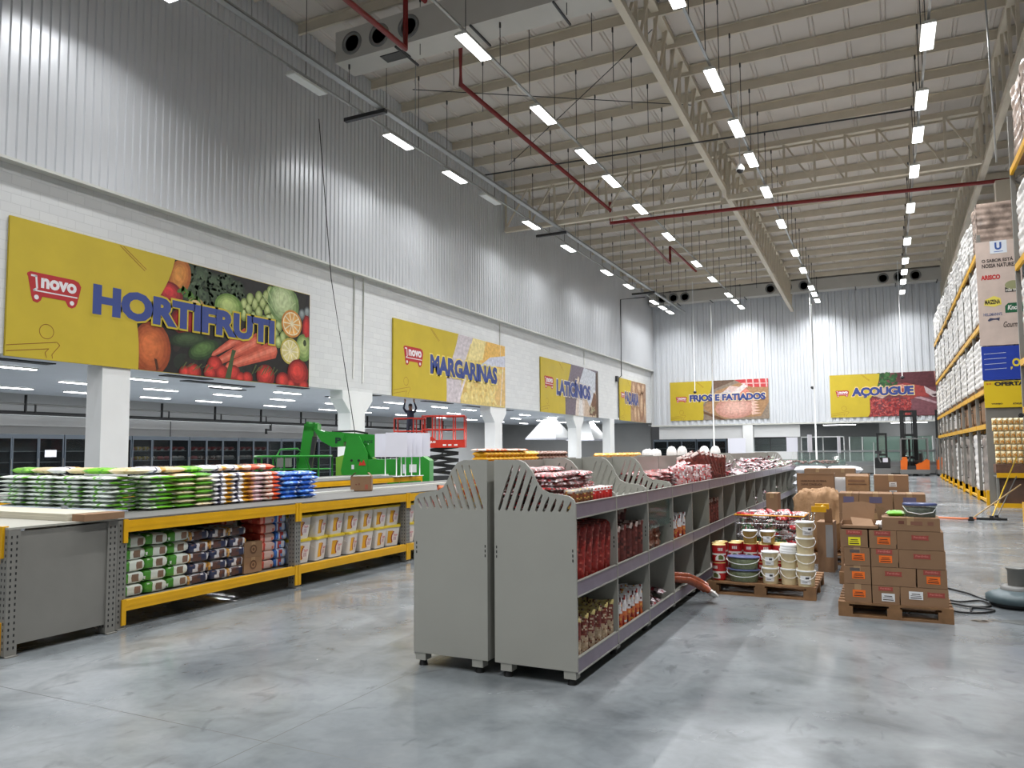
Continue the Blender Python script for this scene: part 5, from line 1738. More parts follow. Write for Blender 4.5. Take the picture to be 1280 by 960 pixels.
# tumbled packets on the far top shelves
n = 0
for i in range(8, 16):
    for k in range(24):
        me = rnd.choice(SMALL if i < 13 else SMALL + GRN)
        r = k % 3
        o = place(me, 'small_packet', None, (XB + .12 + .19 * r, yb(i) + .08 + .11 * (k // 3) + rnd.uniform(-.02, .02), SH[2] + rnd.uniform(.0, .22 - .06 * r)), rot=(rnd.uniform(-.6, .6), rnd.uniform(-.5, .5), rnd.uniform(0, 6)))
        tag(o, 'small mixed packet heaped on the top shelf of the %s bay' % ORD[i], 'packet', 'small packets heaped in the %s top bay' % ORD[i])
for i, src, nm in ((9, SMALL, 'dark and white'), (10, SMALL, 'dark and white'), (12, GRN, 'greenish'), (13, GRN, 'greenish'), (14, GRN, 'greenish')):
    for k in range(14):
        o = place(rnd.choice(src), 'small_packet', None, (XF - .12 - .15 * (k % 2), yb(i) + .1 + .11 * (k // 2), SH[1] + rnd.uniform(0, .2)), rot=(rnd.uniform(-.9, .9), rnd.uniform(-.6, .6), rnd.uniform(0, 6)))
        tag(o, '%s packet heaped on the middle shelf of the %s bay' % (nm, ORD[i]), 'packet', '%s packets of the %s middle shelf' % (nm, ORD[i]))
# the row facing the yellow racks: packs seen through its slotted end panel
YEB = [pk('yellow_bag', .28, .2, .07, lin(230, 178, 70), [(.4, .6, .1, .9, lin(216, 110, 50)), (.0, .2, 0, 1, lin(226, 216, 206))], [lin(206, 70, 50), lin(240, 210, 120)], s + 110, sp=.25) for s in range(2)]
for k in range(4):
    for l in range(2):
        stand(YEB[k % 2], 'yellow_bag', SX_L - .14 - .0 * l, yb(0) + .09 + .20 * k, SH[2] + .02 * l, .27, .0, 0, 'yellow and orange bag behind the slotted panel, %s of the %s row' % (ORD[k], ('first', 'second')[l]), 'yellow bags behind the slotted panel', 0).location.x -= .11 * l
for k in range(4):
    stand(WHT_P[k % 3], 'snack_pack', SX_L - .36, yb(0) + .09 + .20 * k, SH[2], .15, 0, pi / 2, 'white pack lying before the yellow bags, %s along' % ORD[k], 'white packs behind the slotted panel', 0)
    o_ = stand(WHT_P[(k + 1) % 3], 'snack_pack', SX_L - .48, yb(0) + .09 + .20 * k, SH[2], .15, 0, pi / 2, 'white and orange pack at the front of the slotted unit, %s along' % ORD[k], 'white packs behind the slotted panel', 0)
    o_.scale = (.62, .62, .62)
    o_.location.z = SH[2] + .057

# ------------------------------------------------------------------ pallets on the aisle floor
def pallet(loc, w, d, label, rz=0):
    """wooden pallet, w along x, d along y"""
    t = thing('pallet', label, 'pallet', loc, rz, 'wooden pallets')
    mb = MB()
    n = 7
    bw = .10
    for k in range(n):
        y = -d / 2 + (d - bw) * k / (n - 1)
        mb.box(-w / 2, w / 2, y, y + bw, .122, .142)
    for k in range(3):
        x = -w / 2 + (w - .1) * k / 2
        mb.box(x, x + .1, -d / 2, d / 2, .102, .122)
    mb.build('deck_boards', M_['wood'], t)
    for i in range(3):
        for j in range(3):
            x, y = -w / 2 + (w - .13) * i / 2, -d / 2 + (d - .12) * j / 2
            MB().box(x, x + .13, y, y + .12, .022, .102).build('block', M_['wood'], t)
    for j in range(3):
        y = -d / 2 + (d - .11) * j / 2
        MB().box(-w / 2, w / 2, y, y + .11, 0, .022).build('bottom_board', M_['wood'], t)
    return t


PZ = .143
pallet((.01, 8.92, 0), 1.0, 1.05, 'wooden pallet under the stack of orange-labelled brown cartons')
OR_, YL_, WL_, PL_ = lin(240, 112, 32), lin(232, 220, 40), lin(222, 222, 222), lin(156, 70, 60)
small_i = 0
ROWS_B = [  # per row: (x0, x1, marks)
    [(-.43, -.185, 'o'), (-.18, .06, 'w'), (.065, .475, 'pw')],
    [(-.43, -.185, 'oo'), (-.18, .205, 'p'), (.215, .47, 'po')],
    [(-.42, -.185, 'oo'), (-.18, .06, 'po'), (.065, .465, 'p')],
    [(-.445, -.20, 'py'), (-.19, .05, 'po'), (.055, .455, 'p')]]
for r, row in enumerate(ROWS_B):
    z = PZ + .178 * r
    for j, (x0, x1, kind) in enumerate(row):
        w = x1 - x0
        marks = []
        if 'p' in kind:
            pw = .15
            marks.append((.0 if kind != 'pw' else .10, .145 if w < .3 else .115, pw, .048, PL_, 'plate'))
        if 'o' in kind:
            marks.append((.01, .075 if 'p' in kind else .085, .115, .07, OR_, 'label'))
        if 'y' in kind:
            marks.append((0, .06, .11, .08, YL_, 'label'))
        if kind == 'w':
            marks += [(0, .145, .13, .04, PL_, 'plate'), (.02, .065, .115, .075, WL_, 'label')]
        if kind == 'pw':
            marks.append((-.07, .10, .12, .075, WL_, 'label'))
        if kind == 'oo':
            marks.append((-.02, .14, .09, .03, lin(92, 82, 78), 'patch'))
        nm = {'o': 'one orange label', 'oo': 'orange label', 'w': 'white label', 'pw': 'slanted white label', 'p': 'red plate', 'po': 'orange label', 'py': 'yellow label'}[kind]
        pos = ('shelf side', 'middle', 'polisher side')[j]
        carton('carton', w - .004, .42, .174, 'front pallet carton with %s, %s row, %s' % (nm, ('bottom', 'second', 'third', 'top')[r], pos), ((x0 + x1) / 2, 8.62, z), 0, marks, 'cartons on the front pallet', tape=kind in ('oo', 'o'))
for r in range(4):
    carton('carton', .40, .50, .174, 'plain brown carton in the rear of the front pallet, %s' % layer(r, 4), (-.25, 9.10, PZ + .178 * r), 0, (), 'rear cartons on the front pallet')
zt = PZ + .178 * 4
carton('carton', .50, .40, .125, 'wide flat brown carton lying on top of the front pallet stack', (.18, 8.61, zt), 0, [(-.08, .08, .05, .03, lin(110, 64, 50), 'patch'), (.05, .075, .10, .035, lin(126, 84, 66), 'patch'), (.17, .075, .05, .035, lin(126, 84, 66), 'patch')])
t = thing('open_carton', 'opened brown carton with raised flaps on the front pallet stack', 'box', (-.27, 8.62, zt))
t.scale = (1.2, 1, 1.1)
MB().box(-.145, .145, -.20, .20, 0, .008).box(-.145, -.14, -.20, .20, 0, .05).box(.14, .145, -.2, .2, 0, .05).box(-.145, .145, -.2, -.195, 0, .03).box(-.145, .145, .195, .20, 0, .05).build('carton_body', M_['kraft'], t)
MB().add([(-.145, .20, .05), (.10, .20, .05), (.12, .24, .20), (.02, .25, .225), (-.145, .24, .205)], [(0, 1, 2, 3, 4)]).add([(-.145, .205, .05), (.10, .205, .05), (.12, .245, .20), (.02, .255, .225), (-.145, .245, .205)], [(4, 3, 2, 1, 0)]).build('back_flap', M_['kraft'], t)
MB().add([(.145, -.05, .05), (.145, .2, .05), (.20, .2, .16), (.12, .0, .21)], [(0, 1, 2, 3)]).build('side_flap', M_['kraft'], t)
MB().add([(-.05, -.20, .03), (.11, -.20, .03), (.09, -.10, .085), (-.07, -.09, .10)], [(0, 1, 2, 3)]).build('front_flap', M_['kraft'], t)
o = MB().pillow(.11, .09, .07, None, 8, 6, wob=.3, rnd=random.Random(2)).build('crumpled_plastic', M_['wrap'], loc=(-.075, 8.50, zt + .012))
tag(o, 'crumpled white plastic next to the opened carton flaps', 'plastic')
o = bag_mesh('salad_bag', .17, .12, .055, cols_fn(lin(116, 196, 40), [(0, .3, .5, 1, lin(226, 236, 220)), (.8, 1, 0, 1, lin(206, 226, 180))], [lin(90, 170, 30)], 4, .2), n=10, k=6, seed=4)
o = place(o, 'salad_bag', None, (.055, 8.60, zt + .126), rz=.2)
tag(o, 'bright green bag lying on the flat carton beside a tub', 'bag')
t = thing('food_tub', 'clear tub with dark blue lid on top of the carton stack', 'tub', (.27, 8.60, zt + .126))
MB().lathe([(.138, .002), (.143, .05), (.146, .10), (.147, .118)], 28, sx=1.0, sy=.72).build('tub_body', M_['plastic_clear'], t)
MB().lathe([(.132, .004), (.136, .05), (.138, .09), (.001, .092)], 24, sx=1.0, sy=.72, col=None).build('contents', mat('tub_olives', lin(92, 96, 84), .4, noise=(22, .45)), t)
MB().lathe([(.151, .110), (.153, .124), (.147, .132), (.001, .134)], 28, sx=1.0, sy=.72).build('lid', mat('navy_lid', lin(70, 80, 120), .3), t)
MB().tube([(-.148, -.02, .10), (-.11, -.088, .05), (0, -.112, .03), (.11, -.088, .05), (.148, -.02, .10)], .004, 5).build('handle', M_['white_paint'], t)

# cartons on the pallet behind
pallet((-.08, 10.95, 0), 1.0, 1.2, 'wooden pallet hidden behind the orange-labelled carton stack')
LILAC = lin(96, 90, 118)
for r in range(4):
    for j, (x, w) in enumerate(((-.447, .225), (-.145, .37), (.225, .34))):
        mk = []
        if r == 3:
            mk = [(.0, .16, .12 if w < .3 else .14, .075, LILAC, 'patch')]
            if j == 0:
                mk.append((.015, .08, .11, .09, OR_, 'label'))
            if j == 1:
                mk.append((.0, .04, .16, .03, lin(120, 92, 70), 'patch'))
        carton('carton', w, .5, .237, 'brown carton behind the front stack, %s, %s' % (layer(r, 4), ('shelf side', 'middle', 'rack side')[j]), (x, 10.7, PZ + .24 * r), 0, mk, 'cartons on the hidden pallet')
t = thing('open_carton', 'old crushed brown carton with open top behind the front stack', 'box', (-.36, 11.27, PZ + .902))
t.scale = (.72, .98, 1.12)
MB().box(-.20, .20, -.22, .22, 0, .01).box(-.2, -.193, -.22, .22, 0, .22).box(.193, .2, -.22, .22, 0, .24).box(-.2, .2, -.22, -.213, 0, .22).box(-.2, .2, .213, .22, 0, .24).box(-.192, .192, -.21, .21, .18, .19).build('carton_body', M_['kraft_paper'], t)
MB().add([(-.2, -.22, .22), (.19, -.22, .22), (.17, -.10, .25), (-.19, -.12, .245)], [(0, 1, 2, 3)]).build('flap', M_['kraft'], t)
MB().box(-.16, .15, -.2225, -.22, .12, .135, 0, lin(110, 82, 60)).box(-.16, .12, -.2225, -.22, .15, .18, 0, lin(130, 96, 70)).build('printed_band', M_['carton_print'], t)
for r in range(2):
    carton('carton', .28 if r == 0 else .40, .44, .228 if r == 0 else .26, 'plain brown carton %s' % ('holding up the crushed open carton' if r == 0 else 'with two white labels behind the tub'), (-.36 if r == 0 else .035, 11.26, PZ + .67 if r == 0 else PZ + .902), 0,
           [] if r == 0 else [(.02, .145, .085, .06, WL_, 'label'), (.02, .05, .085, .035, WL_, 'label')])
for r in range(3):
    carton('carton', .28, .44, .222, 'brown carton in the rear column of the hidden pallet, %s' % layer(r, 3), (-.36, 11.26, PZ + .223 * r), 0, ())
for r in range(4):
    carton('carton', .40, .44, .222, 'brown carton in the rack-side rear column of the hidden pallet, %s' % layer(r, 4), (.035, 11.26, PZ + .225 * r), 0, ())

# ---- pallet with tins, tubs and buckets
pallet((-1.335, 9.68, 0), 1.17, 1.20, 'wooden pallet carrying red tins and cream buckets beside the shelves')
def tin_mesh():
    R, GD_, WHT_, OL = lin(176, 34, 36), lin(206, 180, 110), lin(226, 222, 214), lin(96, 100, 50)
    mb = MB()
    prof = [(.074, 0), (.078, .004), (.078, .03), (.078, .085), (.078, .105), (.078, .192), (.079, .197), (.076, .203), (.072, .199), (.001, .199)]
    mb.lathe(prof, 24, col=[GD_, R, R, WHT_, R, R, GD_, GD_, GD_])
    for sgn in range(2):
        mm = MB()
        for k in range(10):
            a0, a1 = -.75 + .15 * k, -.75 + .15 * (k + 1)
            zt_ = lambda a: .05 + .055 * cos(a * 1.9)
            rr = .0788
            b = -pi / 2 + sgn * pi
            mm.add([(rr * cos(b + a0), rr * sin(b + a0), .025), (rr * cos(b + a1), rr * sin(b + a1), .025), (rr * cos(b + a1), rr * sin(b + a1), zt_(a1)), (rr * cos(b + a0), rr * sin(b + a0), zt_(a0))], [(0, 1, 2, 3)], 0, WHT_)
            if 2 < k < 8:
                mm.add([(rr * 1.004 * cos(b + a0), rr * 1.004 * sin(b + a0), .035), (rr * 1.004 * cos(b + a1), rr * 1.004 * sin(b + a1), .035), (rr * 1.004 * cos(b + a1), rr * 1.004 * sin(b + a1), zt_(a1) - .018), (rr * 1.004 * cos(b + a0), rr * 1.004 * sin(b + a0), zt_(a0) - .018)], [(0, 1, 2, 3)], 0, OL)
        mb.add(mm.v, mm.f, 0, mm.c)
        for k in range(4):
            a0 = -pi / 2 + sgn * pi - .36 + .19 * k
            mb.add([(.0788 * cos(a0), .0788 * sin(a0), .135), (.0788 * cos(a0 + .13), .0788 * sin(a0 + .13), .135), (.0788 * cos(a0 + .13), .0788 * sin(a0 + .13), .168), (.0788 * cos(a0), .0788 * sin(a0), .168)], [(0, 1, 2, 3)], 0, WHT_)
    return mb.mesh('food_tin', [printed('tin_print', .3, .04)])
TIN = tin_mesh()
TI = 0
for j, (x, y) in enumerate(((-1.805, 9.21), (-1.84, 9.375), (-1.665, 9.47), (-1.49, 9.47), (-1.84, 9.54), (-1.665, 9.64), (-1.49, 9.64), (-1.325, 9.47), (-1.16, 9.47), (-.995, 9.47), (-1.325, 9.64), (-1.16, 9.64))):
    for l in range(2):
        o = place(TIN, 'food_tin', None, (x, y, PZ + .2035 * l), rz=random.uniform(-.5, .5))
        tag(o, 'large red tin with gold rim, %s of the %s stack on the bucket pallet' % (('lower', 'upper')[l], ORD[j]), 'tin', 'red tins on the bucket pallet')

def tub(name, r, h, cols, label, loc, sx=1, sy=1, lid='white_paint', body='plastic_clear', content=None, group=None, sticker=None, rz=0):
    t = thing(name, label, 'bucket', loc, rz, group)
    MB().lathe([(r * .86, .001), (r * .9, h * .3), (r * .97, h * .88), (r, h * .9), (r, h * .94)], 26, sx=sx, sy=sy).build('bucket_body', M_[body] if isinstance(body, str) else body, t)
    if content is not None:
        MB().lathe([(r * .83, .006), (r * .87, h * .3), (r * .93, h * .8), (.001, h * .81)], 22, sx=sx, sy=sy).build('contents', content, t)
    MB().lathe([(r * 1.02, h * .92), (r * 1.04, h * .985), (r * 1.0, h * 1.0), (.001, h * .998)], 26, sx=sx, sy=sy).build('lid', M_[lid] if isinstance(lid, str) else lid, t)
    n = 12
    MB().tube([(-r * 1.03 * sx * cos(pi * k / n), -r * sy * 1.05 * (abs(sin(pi * k / n)) ** .5) * .98 - .002, h * .88 - h * .45 * sin(pi * k / n)) for k in range(n + 1)], .0035, 5).build('handle', M_['white_paint'], t)
    if sticker:
        mm = MB()
        n = 6
        wA, z0, z1 = sticker
        for k in range(n):
            a0, a1 = -pi / 2 - wA + 2 * wA * k / n, -pi / 2 - wA + 2 * wA * (k + 1) / n
            q = lambda a, z: (r * (.905 + .08 * z / h) * sx * cos(a) * 1.03, r * (.905 + .08 * z / h) * sy * sin(a) * 1.03, z)
            mm.add([q(a0, z0), q(a1, z0), q(a1, z1), q(a0, z1)], [(0, 1, 2, 3)], 0, WL_)
            q2 = lambda a, z: tuple(c * 1.006 for c in q(a, z)[:2]) + (z,)
            if k in (3, 4):
                mm.add([q2(a0, z0 + .6 * (z1 - z0)), q2(a1, z0 + .6 * (z1 - z0)), q2(a1, z0 + .85 * (z1 - z0)), q2(a0, z0 + .85 * (z1 - z0))], [(0, 1, 2, 3)], 0, lin(60, 60, 64))
            if k in (1, 2, 3):
                mm.add([q2(a0, z0 + .2 * (z1 - z0)), q2(a1, z0 + .2 * (z1 - z0)), q2(a1, z0 + .28 * (z1 - z0)), q2(a0, z0 + .28 * (z1 - z0))], [(0, 1, 2, 3)], 0, lin(120, 120, 124))
        mm.build('paper_label', M_['carton_print'], t)
    return t


OLIVE = mat('olive_contents', lin(138, 144, 106), .4, noise=(26, .3))
GOLDC = mat('mustard_contents', lin(152, 122, 62), .4, noise=(12, .12))
CREAMP = mat('cream_plastic', lin(216, 200, 160), .4, noise=(8, .04))
NAVY = mat('navy_rim', lin(96, 106, 150), .3)
for l in range(2):
    tub('olive_tub', .165, .142, None, 'wide clear tub of green olives, %s of two beside the red tins' % ('lower', 'upper')[l], (-1.53, 9.22, PZ + .143 * l), 1.08, .72, NAVY, 'plastic_clear', OLIVE, 'wide olive tubs')
for l in range(2):
    tub('cream_bucket', .094, .178, None, 'cream bucket with white label, %s of the pair next to the olive tubs' % ('lower', 'upper')[l], (-1.235, 9.215, PZ + .179 * l), body=CREAMP, group='cream buckets', sticker=(.55, .03, .12))
for l in range(2):
    tub('cream_bucket', .094, .178, None, 'plain cream bucket, %s of the middle pair under loose lids' % ('lower', 'upper')[l], (-1.035, 9.225, PZ + .179 * l), body=CREAMP, group='cream buckets', rz=.2)
for l in range(3):
    o = MB().lathe([(.096, 0), (.098, .022), (.092, .028), (.001, .028)], 24).build('bucket_lid', M_['white_paint'], loc=(-1.035 + .004 * l, 9.225, PZ + .3595 + .0285 * l))
    tag(o, 'white bucket lid, %s of three stacked on the middle cream buckets' % ('lowest', 'middle', 'highest')[l], 'lid', 'loose bucket lids')
for l in range(4):
    tub('cream_bucket', .100, .176, None, 'cream bucket in the tallest column by the aisle, %s' % layer(l, 4), (-.852, 9.17, PZ + .177 * l), body=CREAMP, group='cream buckets', sticker=(.6, .03, .12) if l in (0, 3) else None, rz=.15 * l)
for j, x in enumerate((-1.49, -1.29)):
    tub('sauce_tub', .085, .15, None, 'mustard-coloured tub with white lid on the red tins, ' + ('nearer the shelves' if j == 0 else 'nearer the aisle'), (x, 9.48, PZ + .409), body=GOLDC, group='mustard tubs', sticker=None if j == 0 else (.55, .02, .09))

# ---- wire trolley with yellow rim
t = thing('shopping_trolley', 'chrome wire trolley with yellow rim full of red and green packs', 'trolley', (-1.40, 10.74, 0))
t.scale = (.86, .9, .78)
bx = (-.50, .50, -.34, .34)
def rect(x0, x1, y0, y1, z):
    return [(x0, y0, z), (x1, y0, z), (x1, y1, z), (x0, y1, z)]
MB().tube(rect(*bx, 1.02), .013, 6, closed=True).build('yellow_rim', mat('yellow_orange_plastic', lin(232, 160, 40), .35), t)
mb = MB()
for z in (.88, .70, .50):
    mb.tube(rect(bx[0] + .02, bx[1] - .02, bx[2] + .02, bx[3] - .02, z), .006, 5, closed=True)
for k in range(21):
    x = bx[0] + .02 + (bx[1] - bx[0] - .04) * k / 20
    mb.tube([(x, bx[2], 1.02), (x, bx[2] + .02, .50), (x, bx[3] - .02, .50), (x, bx[3], 1.02)], .003, 4)
for k in range(13):
    y = bx[2] + (bx[3] - bx[2]) * k / 12
    mb.tube([(bx[0], y, 1.02), (bx[0] + .02, y, .50), (bx[1] - .02, y, .50), (bx[1], y, 1.02)], .003, 4)
mb.build('wire_basket', M_['chrome'], t)
fr = MB()
for y in (-.28, .28):
    fr.tube([(-.42, y, .12), (.46, y, .16), (.52, y, .5), (.60, y, 1.10), (.72, y, 1.16)], .012, 6)
    fr.tube([(-.42, y, .12), (-.46, y, .5)], .012, 6)
fr.build('frame', M_['chrome'], t)
MB().tube([(.72, -.28, 1.16), (.72, .28, 1.16)], .018, 8).build('handle', M_['yellow'], t)
for y in (-.30, .30):
    MB().box(.60, .80, y - .03, y + .03, 1.10, 1.19).build('handle_cap', M_['yellow'], t)
for x in (-.42, .46):
    for y in (-.28, .28):
        w = MB().cyl((x, y - .015, .06), (x, y + .015, .06), .06, n=16).build('wheel', M_['black'], t)
TRP = [pk('trolley_pack', .24, .17, .06, b, [(.3, .7, .2, .8, c)], [lin(226, 222, 222), lin(60, 34, 36), lin(200, 40, 44)], 130 + k, sp=.3) for k, (b, c) in enumerate(((lin(186, 36, 44), lin(226, 220, 220)), (lin(60, 110, 66), lin(206, 206, 200)), (lin(206, 200, 200), lin(180, 40, 44)), (lin(70, 40, 40), lin(190, 180, 176))))]
for k in range(40):
    a, b, c = k % 5, (k // 5) % 2, k // 10
    o = place(TRP[rnd.randrange(4)], 'trolley_pack', None, (-1.40 - .30 + .15 * a + rnd.uniform(-.03, .03), 10.74 - .14 + .28 * b + rnd.uniform(-.03, .03), .41 + .115 * c), rot=(rnd.uniform(-.5, .5), rnd.uniform(-.5, .5), rnd.uniform(0, 6)))
    tag(o, 'red, white or green pack heaped in the wire trolley', 'pack', 'packs heaped in the wire trolley')

# ---- cartons and paper behind the trolley
pallet((-.98, 12.62, 0), 1.0, 1.25, 'wooden pallet under crumpled brown paper and open cartons')
t = thing('open_carton', 'tall open brown carton with torn window behind the wire trolley', 'box', (-1.02, 13.05, PZ), radians(2))
t.scale = (.82, .9, .925)
MB().box(-.33, .33, -.25, -.242, 0, 1.22).box(-.33, .33, .242, .25, 0, 1.2).box(-.33, -.322, -.25, .25, 0, 1.22).box(.322, .33, -.25, .25, 0, 1.22).box(-.33, .33, -.25, .25, 1.19, 1.2).build('carton_body', M_['kraft'], t)
k_ = MB()
R_ = Matrix.Translation((-.26, -.252, 1.02)) @ Matrix.Rotation(radians(90), 4, 'X')
put_text(k_, 'HAMBÚRGUER DE PERNIL', 0, .06, .46, .035, 0, lin(70, 48, 34), .03, M=R_)
put_text(k_, 'CARNE CONGELADA', 0, 0, .38, .035, 0, lin(70, 48, 34), .03, M=R_)
k_.add([(-.10, -.2525, .60), (.22, -.2525, .62), (.20, -.2525, .88), (-.04, -.2525, .90)], [(0, 1, 2, 3)], 0, lin(96, 92, 80))
k_.build('printed_words', M_['carton_print'], t)
MB().add([(-.18, -.256, .66), (.05, -.30, .62), (.06, -.256, .70)], [(0, 1, 2)]).add([(.16, -.256, .66), (.22, -.28, .90), (.23, -.256, .64)], [(0, 1, 2)]).build('torn_edge', M_['white_paint'], t)
mb = MB()
rr = random.Random(21)
for (cx, cy, cz, L_, W_, H_, a) in ((0, 0, 0, .70, .52, .90, .05),):
    mb.pillow(L_, W_, H_, None, 34, 28, wob=.04, rnd=rr, pw=6)
from mathutils import noise as mnoise
nv = []
for v_ in mb.v:
    q = Vector(v_)
    d = mnoise.noise_vector(q * 5) * .07 + mnoise.noise_vector(q * 13 + Vector((3, 1, 7))) * .03 + mnoise.noise_vector(q * 30) * .012
    q += Vector((d.x, d.y, d.z * .8 if q.z > .05 else 0))
    nv.append((q.x, q.y, max(0, q.z)))
mb.v = nv
o = mb.build('paper_sack', M_['kraft_paper'], loc=(-.95, 12.40, PZ), rz=.04)
tag(o, 'big crumpled brown paper sack on the pallet behind the trolley', 'sack')
carton('carton', .17, .36, .40, 'narrow brown carton between shelves and crumpled paper sack', (-1.60, 12.5, .582), 0)
carton('carton', .22, .42, .58, 'larger brown carton standing on the floor under a narrow one', (-1.62, 12.5, .0), 0)
t = thing('open_carton', 'brown carton with grey open flap just behind the tall bucket column', 'box', (-.78, 11.45, .0), radians(-3))
t.scale = (.38, .8, .90)
MB().box(-.27, .27, -.24, .24, 0, .74).build('carton_body', M_['kraft'], t)
MB().add([(.0, -.245, .74), (.27, -.245, .74), (.26, -.30, .95), (.02, -.30, .95)], [(0, 1, 2, 3)]).build('flap', M_['kraft'], t)
MB().add([(.02, -.2425, .22), (.26, -.2425, .22), (.26, -.2425, .70), (.02, -.2425, .70)], [(0, 1, 2, 3)]).build('grey_sheet', mat('grey_paper', lin(140, 140, 140), .6), t)
# long cartons and white sacks further back
for k, (x, w) in enumerate(((-.87, .48), (-.42, .42))):
    carton('carton', w, .6, .30, 'long brown carton lying before the white sacks, ' + ('wider one' if k == 0 else 'shorter one'), (x - .35, 16.3, .97), 0)
    carton('carton', w, .62, .965, 'tall brown carton on the floor carrying the %s long carton' % ('wider' if k == 0 else 'shorter'), (x - .35, 16.3, 0), 0)
t = thing('wrapped_stack', 'film-wrapped stack of trays between the brown cartons', 'stack', (-.82, 14.2, 0))
t.scale = (.62, 1, 1)
mb = MB()
for k in range(9):
    mb.box(-.30, .42, -.35, .35, .02 + .125 * k, .13 + .125 * k)
mb.build('trays', mat('tray_mix', lin(150, 138, 136), .5, noise=(6, .35)), t)
MB().box(-.32, .44, -.37, .37, 0.0, 1.16).build('stretch_film', M_['film'], t)
SACK = [bag_mesh('white_sack', .70, .46, .155, cols_fn(lin(228, 228, 232), [(.3, .7, .35, .65, lin(90, 110, 180) if s else lin(220, 222, 228))], [lin(210, 212, 220)], s, .12), n=14, k=10, seed=s, wob=.06) for s in range(2)]
for k, (x, y, l) in enumerate(((-1.58, 18.7, 0), (-.86, 18.7, 0), (-1.58, 19.25, 0), (-.86, 19.25, 0))):
    for z in range(8):
        o = place(SACK[(k + z) % 2], 'white_sack', None, (x + rnd.uniform(-.05, .05), y, .0 + .158 * z), rot=(0, 0, rnd.uniform(-.12, .12)))
        tag(o, 'large white sack with blue print, %s of the %s pile beyond the cartons' % (layer(z, 8), ORD[k]), 'sack', 'white sacks beyond the cartons')

# ---- floor polisher, its cable, puddle and floor tools
t = thing('floor_polisher', 'blue-grey round floor polisher standing at the aisle edge', 'floor polisher', (1.168, 9.62, 0))
t.scale = (.63, .63, .86)
MB().lathe([(.42, .05), (.46, .075), (.455, .13), (.36, .17), (.24, .20), (.20, .215), (.001, .22)], 40).build('skirt', mat('polisher_shell', lin(70, 85, 89), .45, noise=(6, .15)), t)
MB().lathe([(.36, .0), (.40, .02), (.41, .05)], 32).build('pad', M_['black'], t)
MB().lathe([(.24, .195), (.235, .235), (.19, .25)], 30).build('motor_base', M_['mgrey'], t)
MB().lathe([(.125, .24), (.13, .27), (.13, .42), (.15, .45), (.155, .465), (.10, .45), (.001, .44)], 28).build('motor', mat('motor_grey', lin(104, 104, 100), .45), t)
MB().tube([(.12, .02, .25), (.35, .06, .42), (.75, .12, 1.02)], .018, 8).build('handle_tube', M_['steel'], t)
MB().box(.08, .22, -.06, .08, .22, .33).build('hinge', M_['dark'], t)
def cablecurve(pts, n=8):
    out = []
    P = [Vector(p) for p in pts]
    for i in range(len(P) - 1):
        p0, p1, p2, p3 = P[max(0, i - 1)], P[i], P[i + 1], P[min(len(P) - 1, i + 2)]
        for k in range(n):
            s = k / n
            out.append(.5 * ((2 * p1) + (p2 - p0) * s + (2 * p0 - 5 * p1 + 4 * p2 - p3) * s * s + (3 * p1 - p0 - 3 * p2 + p3) * s ** 3))
    return out + [P[-1]]
o = MB().tube(cablecurve([(1.16, 9.75, .20), (.95, 9.80, .02), (.75, 10.2, .012), (.50, 10.5, .012), (.46, 9.9, .012), (.62, 9.6, .012), (.85, 9.75, .012), (.90, 9.45, .012), (.72, 9.35, .012), (.55, 9.45, .012), (.50, 9.15, .012), (.60, 9.0, .012), (.80, 9.05, .012), (.92, 9.25, .012), (.74, 9.30, .012), (.70, 9.05, .014)]), .010, 6).build('power_cable', M_['black'])
tag(o, 'black power cable looped on the floor between polisher and cartons', 'cable')
pud = mat('wet_dirt', lin(92, 92, 90), .12)
mb = MB()
mb.poly([(.02 + .20 * cos(a) * (1 + .25 * sin(3 * a)), .10 * sin(a) * (1 + .3 * cos(5 * a))) for a in [2 * pi * k / 26 for k in range(26)]], 0)
o = mb.build('water_puddle', pud, loc=(1.02, 8.75, .002))
o = struct(o)
mb = MB()
for (x, y, r) in ((0, 0, .07), (.06, .02, .05), (-.05, -.02, .04), (.02, -.05, .05)):
    mb.ellipse(x, y, r, r * .7, 0, 0, None, 12)
o = struct(mb.build('floor_stain', mat('brown_stain', lin(104, 92, 78), .5), loc=(.74, 8.68, .0015)))
mb = MB()
for (pts) in ([(-6.0, 8.0), (-5.75, 8.55), (-5.6, 8.45), (-5.8, 8.0)], [(-5.55, 7.3), (-5.45, 7.55), (-5.36, 7.5), (-5.45, 7.25)]):
    mb.poly(pts, 0)
struct(mb.build('floor_stain', mat('dark_scuff', lin(92, 92, 94), .4), loc=(0.2, -.6, .0012)))

def floor_tool(name, label, head, top, hw, colr, r=.014, headm='black'):
    t = thing(name, label, 'floor tool', (head[0], head[1], 0))
    d = Vector((top[0] - head[0], top[1] - head[1], 0))
    MB().tube([(0, 0, .04), (d.x, d.y, top[2])], r, 8).build('handle', colr, t)
    MB().box(-hw, hw, -.04, .04, 0, .05).build('head', M_[headm], t)
    MB().box(-.04, .04, -.03, .03, .045, .10).build('socket', M_['dark'], t)
    return t
YH = mat('yellow_handle', lin(226, 186, 50), .4)
WH_ = mat('wooden_handle', lin(176, 148, 104), .6)
floor_tool('squeegee', 'floor squeegee with yellow handle leaning on the tall rack post', (2.10, 20.75), (2.63, 20.6, 1.45), .30, YH)
floor_tool('scraper', 'thin grey-handled floor tool leaning beside the yellow squeegee', (2.22, 20.95), (2.62, 20.72, 1.0), .08, M_['mgrey'], .011)
floor_tool('broom', 'wooden-handled broom lying low towards the rack post', (1.66, 20.35), (2.66, 20.45, .83), .06, WH_)
o = MB().tube(cablecurve([(.4, 21.0, .012), (1.0, 20.9, .012), (1.5, 20.75, .012), (2.05, 20.9, .012)]), .03, 6).build('orange_cord', mat('orange_cord', lin(214, 116, 66), .5))
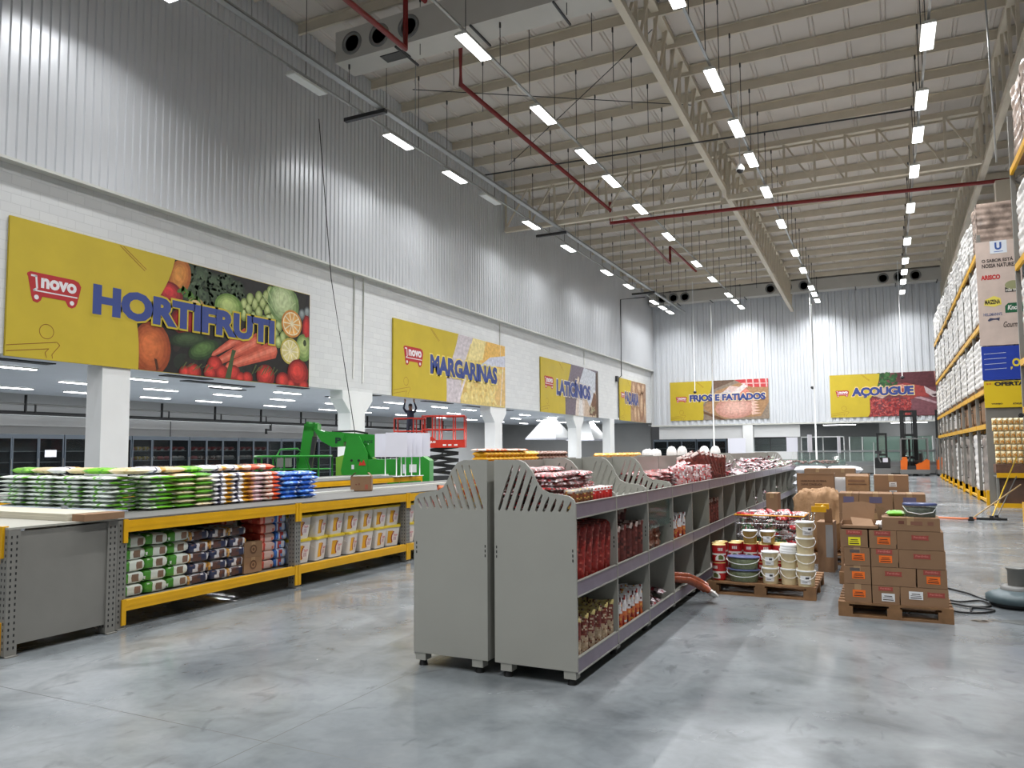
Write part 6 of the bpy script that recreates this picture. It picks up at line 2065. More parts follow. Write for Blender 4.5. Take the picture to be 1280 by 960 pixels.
tag(o, 'orange cord lying along the floor towards the squeegee', 'cord')

# ------------------------------------------------------------------ tall pallet racks
TX = 2.62
LV = (2.34, 3.36, 5.30, 7.45)


def tall_upright(h, d=1.0):
    mb = MB()
    for x in (0, d - .09):
        mb.box(x, x + .09, 0, .09, 0, h)
    z = .5
    k = 0
    while z + .6 < h:
        a, b = (.05, d - .05) if k % 2 == 0 else (d - .05, .05)
        mb.bar((a, .045, z), (b, .045, z + .6), .035)
        z += .6
        k += 1
    return mb


def load_mesh(name, w, d, h, layers, cw, cd, m, seed, bulge=.035, jit=.02):
    """film-wrapped block of sacks: bulging courses on all four sides and the top"""
    rr = random.Random(seed)
    mb = MB()
    nz = layers * 4
    def wall(n, L, fx):
        off = [rr.uniform(-jit, jit) for _ in range((layers + 1) * (n // 4 + 1))]
        vs, fs = [], []
        for i in range(nz + 1):
            for j in range(n + 1):
                u, z = j / n, i / nz
                b = bulge * (abs(sin(pi * z * layers)) ** .5) * (.4 + .6 * abs(sin(pi * u * n / 4)) ** .5)
                o = off[min(layers, int(z * layers - 1e-6)) * (n // 4) + min(n // 4 - 1, int(u * n / 4))] if layers else 0
                if j in (0, n):
                    o = 0
                vs.append(fx(u * L, b + o, z * h))
        for i in range(nz):
            for j in range(n):
                a = i * (n + 1) + j
                fs.append((a, a + 1, a + n + 2, a + n + 1))
        mb.add(vs, fs, 0, None, True)
    wall(cw * 4, w, lambda s, o, z: (-w / 2 + s, -d / 2 - o, z))
    wall(cd * 4, d, lambda s, o, z: (w / 2 + o, -d / 2 + s, z))
    wall(cw * 4, w, lambda s, o, z: (w / 2 - s, d / 2 + o, z))
    wall(cd * 4, d, lambda s, o, z: (-w / 2 - o, d / 2 - s, z))
    mb.box(-w / 2 + .01, w / 2 - .01, -d / 2 + .01, d / 2 - .01, .0, h)
    return mb.mesh(name, [M_[m]])


PALM = None
LOADS = {'white': [load_mesh('wrapped_goods', 1.06, 1.08, 1.0, 8, 3, 3, 'wrap', s) for s in range(3)],
         'brown': [load_mesh('wrapped_goods', 1.06, 1.08, 1.0, 7, 2, 3, 'wrap_brown', 8)],
         'mixed': [load_mesh('wrapped_goods', 1.06, 1.08, 1.0, 6, 2, 2, 'wrap_mixed', 9)],
         'carton': [load_mesh('wrapped_goods', 1.06, 1.08, 1.0, 3, 2, 2, 'kraft', 10, .006, .01)]}


def load(x, y, z, h, kind, label, grp='pallet loads in the tall racks'):
    t = thing('pallet_load', label, 'pallet load', (x, y, z), 0, grp)
    p = MB()
    for k in range(3):
        p.box(-.5 + .43 * k, -.36 + .43 * k, -.55, .55, 0, .1)
    p.box(-.52, .52, -.56, .56, .1, .13)
    p.build('pallet', M_['wood'], t)
    o = place(random.choice(LOADS[kind]), 'wrapped_goods', t, (0, 0, .131))
    o.scale = (1, 1, h - .131)
    return t


def tall_bay(y, w, first, last, label, h=7.9):
    t = thing('tall_rack', label, 'rack', (TX, y, 0), 0, 'tall pallet racks')
    u = tall_upright(h).build('upright', M_['rack_grey'], t)
    for x in (0, .91):
        MB().box(x - .08, x + .16, 0, .115, 0, .42 if first else .30).build('post_guard', M_['yellow'], u)
    if last:
        tall_upright(h).build('upright', M_['rack_grey'], t, (0, w, 0))
    for z in LV:
        for x in (-.01, .93):
            b = MB().box(x, x + .06, .09, w - .002, z - .14, z).build('beam', M_['yellow'], t)
    MB().box(-.02, .05, .118, w - .002, .05, .12).build('floor_rail', M_['yellow'], t)
    return t


KIND = {0: 'mixed', 1: 'carton', 2: 'white', 3: 'white', 4: 'white'}
NT = 9
Lw = ('floor', 'first beam', 'second beam', 'third beam', 'top beam')
for i in range(NT):
    y = 26.05 + 2.55 * i
    tall_bay(y, 2.55, i == 0, i == NT - 1, 'tall grey and yellow pallet rack bay, ' + ORD[i] + ' beyond the poster')
    for j in range(2):
        cy = y + .70 + 1.24 * j
        for lv in range(5):
            z0 = .125 if lv == 0 else LV[lv - 1] + .005
            top = (LV + (8.95,))[lv]
            hh = top - z0 - (.20 if lv < 4 else 0) - (.08 if lv == 1 else random.uniform(.0, .30))
            kd = KIND[lv]
            if lv == 1 and i > 3:
                kd = 'white'
            if lv == 0 and i % 3 == 1:
                kd = 'white'
            if lv == 4 and i == 0:
                kd = 'brown' if j == 0 else 'white'
                hh = 1.42 if j == 0 else 1.2
            load(TX + (.67 if lv < 2 else .565), cy, z0, hh, kd, '%s pallet load, %s level, %s along the tall racks' % ({'mixed': 'mixed', 'carton': 'brown carton', 'white': 'white wrapped', 'brown': 'film-wrapped brown'}[kd], Lw[lv], ORD[2 * i + j]))

# poster, banners and goods at the head of the racks
ey = 25.92
t = thing('poster_board', 'tall pale wood poster with food logos at the rack head', 'poster', (2.56, ey, 4.60))
MB().box(0, 1.12, 0, .03, 0, 3.05).build('board', mat('pale_wood_print', lin(206, 186, 174), .55, noise=(3, .07)), t)
pb = MB()
R_ = Matrix.Translation((0, -.003, 0)) @ Matrix.Rotation(radians(90), 4, 'X')
def pt(txt, x, y, w, h, c, b=.03, z=.001, shear=0):
    put_text(pb, txt, x, y, w, h, z, c, b, M=R_, shear=shear)
def pp(pts, c, z=0.0):
    mm = MB(); mm.poly(pts, z, c); pb.add(mm.v, mm.f, 0, c, M=R_)
pp([(.36, 2.68), (.78, 2.68), (.78, 3.05), (.36, 3.05)], lin(226, 230, 236))
pt('U', .48, 2.78, .17, .22, lin(56, 90, 160), .05)
pp([(.46, 2.72), (.68, 2.72), (.68, 2.74), (.46, 2.74)], lin(90, 120, 180), .001)
pt('O SABOR ESTÁ EM', .14, 2.43, .95, .12, lin(50, 40, 38), .03)
pt('NOSSA NATUREZA', .14, 2.27, .93, .12, lin(50, 40, 38), .03)
pb.build('printed_heading', M_['board_print'], t)
pb = MB()
pt('ARISCO', .10, 1.92, .48, .14, lin(196, 36, 40), .05)
pp([(.68, 1.52), (1.10, 1.52), (1.10, 1.66), (.68, 1.66)], lin(52, 44, 40))
pt('mãe terra', .70, 1.54, .36, .09, lin(226, 220, 210), .02, .002)
mm = MB(); mm.ellipse(.88, 1.72, .2, .13, .0005, 0, lin(150, 150, 110)); pb.add(mm.v, mm.f, 0, mm.c, M=R_)
pp([(.14, 1.18), (.18, 1.34), (.40, 1.44), (.56, 1.36), (.58, 1.18), (.40, 1.12)], lin(232, 214, 96))
pt('MAIZENA', .17, 1.20, .38, .13, lin(60, 46, 40), .04, .002)
pp([(.66, .92), (.66, 1.12), (.74, 1.20), (1.10, 1.20), (1.10, .92)], lin(30, 96, 62))
pt('Knorr', .72, 1.0, .36, .14, lin(236, 232, 226), .03, .002, .2)
pt("HELLMANN'S", .12, .86, .46, .09, lin(92, 104, 140), .02)
pp([(.22, .74), (.28, .80), (.40, .78), (.52, .80), (.50, .70), (.44, .74), (.36, .74), (.24, .70)], lin(60, 64, 92))
pt('Gourmet', .60, .50, .48, .17, lin(56, 46, 42), .01, .001, .3)
pb.build('printed_logos', M_['board_print'], t)
t = thing('banner', 'blue banner with white lines below the wooden poster', 'banner', (2.58, ey, 3.60))
MB().box(0, 1.08, 0, .03, 0, .97).build('board', mat('blue_banner', lin(30, 60, 160), .45), t)
pb = MB()
for k in range(4):
    pp([(.06, .30 + .15 * k), (.60, .32 + .15 * k), (.60, .332 + .15 * k), (.06, .312 + .15 * k)], lin(206, 214, 232))
pt('O', .74, .36, .20, .24, lin(232, 206, 60), .05)
pt('F', .70, .28, .05, .08, lin(232, 206, 60), .04)
pb.build('printed_lines', M_['board_print'], t)
t = thing('banner', 'yellow OFERTA banner below the blue banner', 'banner', (2.60, ey, 2.80))
MB().box(0, 1.04, 0, .03, 0, .76).build('board', mat('yellow_banner', lin(222, 190, 30), .45), t)
pb = MB()
pt('SÓ', .06, .66, .14, .06, lin(196, 70, 40), .04)
pt('OFERTA', .26, .62, .74, .12, lin(40, 36, 40), .06)
pt('VAREJO', .16, .08, .28, .05, lin(40, 36, 40), .04)
pt('ATACADO', .68, .08, .30, .05, lin(40, 36, 40), .04)
pb.build('printed_words', M_['board_print'], t)
o = MB().box(0, 1.02, 0, .025, 0, 2.77).build('closing_board', M_['rack_grey'], loc=(2.62, ey + .055, .02))
tag(o, 'grey board closing the rack head behind the packet display', 'panel')
t = thing('display_shelf', 'yellow-edged shelf with dark pallet holding the packet display', 'shelf', (2.72, 25.2, 0))
MB().box(0, .95, 0, .70, .84, .88).build('board', M_['rack_grey'], t)
MB().box(0, .95, -.03, 0, .82, .95).build('beam', M_['yellow'], t)
MB().box(0, .06, .02, .10, .12, .84).box(.89, .95, .02, .10, .12, .84).build('leg', M_['rack_grey'], t)
MB().box(-.02, .97, -.06, .72, 0, .06).box(-.02, .97, -.08, -.04, 0, .12).build('floor_rail', M_['yellow'], t)
MB().box(.0, .95, .02, .62, .95, 1.19).build('dark_pallet', mat('dark_wood', lin(96, 66, 48), .7, noise=(8, .2)), t)
MB().box(.07, .88, .12, .65, .06, .78).build('brown_panel', mat('brown_panel', lin(88, 66, 54), .7, noise=(5, .15)), t)
CP = pk('noodle_pack', .13, .18, .13, lin(232, 206, 150), [(.0, 1, .62, 1, lin(240, 226, 190)), (.2, .8, .1, .45, lin(206, 134, 50))], [lin(226, 170, 80), lin(240, 220, 170)], 200, n=6, k=6, sp=.2, pw=8)
for l in range(7):
    for c in range(7):
        o = place(CP, 'noodle_pack', None, (2.79 + .133 * c - .02 * (l > 2) - .03 * (l > 4), 25.36, 1.20 + .183 * l + .09))
        o.rotation_euler = (radians(90), 0, 0)
        o.location.y = 25.36
        tag(o, 'cream and amber packet, %s, %s column of the rack head display' % (layer(l, 7), ORD[c]), 'packet', 'packets of the rack head display')

# the near rack at the picture edge
t = thing('tall_rack', 'nearest tall rack with blue-grey post at the aisle corner', 'rack', (2.76, 20.3, 0))
u = tall_upright(9.2).build('upright', M_['rack_grey'], t)
for x in (0, .91):
    MB().box(x - .09, x - .01, -.10, .19, 0, .44).box(x + .03, x + .16, -.12, -.01, 0, .40).build('post_guard', M_['yellow'], u)
tall_upright(9.2).build('upright', M_['rack_grey'], t, (0, -2.7, 0))
for z in (2.55, 3.6, 5.75, 7.95):
    for x in (-.01, .93):
        MB().box(x, x + .06, -2.61, 0, z - .14, z).build('beam', M_['yellow'], t)
for lv, (z, h, kd) in enumerate(((.0, 2.0, 'mixed'), (2.56, .8, 'carton'), (3.61, 1.75, 'white'), (5.76, 1.6, 'white'), (7.96, 1.75, 'brown'))):
    for j in range(2):
        load(TX + .76, 19.58 - 1.25 * j, z, h, kd, '%s pallet load, nearest tall rack, %s level, %s' % ({'mixed': 'mixed', 'carton': 'brown carton', 'white': 'white wrapped', 'brown': 'film-wrapped brown'}[kd], Lw[lv], ('by the corner post', 'second from the post')[j]))
o = MB().tube([(2.52, 20.4, 8.2), (2.35, 19.6, 13.5)], .02, 5).build('steel_rope', M_['galv'])
tag(o, 'thin steel rope rising beside the nearest tall rack', 'rope')
t = thing('hand_mirror', 'small dark round fitting on the near rack post', 'fitting', (2.70, 20.24, 2.36))
t.name = 'post_fitting'
MB().cyl((0, 0, 0), (0, -.05, 0), .05, n=16).build('plate', M_['black'], t)
MB().cyl((0, -.05, 0), (0, -.08, 0), .03, n=12).build('knob', M_['dark'], t)

# ------------------------------------------------------------------ lift trucks at the end of the aisle
def reach_truck(loc, rz, label):
    t = thing('reach_truck', label, 'forklift', loc, rz, 'orange reach trucks')
    MB().box(-.62, .62, -.55, .75, .12, .38).build('chassis', M_['mgrey'], t)
    for x in (-.60, .48):
        MB().box(x, x + .12, .7, 1.7, .04, .22).build('support_arm', M_['mgrey'], t)
        MB().cyl((x - .01, 1.6, .14), (x + .13, 1.6, .14), .14, n=18).build('wheel', M_['black'], t)
    MB().cyl((-.1, -.2, .17), (.12, -.2, .17), .17, n=18).build('drive_wheel', M_['black'], t)
    b = MB()
    b.prism([(-.60, .38), (-.60, .95), (-.50, 1.12), (-.34, 1.12), (-.30, .95), (-.34, .38)], [], -.45, .70)
    b.build('side_cover', M_['orange'], t)
    b = MB()
    b.prism([(.05, .38), (.62, .38), (.62, .98), (.50, 1.0), (.30, .80), (.05, .68)], [], -.45, .75)
    b.build('battery_cover', M_['orange'], t)
    MB().box(-.32, .06, -.42, .1, .38, .60).build('step', M_['dark'], t)
    s = MB().box(-.02, .34, .15, .55, .80, .92).box(.20, .34, .15, .55, .92, 1.35).build('seat', M_['black'], t)
    MB().tube([(-.25, -.3, .9), (-.18, -.22, 1.15), (-.05, -.2, 1.2)], .03, 8).build('control_lever', M_['black'], t)
    g = MB()
    for x, y in ((-.58, -.42), (.58, -.42), (-.58, .70), (.58, .70)):
        g.bar((x, y, .95), (x * .97, y, 2.22), .07)
    g.box(-.60, .60, -.45, .73, 2.20, 2.26)
    for k in range(6):
        g.box(-.5 + .18 * k, -.46 + .18 * k, -.42, .70, 2.26, 2.30)
    g.build('overhead_guard', M_['mgrey'], t)
    m = MB()
    for x in (-.56, .0):
        m.box(x, x + .20, .82, 1.0, .10, 4.0)
        m.box(x + (.21 if x < -.1 else -.06), x + (.25 if x < -.1 else -.02), .84, .98, .12, 3.85)
    for z in (1.0, 2.4, 3.86):
        m.box(-.56, .20, .86, .94, z, z + .14)
    m.box(-.5, .16, .82, .98, 3.6, 3.7)
    m.tube([(-.18, .9, .2), (-.18, .9, 2.2)], .045, 10)
    m.build('mast', M_['black'], t)
    for x in (-.30, .18):
        MB().box(x, x + .12, 1.03, 2.0, .10, .14).box(x, x + .12, 1.02, 1.07, .1, .65).build('fork', M_['dark'], t)
    MB().box(-.5, .2, 1.0, 1.04, .55, .85).build('fork_carriage', M_['dark'], t)
    return t


r0 = reach_truck((1.49, 52.6, 0), 0, 'orange and grey reach truck with tall black mast before the meat sign')
r0.scale = (1.26, 1, 1)
dup(r0, (3.45, 52.9, 0), 0, 'second orange reach truck partly hidden behind the tall racks')
t = thing('stacker', 'black and grey pedestrian stacker with short mast near the end wall', 'stacker', (-.26, 53.6, 0))
MB().box(-.44, .44, -.30, .50, .06, .42).build('chassis', M_['mgrey'], t)
MB().prism([(-.44, .42), (.44, .42), (.44, 1.0), (.36, 1.10), (-.36, 1.10), (-.44, 1.0)], [], -.30, .20).build('drive_cover', M_['black'], t)
MB().box(.02, .30, -.303, -.30, .80, 1.06).build('white_plate', M_['white_gloss'], t)
m = MB()
for x in (-.30, .18):
    m.box(x, x + .12, .25, .40, .1, 2.62)
for z in (1.2, 2.5):
    m.box(-.30, .30, .28, .38, z, z + .12)
m.build('mast', M_['black'], t)
MB().box(-.17, .17, .31, .32, 1.3, 2.5).build('mast_screen', M_['plastic_clear'], t)
MB().tube([(-.1, -.30, .8), (-.22, -.50, 1.15), (-.22, -.60, 1.40)], .04, 8).build('tiller', M_['mgrey'], t)
MB().box(-.40, -.05, -.68, -.56, 1.34, 1.50).build('tiller_head', M_['dark'], t)
for x in (-.34, .16):
    MB().box(x, x + .18, .4, 1.6, .06, .12).build('fork', M_['dark'], t)
for x in (-.36, .30):
    MB().cyl((x, .1, .08), (x + .08, .1, .08), .08, n=14).build('wheel', M_['black'], t)

# ------------------------------------------------------------------ counters and glass fronts along the end wall
def counter(x0, x1, y, label, h=1.55):
    t = thing('display_counter', label, 'counter', (x0, y, 0), 0, 'refrigerated counters')
    w = x1 - x0
    MB().box(0, w, .0, 1.1, .08, .55).build('base', M_['mgrey'], t)
    MB().box(0, w, .10, 1.0, .0, .08).build('plinth', M_['dark'], t)
    MB().box(0.02, w - .02, .1, 1.05, .55, .80).build('tray_bed', M_['steel'], t)
    MB().add([(0, .02, .80), (w, .02, .80), (w, .30, h - .12), (0, .30, h - .12)], [(0, 1, 2, 3)]).build('front_glass', M_['glass_clear'], t)
    MB().box(0, w, .25, 1.1, h - .12, h).build('top_canopy', M_['steel'], t)
    for x in (0, w - .05):
        MB().box(x, x + .05, .3, 1.1, .55, h - .12).build('end_frame', M_['steel'], t)
    return t


counter(-5.4, -2.9, 55.2, 'steel and glass serving counter, first beside the cold cuts window')
counter(-2.85, -.5, 55.2, 'steel and glass serving counter, middle one by the stacker')
counter(-.45, 2.0, 55.2, 'steel and glass serving counter behind the orange truck')
counter(2.05, 4.5, 55.2, 'steel and glass serving counter behind the half-hidden truck')


def glass_case(x0, y, n, label, dw=.95, h=2.42, rz=0, stock=True):
    t = thing('glass_cabinet', label, 'cabinet', (x0, y, 0), rz, 'glass door cabinets')
    w = dw * n
    MB().box(0, w, .05, .75, .0, .14).build('plinth', M_['dark'], t)
    MB().box(0, w, .70, .75, .14, h).box(0, .04, .06, .70, .14, h).box(w - .04, w, .06, .70, .14, h).build('carcass', M_['dark'], t)
    MB().box(0, w, 0, .75, h - .10, h).build('top_frame', M_['frame_blue'], t)
    for k in range(n):
        d = MB()
        a, b = dw * k, dw * (k + 1)
        d.box(a + .005, a + .05, 0, .05, .14, h - .10).box(b - .05, b - .005, 0, .05, .14, h - .10).box(a + .05, b - .05, 0, .05, .14, .20).box(a + .05, b - .05, 0, .05, h - .16, h - .10)
        d_ = d.build('door', M_['frame_blue'], t)
        MB().box(a + .05, b - .05, .02, .03, .20, h - .16).build('glass', M_['glass'], d_)
        MB().box(b - .035, b - .02, -.04, 0, .9, 1.5).build('handle', M_['mgrey'], d_)
    for z in (.55, .95, 1.35, 1.75):
        MB().box(.04, w - .04, .12, .68, z, z + .025).build('shelf', M_['steel'], t)
    return t


M_['frame_blue'] = mat('blue_grey_frame', lin(62, 72, 82), .4)
glass_case(-15.6, 56.2, 3, 'dark glass-fronted cabinet under the white band, nearest the corner', 1.05)
glass_case(-12.4, 56.2, 2, 'dark glass-fronted cabinet under the white band, second from the corner', 1.05)
o = MB().box(-1.0, .22, 0, .10, 0, 2.45).build('closed_hatch', M_['white_gloss'], loc=(-9.2, 56.3, 0))
tag(o, 'closed white door hatch next to the dark glass cabinets on the end wall', 'panel')
t = thing('service_window', 'dark service window framed in the end wall', 'window', (-8.85, 57.3, 0))
MB().box(0, 3.2, 0, .1, 0, 1.5).build('sill_wall', M_['plain_wall'], t)
MB().box(0, .08, -.02, .1, 1.5, 2.5).box(3.12, 3.2, -.02, .1, 1.5, 2.5).box(.08, 3.12, -.02, .1, 2.42, 2.5).box(1.4, 1.46, -.02, .1, 1.5, 2.42).build('frame', M_['dark'], t)
MB().box(.08, 3.12, .04, .05, 1.5, 2.42).build('glass', M_['glass'], t)
MB().box(.1, 3.1, .05, .08, 1.9, 1.93).build('shelf', M_['steel'], t)
t = thing('glass_screen', 'glass partition with steel frame beside the service window', 'screen', (-5.4, 57.6, 0))
for x in (0, 1.4, 1.42, 2.75):
    MB().box(x, x + .05, 0, .05, 0, 2.5).build('post', M_['white_paint'], t)
MB().box(0, 2.8, 0, .05, 2.45, 2.52).build('rail', M_['white_paint'], t)
MB().box(.05, 2.75, .02, .03, .9, 2.45).build('glass', M_['glass'], t)
MB().box(.05, 2.75, .0, .05, 0, .9).build('lower_panel', M_['mgrey'], t)
t = thing('glass_screen', 'pale green glass screen standing behind the stacker', 'screen', (-2.3, 57.5, 0))
MB().box(0, .06, 0, .06, 0, 2.46).box(.8, .85, 0, .06, 0, 2.46).box(5.0, 5.06, 0, .06, 0, 2.46).build('post', M_['white_paint'], t)
MB().box(.06, 5.0, .02, .03, .85, 2.46).build('glass', M_['glass_clear'], t)
MB().box(.06, 5.0, .0, .05, 0, .85).build('lower_panel', M_['mgrey'], t)
MB().box(.90, 5.0, .25, .27, .85, 2.46).build('pale_sheet', mat('pale_green_sheet', lin(196, 208, 202), .5), t)
t = thing('strip_lamp', 'bright strip lamp in the end room above the orange truck', 'lamp', (1.4, 57.6, 3.42), radians(90))
MB().box(-.09, .09, -1.1, 1.1, -.05, .07).build('housing', M_['rack_light'], t)
MB().box(-.07, .07, -1.08, 1.08, -.07, -.05).build('lens', M_['strip'], t)
for x, lab in ((-12.5, 'strip lamp in the end room behind the glass cabinets'), (-3.0, 'strip lamp in the end room behind the glass partition')):
    dup(t, (x, 60.2, 3.42), radians(90), lab)
for k, (x, y, h, w, rz, lab) in enumerate(((-5.0, 48.0, 2.35, .62, 0.1, 'blank white sign board before the dark service window'), (-3.35, 40.0, 2.35, .55, 1.3, 'blank white sign board seen edge-on beyond the shelves'), (-2.2, 43.0, 2.3, .5, 1.35, 'second edge-on white sign board before the glass partition'))):
    t = thing('sign_board', lab, 'sign', (x, y, 0), rz, 'blank white sign boards by the counters')
    MB().box(-w / 2, w / 2, -.012, .012, h - .85, h).build('board', M_['white_gloss'], t)
    MB().tube([(0, .02, .01), (0, .02, h - .3)], .018, 6).build('pole', M_['white_paint'], t)
    MB().cyl((0, .02, 0), (0, .02, .015), .16, n=14).build('foot', M_['white_paint'], t)
o = MB().tube([(-.55, 40, 0), (-.55, 40, 1.95)], .02, 6).build('white_pole', M_['white_paint'])
tag(o, 'slim white pole standing before the stacker', 'pole')
# meat packs heaped on the counter island
t = thing('chest_freezer', 'long steel and glass chest freezer beyond the white sacks', 'freezer', (-4.6, 36.5, 0))
MB().box(0, 3.0, 0, 1.2, .0, .85).build('base', M_['mgrey'], t)
MB().box(-.02, 3.02, -.02, .04, .85, .95).box(-.02, 3.02, 1.16, 1.22, .85, .95).box(-.02, .04, .04, 1.16, .85, .95).box(2.96, 3.02, .04, 1.16, .85, .95).build('rim', M_['steel'], t)
MB().box(.04, 2.96, .04, 1.16, .60, .64).build('tray', M_['mgrey'], t)
MB().box(.04, 2.96, 0, .012, .95, 1.2).build('glass', M_['glass_clear'], t)
for k in range(48):
    o = place(DARKP[k % 4], 'meat_pack', None, (-4.25 + .20 * (k % 12), 36.98 + .28 * (k // 24), .74 + .26 * ((k // 12) % 2) + rnd.uniform(0, .08)), rot=(rnd.uniform(-.4, .4), rnd.uniform(-.5, .5), rnd.uniform(0, 6)))
    o.scale = (1, .9, 2.2)
    tag(o, 'red meat pack heaped in the chest freezer beyond the white sacks', 'pack', 'meat packs in the chest freezer')
# bakery corner
for k, (y, lab) in enumerate(((44.6, 'white tapering extractor hood left of the last column'), (51.3, 'white tapering extractor hood under the bakery sign'))):
    t = thing('extractor_hood', ('white tapering extractor hood between the last two columns' if k == 0 else 'white tapering extractor hood under the bakery sign'), 'hood', (-19.0, y, 2.45))
    h = MB()
    h.add([(-1, -1.5, 0), (1, -1.5, 0), (1, 1.5, 0), (-1, 1.5, 0), (-.3, -.5, 1.15), (.3, -.5, 1.15), (.3, .5, 1.15), (-.3, .5, 1.15)], [(0, 3, 2, 1), (4, 5, 6, 7), (0, 1, 5, 4), (1, 2, 6, 5), (2, 3, 7, 6), (3, 0, 4, 7)])
    h.build('canopy', M_['white_paint'], t)
    MB().box(-1.02, 1.02, -1.52, 1.52, -.10, 0).build('rim', M_['white_gloss'], t)
    MB().box(-.28, .28, -.48, .48, 1.15, 1.27).build('flue', M_['white_paint'], t)

# ------------------------------------------------------------------ annex: glass cabinets, lifts, worker
k = 0
for i in range(11):
    y = 10.0 + 2.88 * i
    if 11 < y + 2.9 and y < 46:
        # doors face +x: turn the cabinet a quarter round
        c = glass_case(-27.7, y, 3, 'glass door cabinet against the annex wall, %s from the near end' % ORD[k], .95, 2.38, radians(90))
        k += 1
PKS = [pk('meat_tray', .34, .26, .16, b, [(.2, .8, .2, .8, c)], [lin(200, 186, 180)], 300 + i, n=5, k=4, sp=.2) for i, (b, c) in enumerate(((lin(196, 120, 120), lin(214, 150, 150)), (lin(150, 50, 48), lin(176, 80, 76)), (lin(196, 160, 70), lin(206, 170, 90)), (lin(170, 166, 164), lin(190, 150, 140)), (lin(120, 96, 88), lin(160, 130, 120))))]
n = 0
for i in range(26):
    y = 20.2 + .36 * i
    for l, z in enumerate((.98, 1.38, 1.78)):
        for q in range(1):
            kind = 2 if (i in (5, 6) and l) else (0 if i < 5 else (1 if l == 2 else rnd.choice((3, 4, 4, 0))))
            o = place(PKS[kind], 'meat_tray', None, (-27.98, y, z), rot=(0, 0, pi / 2))
            tag(o, '%s pack behind the glass doors of the annex wall, %s shelf, %s along' % (('pink', 'red', 'amber', 'pale', 'brown')[kind], ('lower', 'middle', 'upper')[l], ORD[i]), 'pack', 'packs behind the annex glass doors')
for y in (18.1, 19.75):
    o = MB().box(0, .006, -.22, .22, 0, .26).build('paper_notice', M_['white_gloss'], loc=(-27.69, y, 1.55))
    tag(o, 'white paper notice on a glass door, ' + ('nearer' if y < 19 else 'further') + ' one left of the broad column'.replace('left of', 'near'), 'notice')

# green articulated boom lift, long axis across the view; local x = 0 at the turret
t = thing('boom_lift', 'green articulated boom lift parked behind the yellow racks', 'boom lift', (-13.95, 17.75, 0), radians(25.9))
MB().box(-.5, 2.0, -.55, .75, .35, .75).build('chassis', M_['dark'], t)
for x in (-.1, 1.6):
    for y in (-.72, .58):
        MB().cyl((x, y, .36), (x, y + .22, .36), .36, n=22).build('wheel', M_['black'], t)
TS = [(.02, 1.02), (.0, 1.15), (.18, 2.10), (.50, 2.10), (.74, 1.62), (.74, 1.05), (.66, .95)]
tb = MB().prism(TS, [], -.50, -.40).prism(TS, [], .30, .40).box(.06, .70, -.40, .30, .75, 1.10)
tb.build('turret', M_['green'], t)
MB().prism([(.55, .75), (.55, 1.45), (1.62, 1.45), (1.62, .75)], [], -.46, .5).build('engine_cover', M_['green'], t)
MB().prism([(1.66, .75), (1.62, 1.52), (2.30, 1.52), (2.48, 1.40), (2.48, .75)], [], -.55, .55).build('counterweight', M_['green'], t)
MB().prism([(.66, 1.80), (.90, 2.02), (1.30, 2.02), (1.30, 1.60), (.80, 1.50)], [], -.30, .2).build('cylinder_housing', M_['green'], t)
MB().box(1.74, 1.83, -.562, -.55, 1.05, 1.30).build('warning_plate', M_['white_gloss'], t)
MB().box(1.92, 2.12, -.558, -.55, 1.08, 1.30).build('notice_plate', M_['lens_off'], t)
MB().box(.30, .37, -.512, -.50, 1.18, 1.30).build('warning_plate', M_['white_gloss'], t)
for x in (.30, .50):
    MB().cyl((x, -.512, 1.42), (x, -.50, 1.42), .035, n=12).build('bolt', M_['black'], t)
MB().prism([(.50, 1.28), (.54, 1.40), (.58, 1.34), (.64, 1.44), (.68, 1.34), (.70, 1.28)], [], -.512, -.502).build('red_emblem', M_['red'], t)
MB().bar((-.55, -.05, 2.12), (1.75, -.05, 1.95), .26, .26).build('upper_boom', M_['green'], t)
MB().prism([(-.86, 2.36), (-.62, 2.26), (-.40, 2.20), (.02, 2.18), (.02, 1.82), (-.30, 1.80), (-.62, 1.98)], [], -.30, .14).build('boom_elbow', M_['green'], t)
MB().tube([(-.35, -.1, 2.24), (.30, -.1, 2.25), (.68, -.1, 2.18)], .028, 8).build('hose', M_['black'], t)
lt = MB()
R2 = Matrix.Translation((-.21, -.305, 1.90)) @ Matrix.Rotation(radians(90), 4, 'X')
put_text(lt, 'P', 0, 0, .17, .17, 0, lin(18, 50, 40), .05, M=R2)
put_text(lt, 'LINCE', .78, .0, .30, .08, .12, lin(18, 60, 40), .03, M=R2)
lt.build('lettering', M_['board_print'], t)
la = MB().bar((-.95, -.08, 2.40), (-1.20, -.08, .62), .30, .40, up=(0, 1, 0))
la.build('lower_arm', M_['green'], t)
MB().bar((-.80, -.25, 2.1), (-.98, -.25, .75), .10, .14, up=(0, 1, 0)).build('ram', M_['dark'], t)
MB().box(-1.10, -.72, -.28, .14, 2.26, 2.46).box(-1.04, -.96, -.30, .16, 2.46, 2.52).box(-.86, -.78, -.30, .16, 2.44, 2.50).build('arm_head', M_['green'], t)
MB().bar((-1.20, -.08, .66), (-1.35, -.5, .55), .24, .24).build('arm_foot', M_['green'], t)
bk = MB()
bx0, bx1, by0, by1 = -2.24, -.26, -1.15, -.42
def rail(z):
    return [(bx0, by0 + .15, z), (bx0 + .16, by0, z), (bx1 - .1, by0, z), (bx1, by0 + .1, z), (bx1, by1, z), (bx0, by1, z)]
bk.tube(rail(1.55), .028, 8, closed=True)
bk.tube(rail(1.20), .016, 6, closed=True)
bk.tube(rail(.45), .026, 6, closed=True)
for x, y in ((bx0 + .55, by0), (bx0 + .85, by0), (bx1 - .2, by0), (bx1, by1), (bx0, by1), (bx0 + 1.0, by1)):
    bk.tube([(x, y, .45), (x, y, 1.55)], .024, 6)
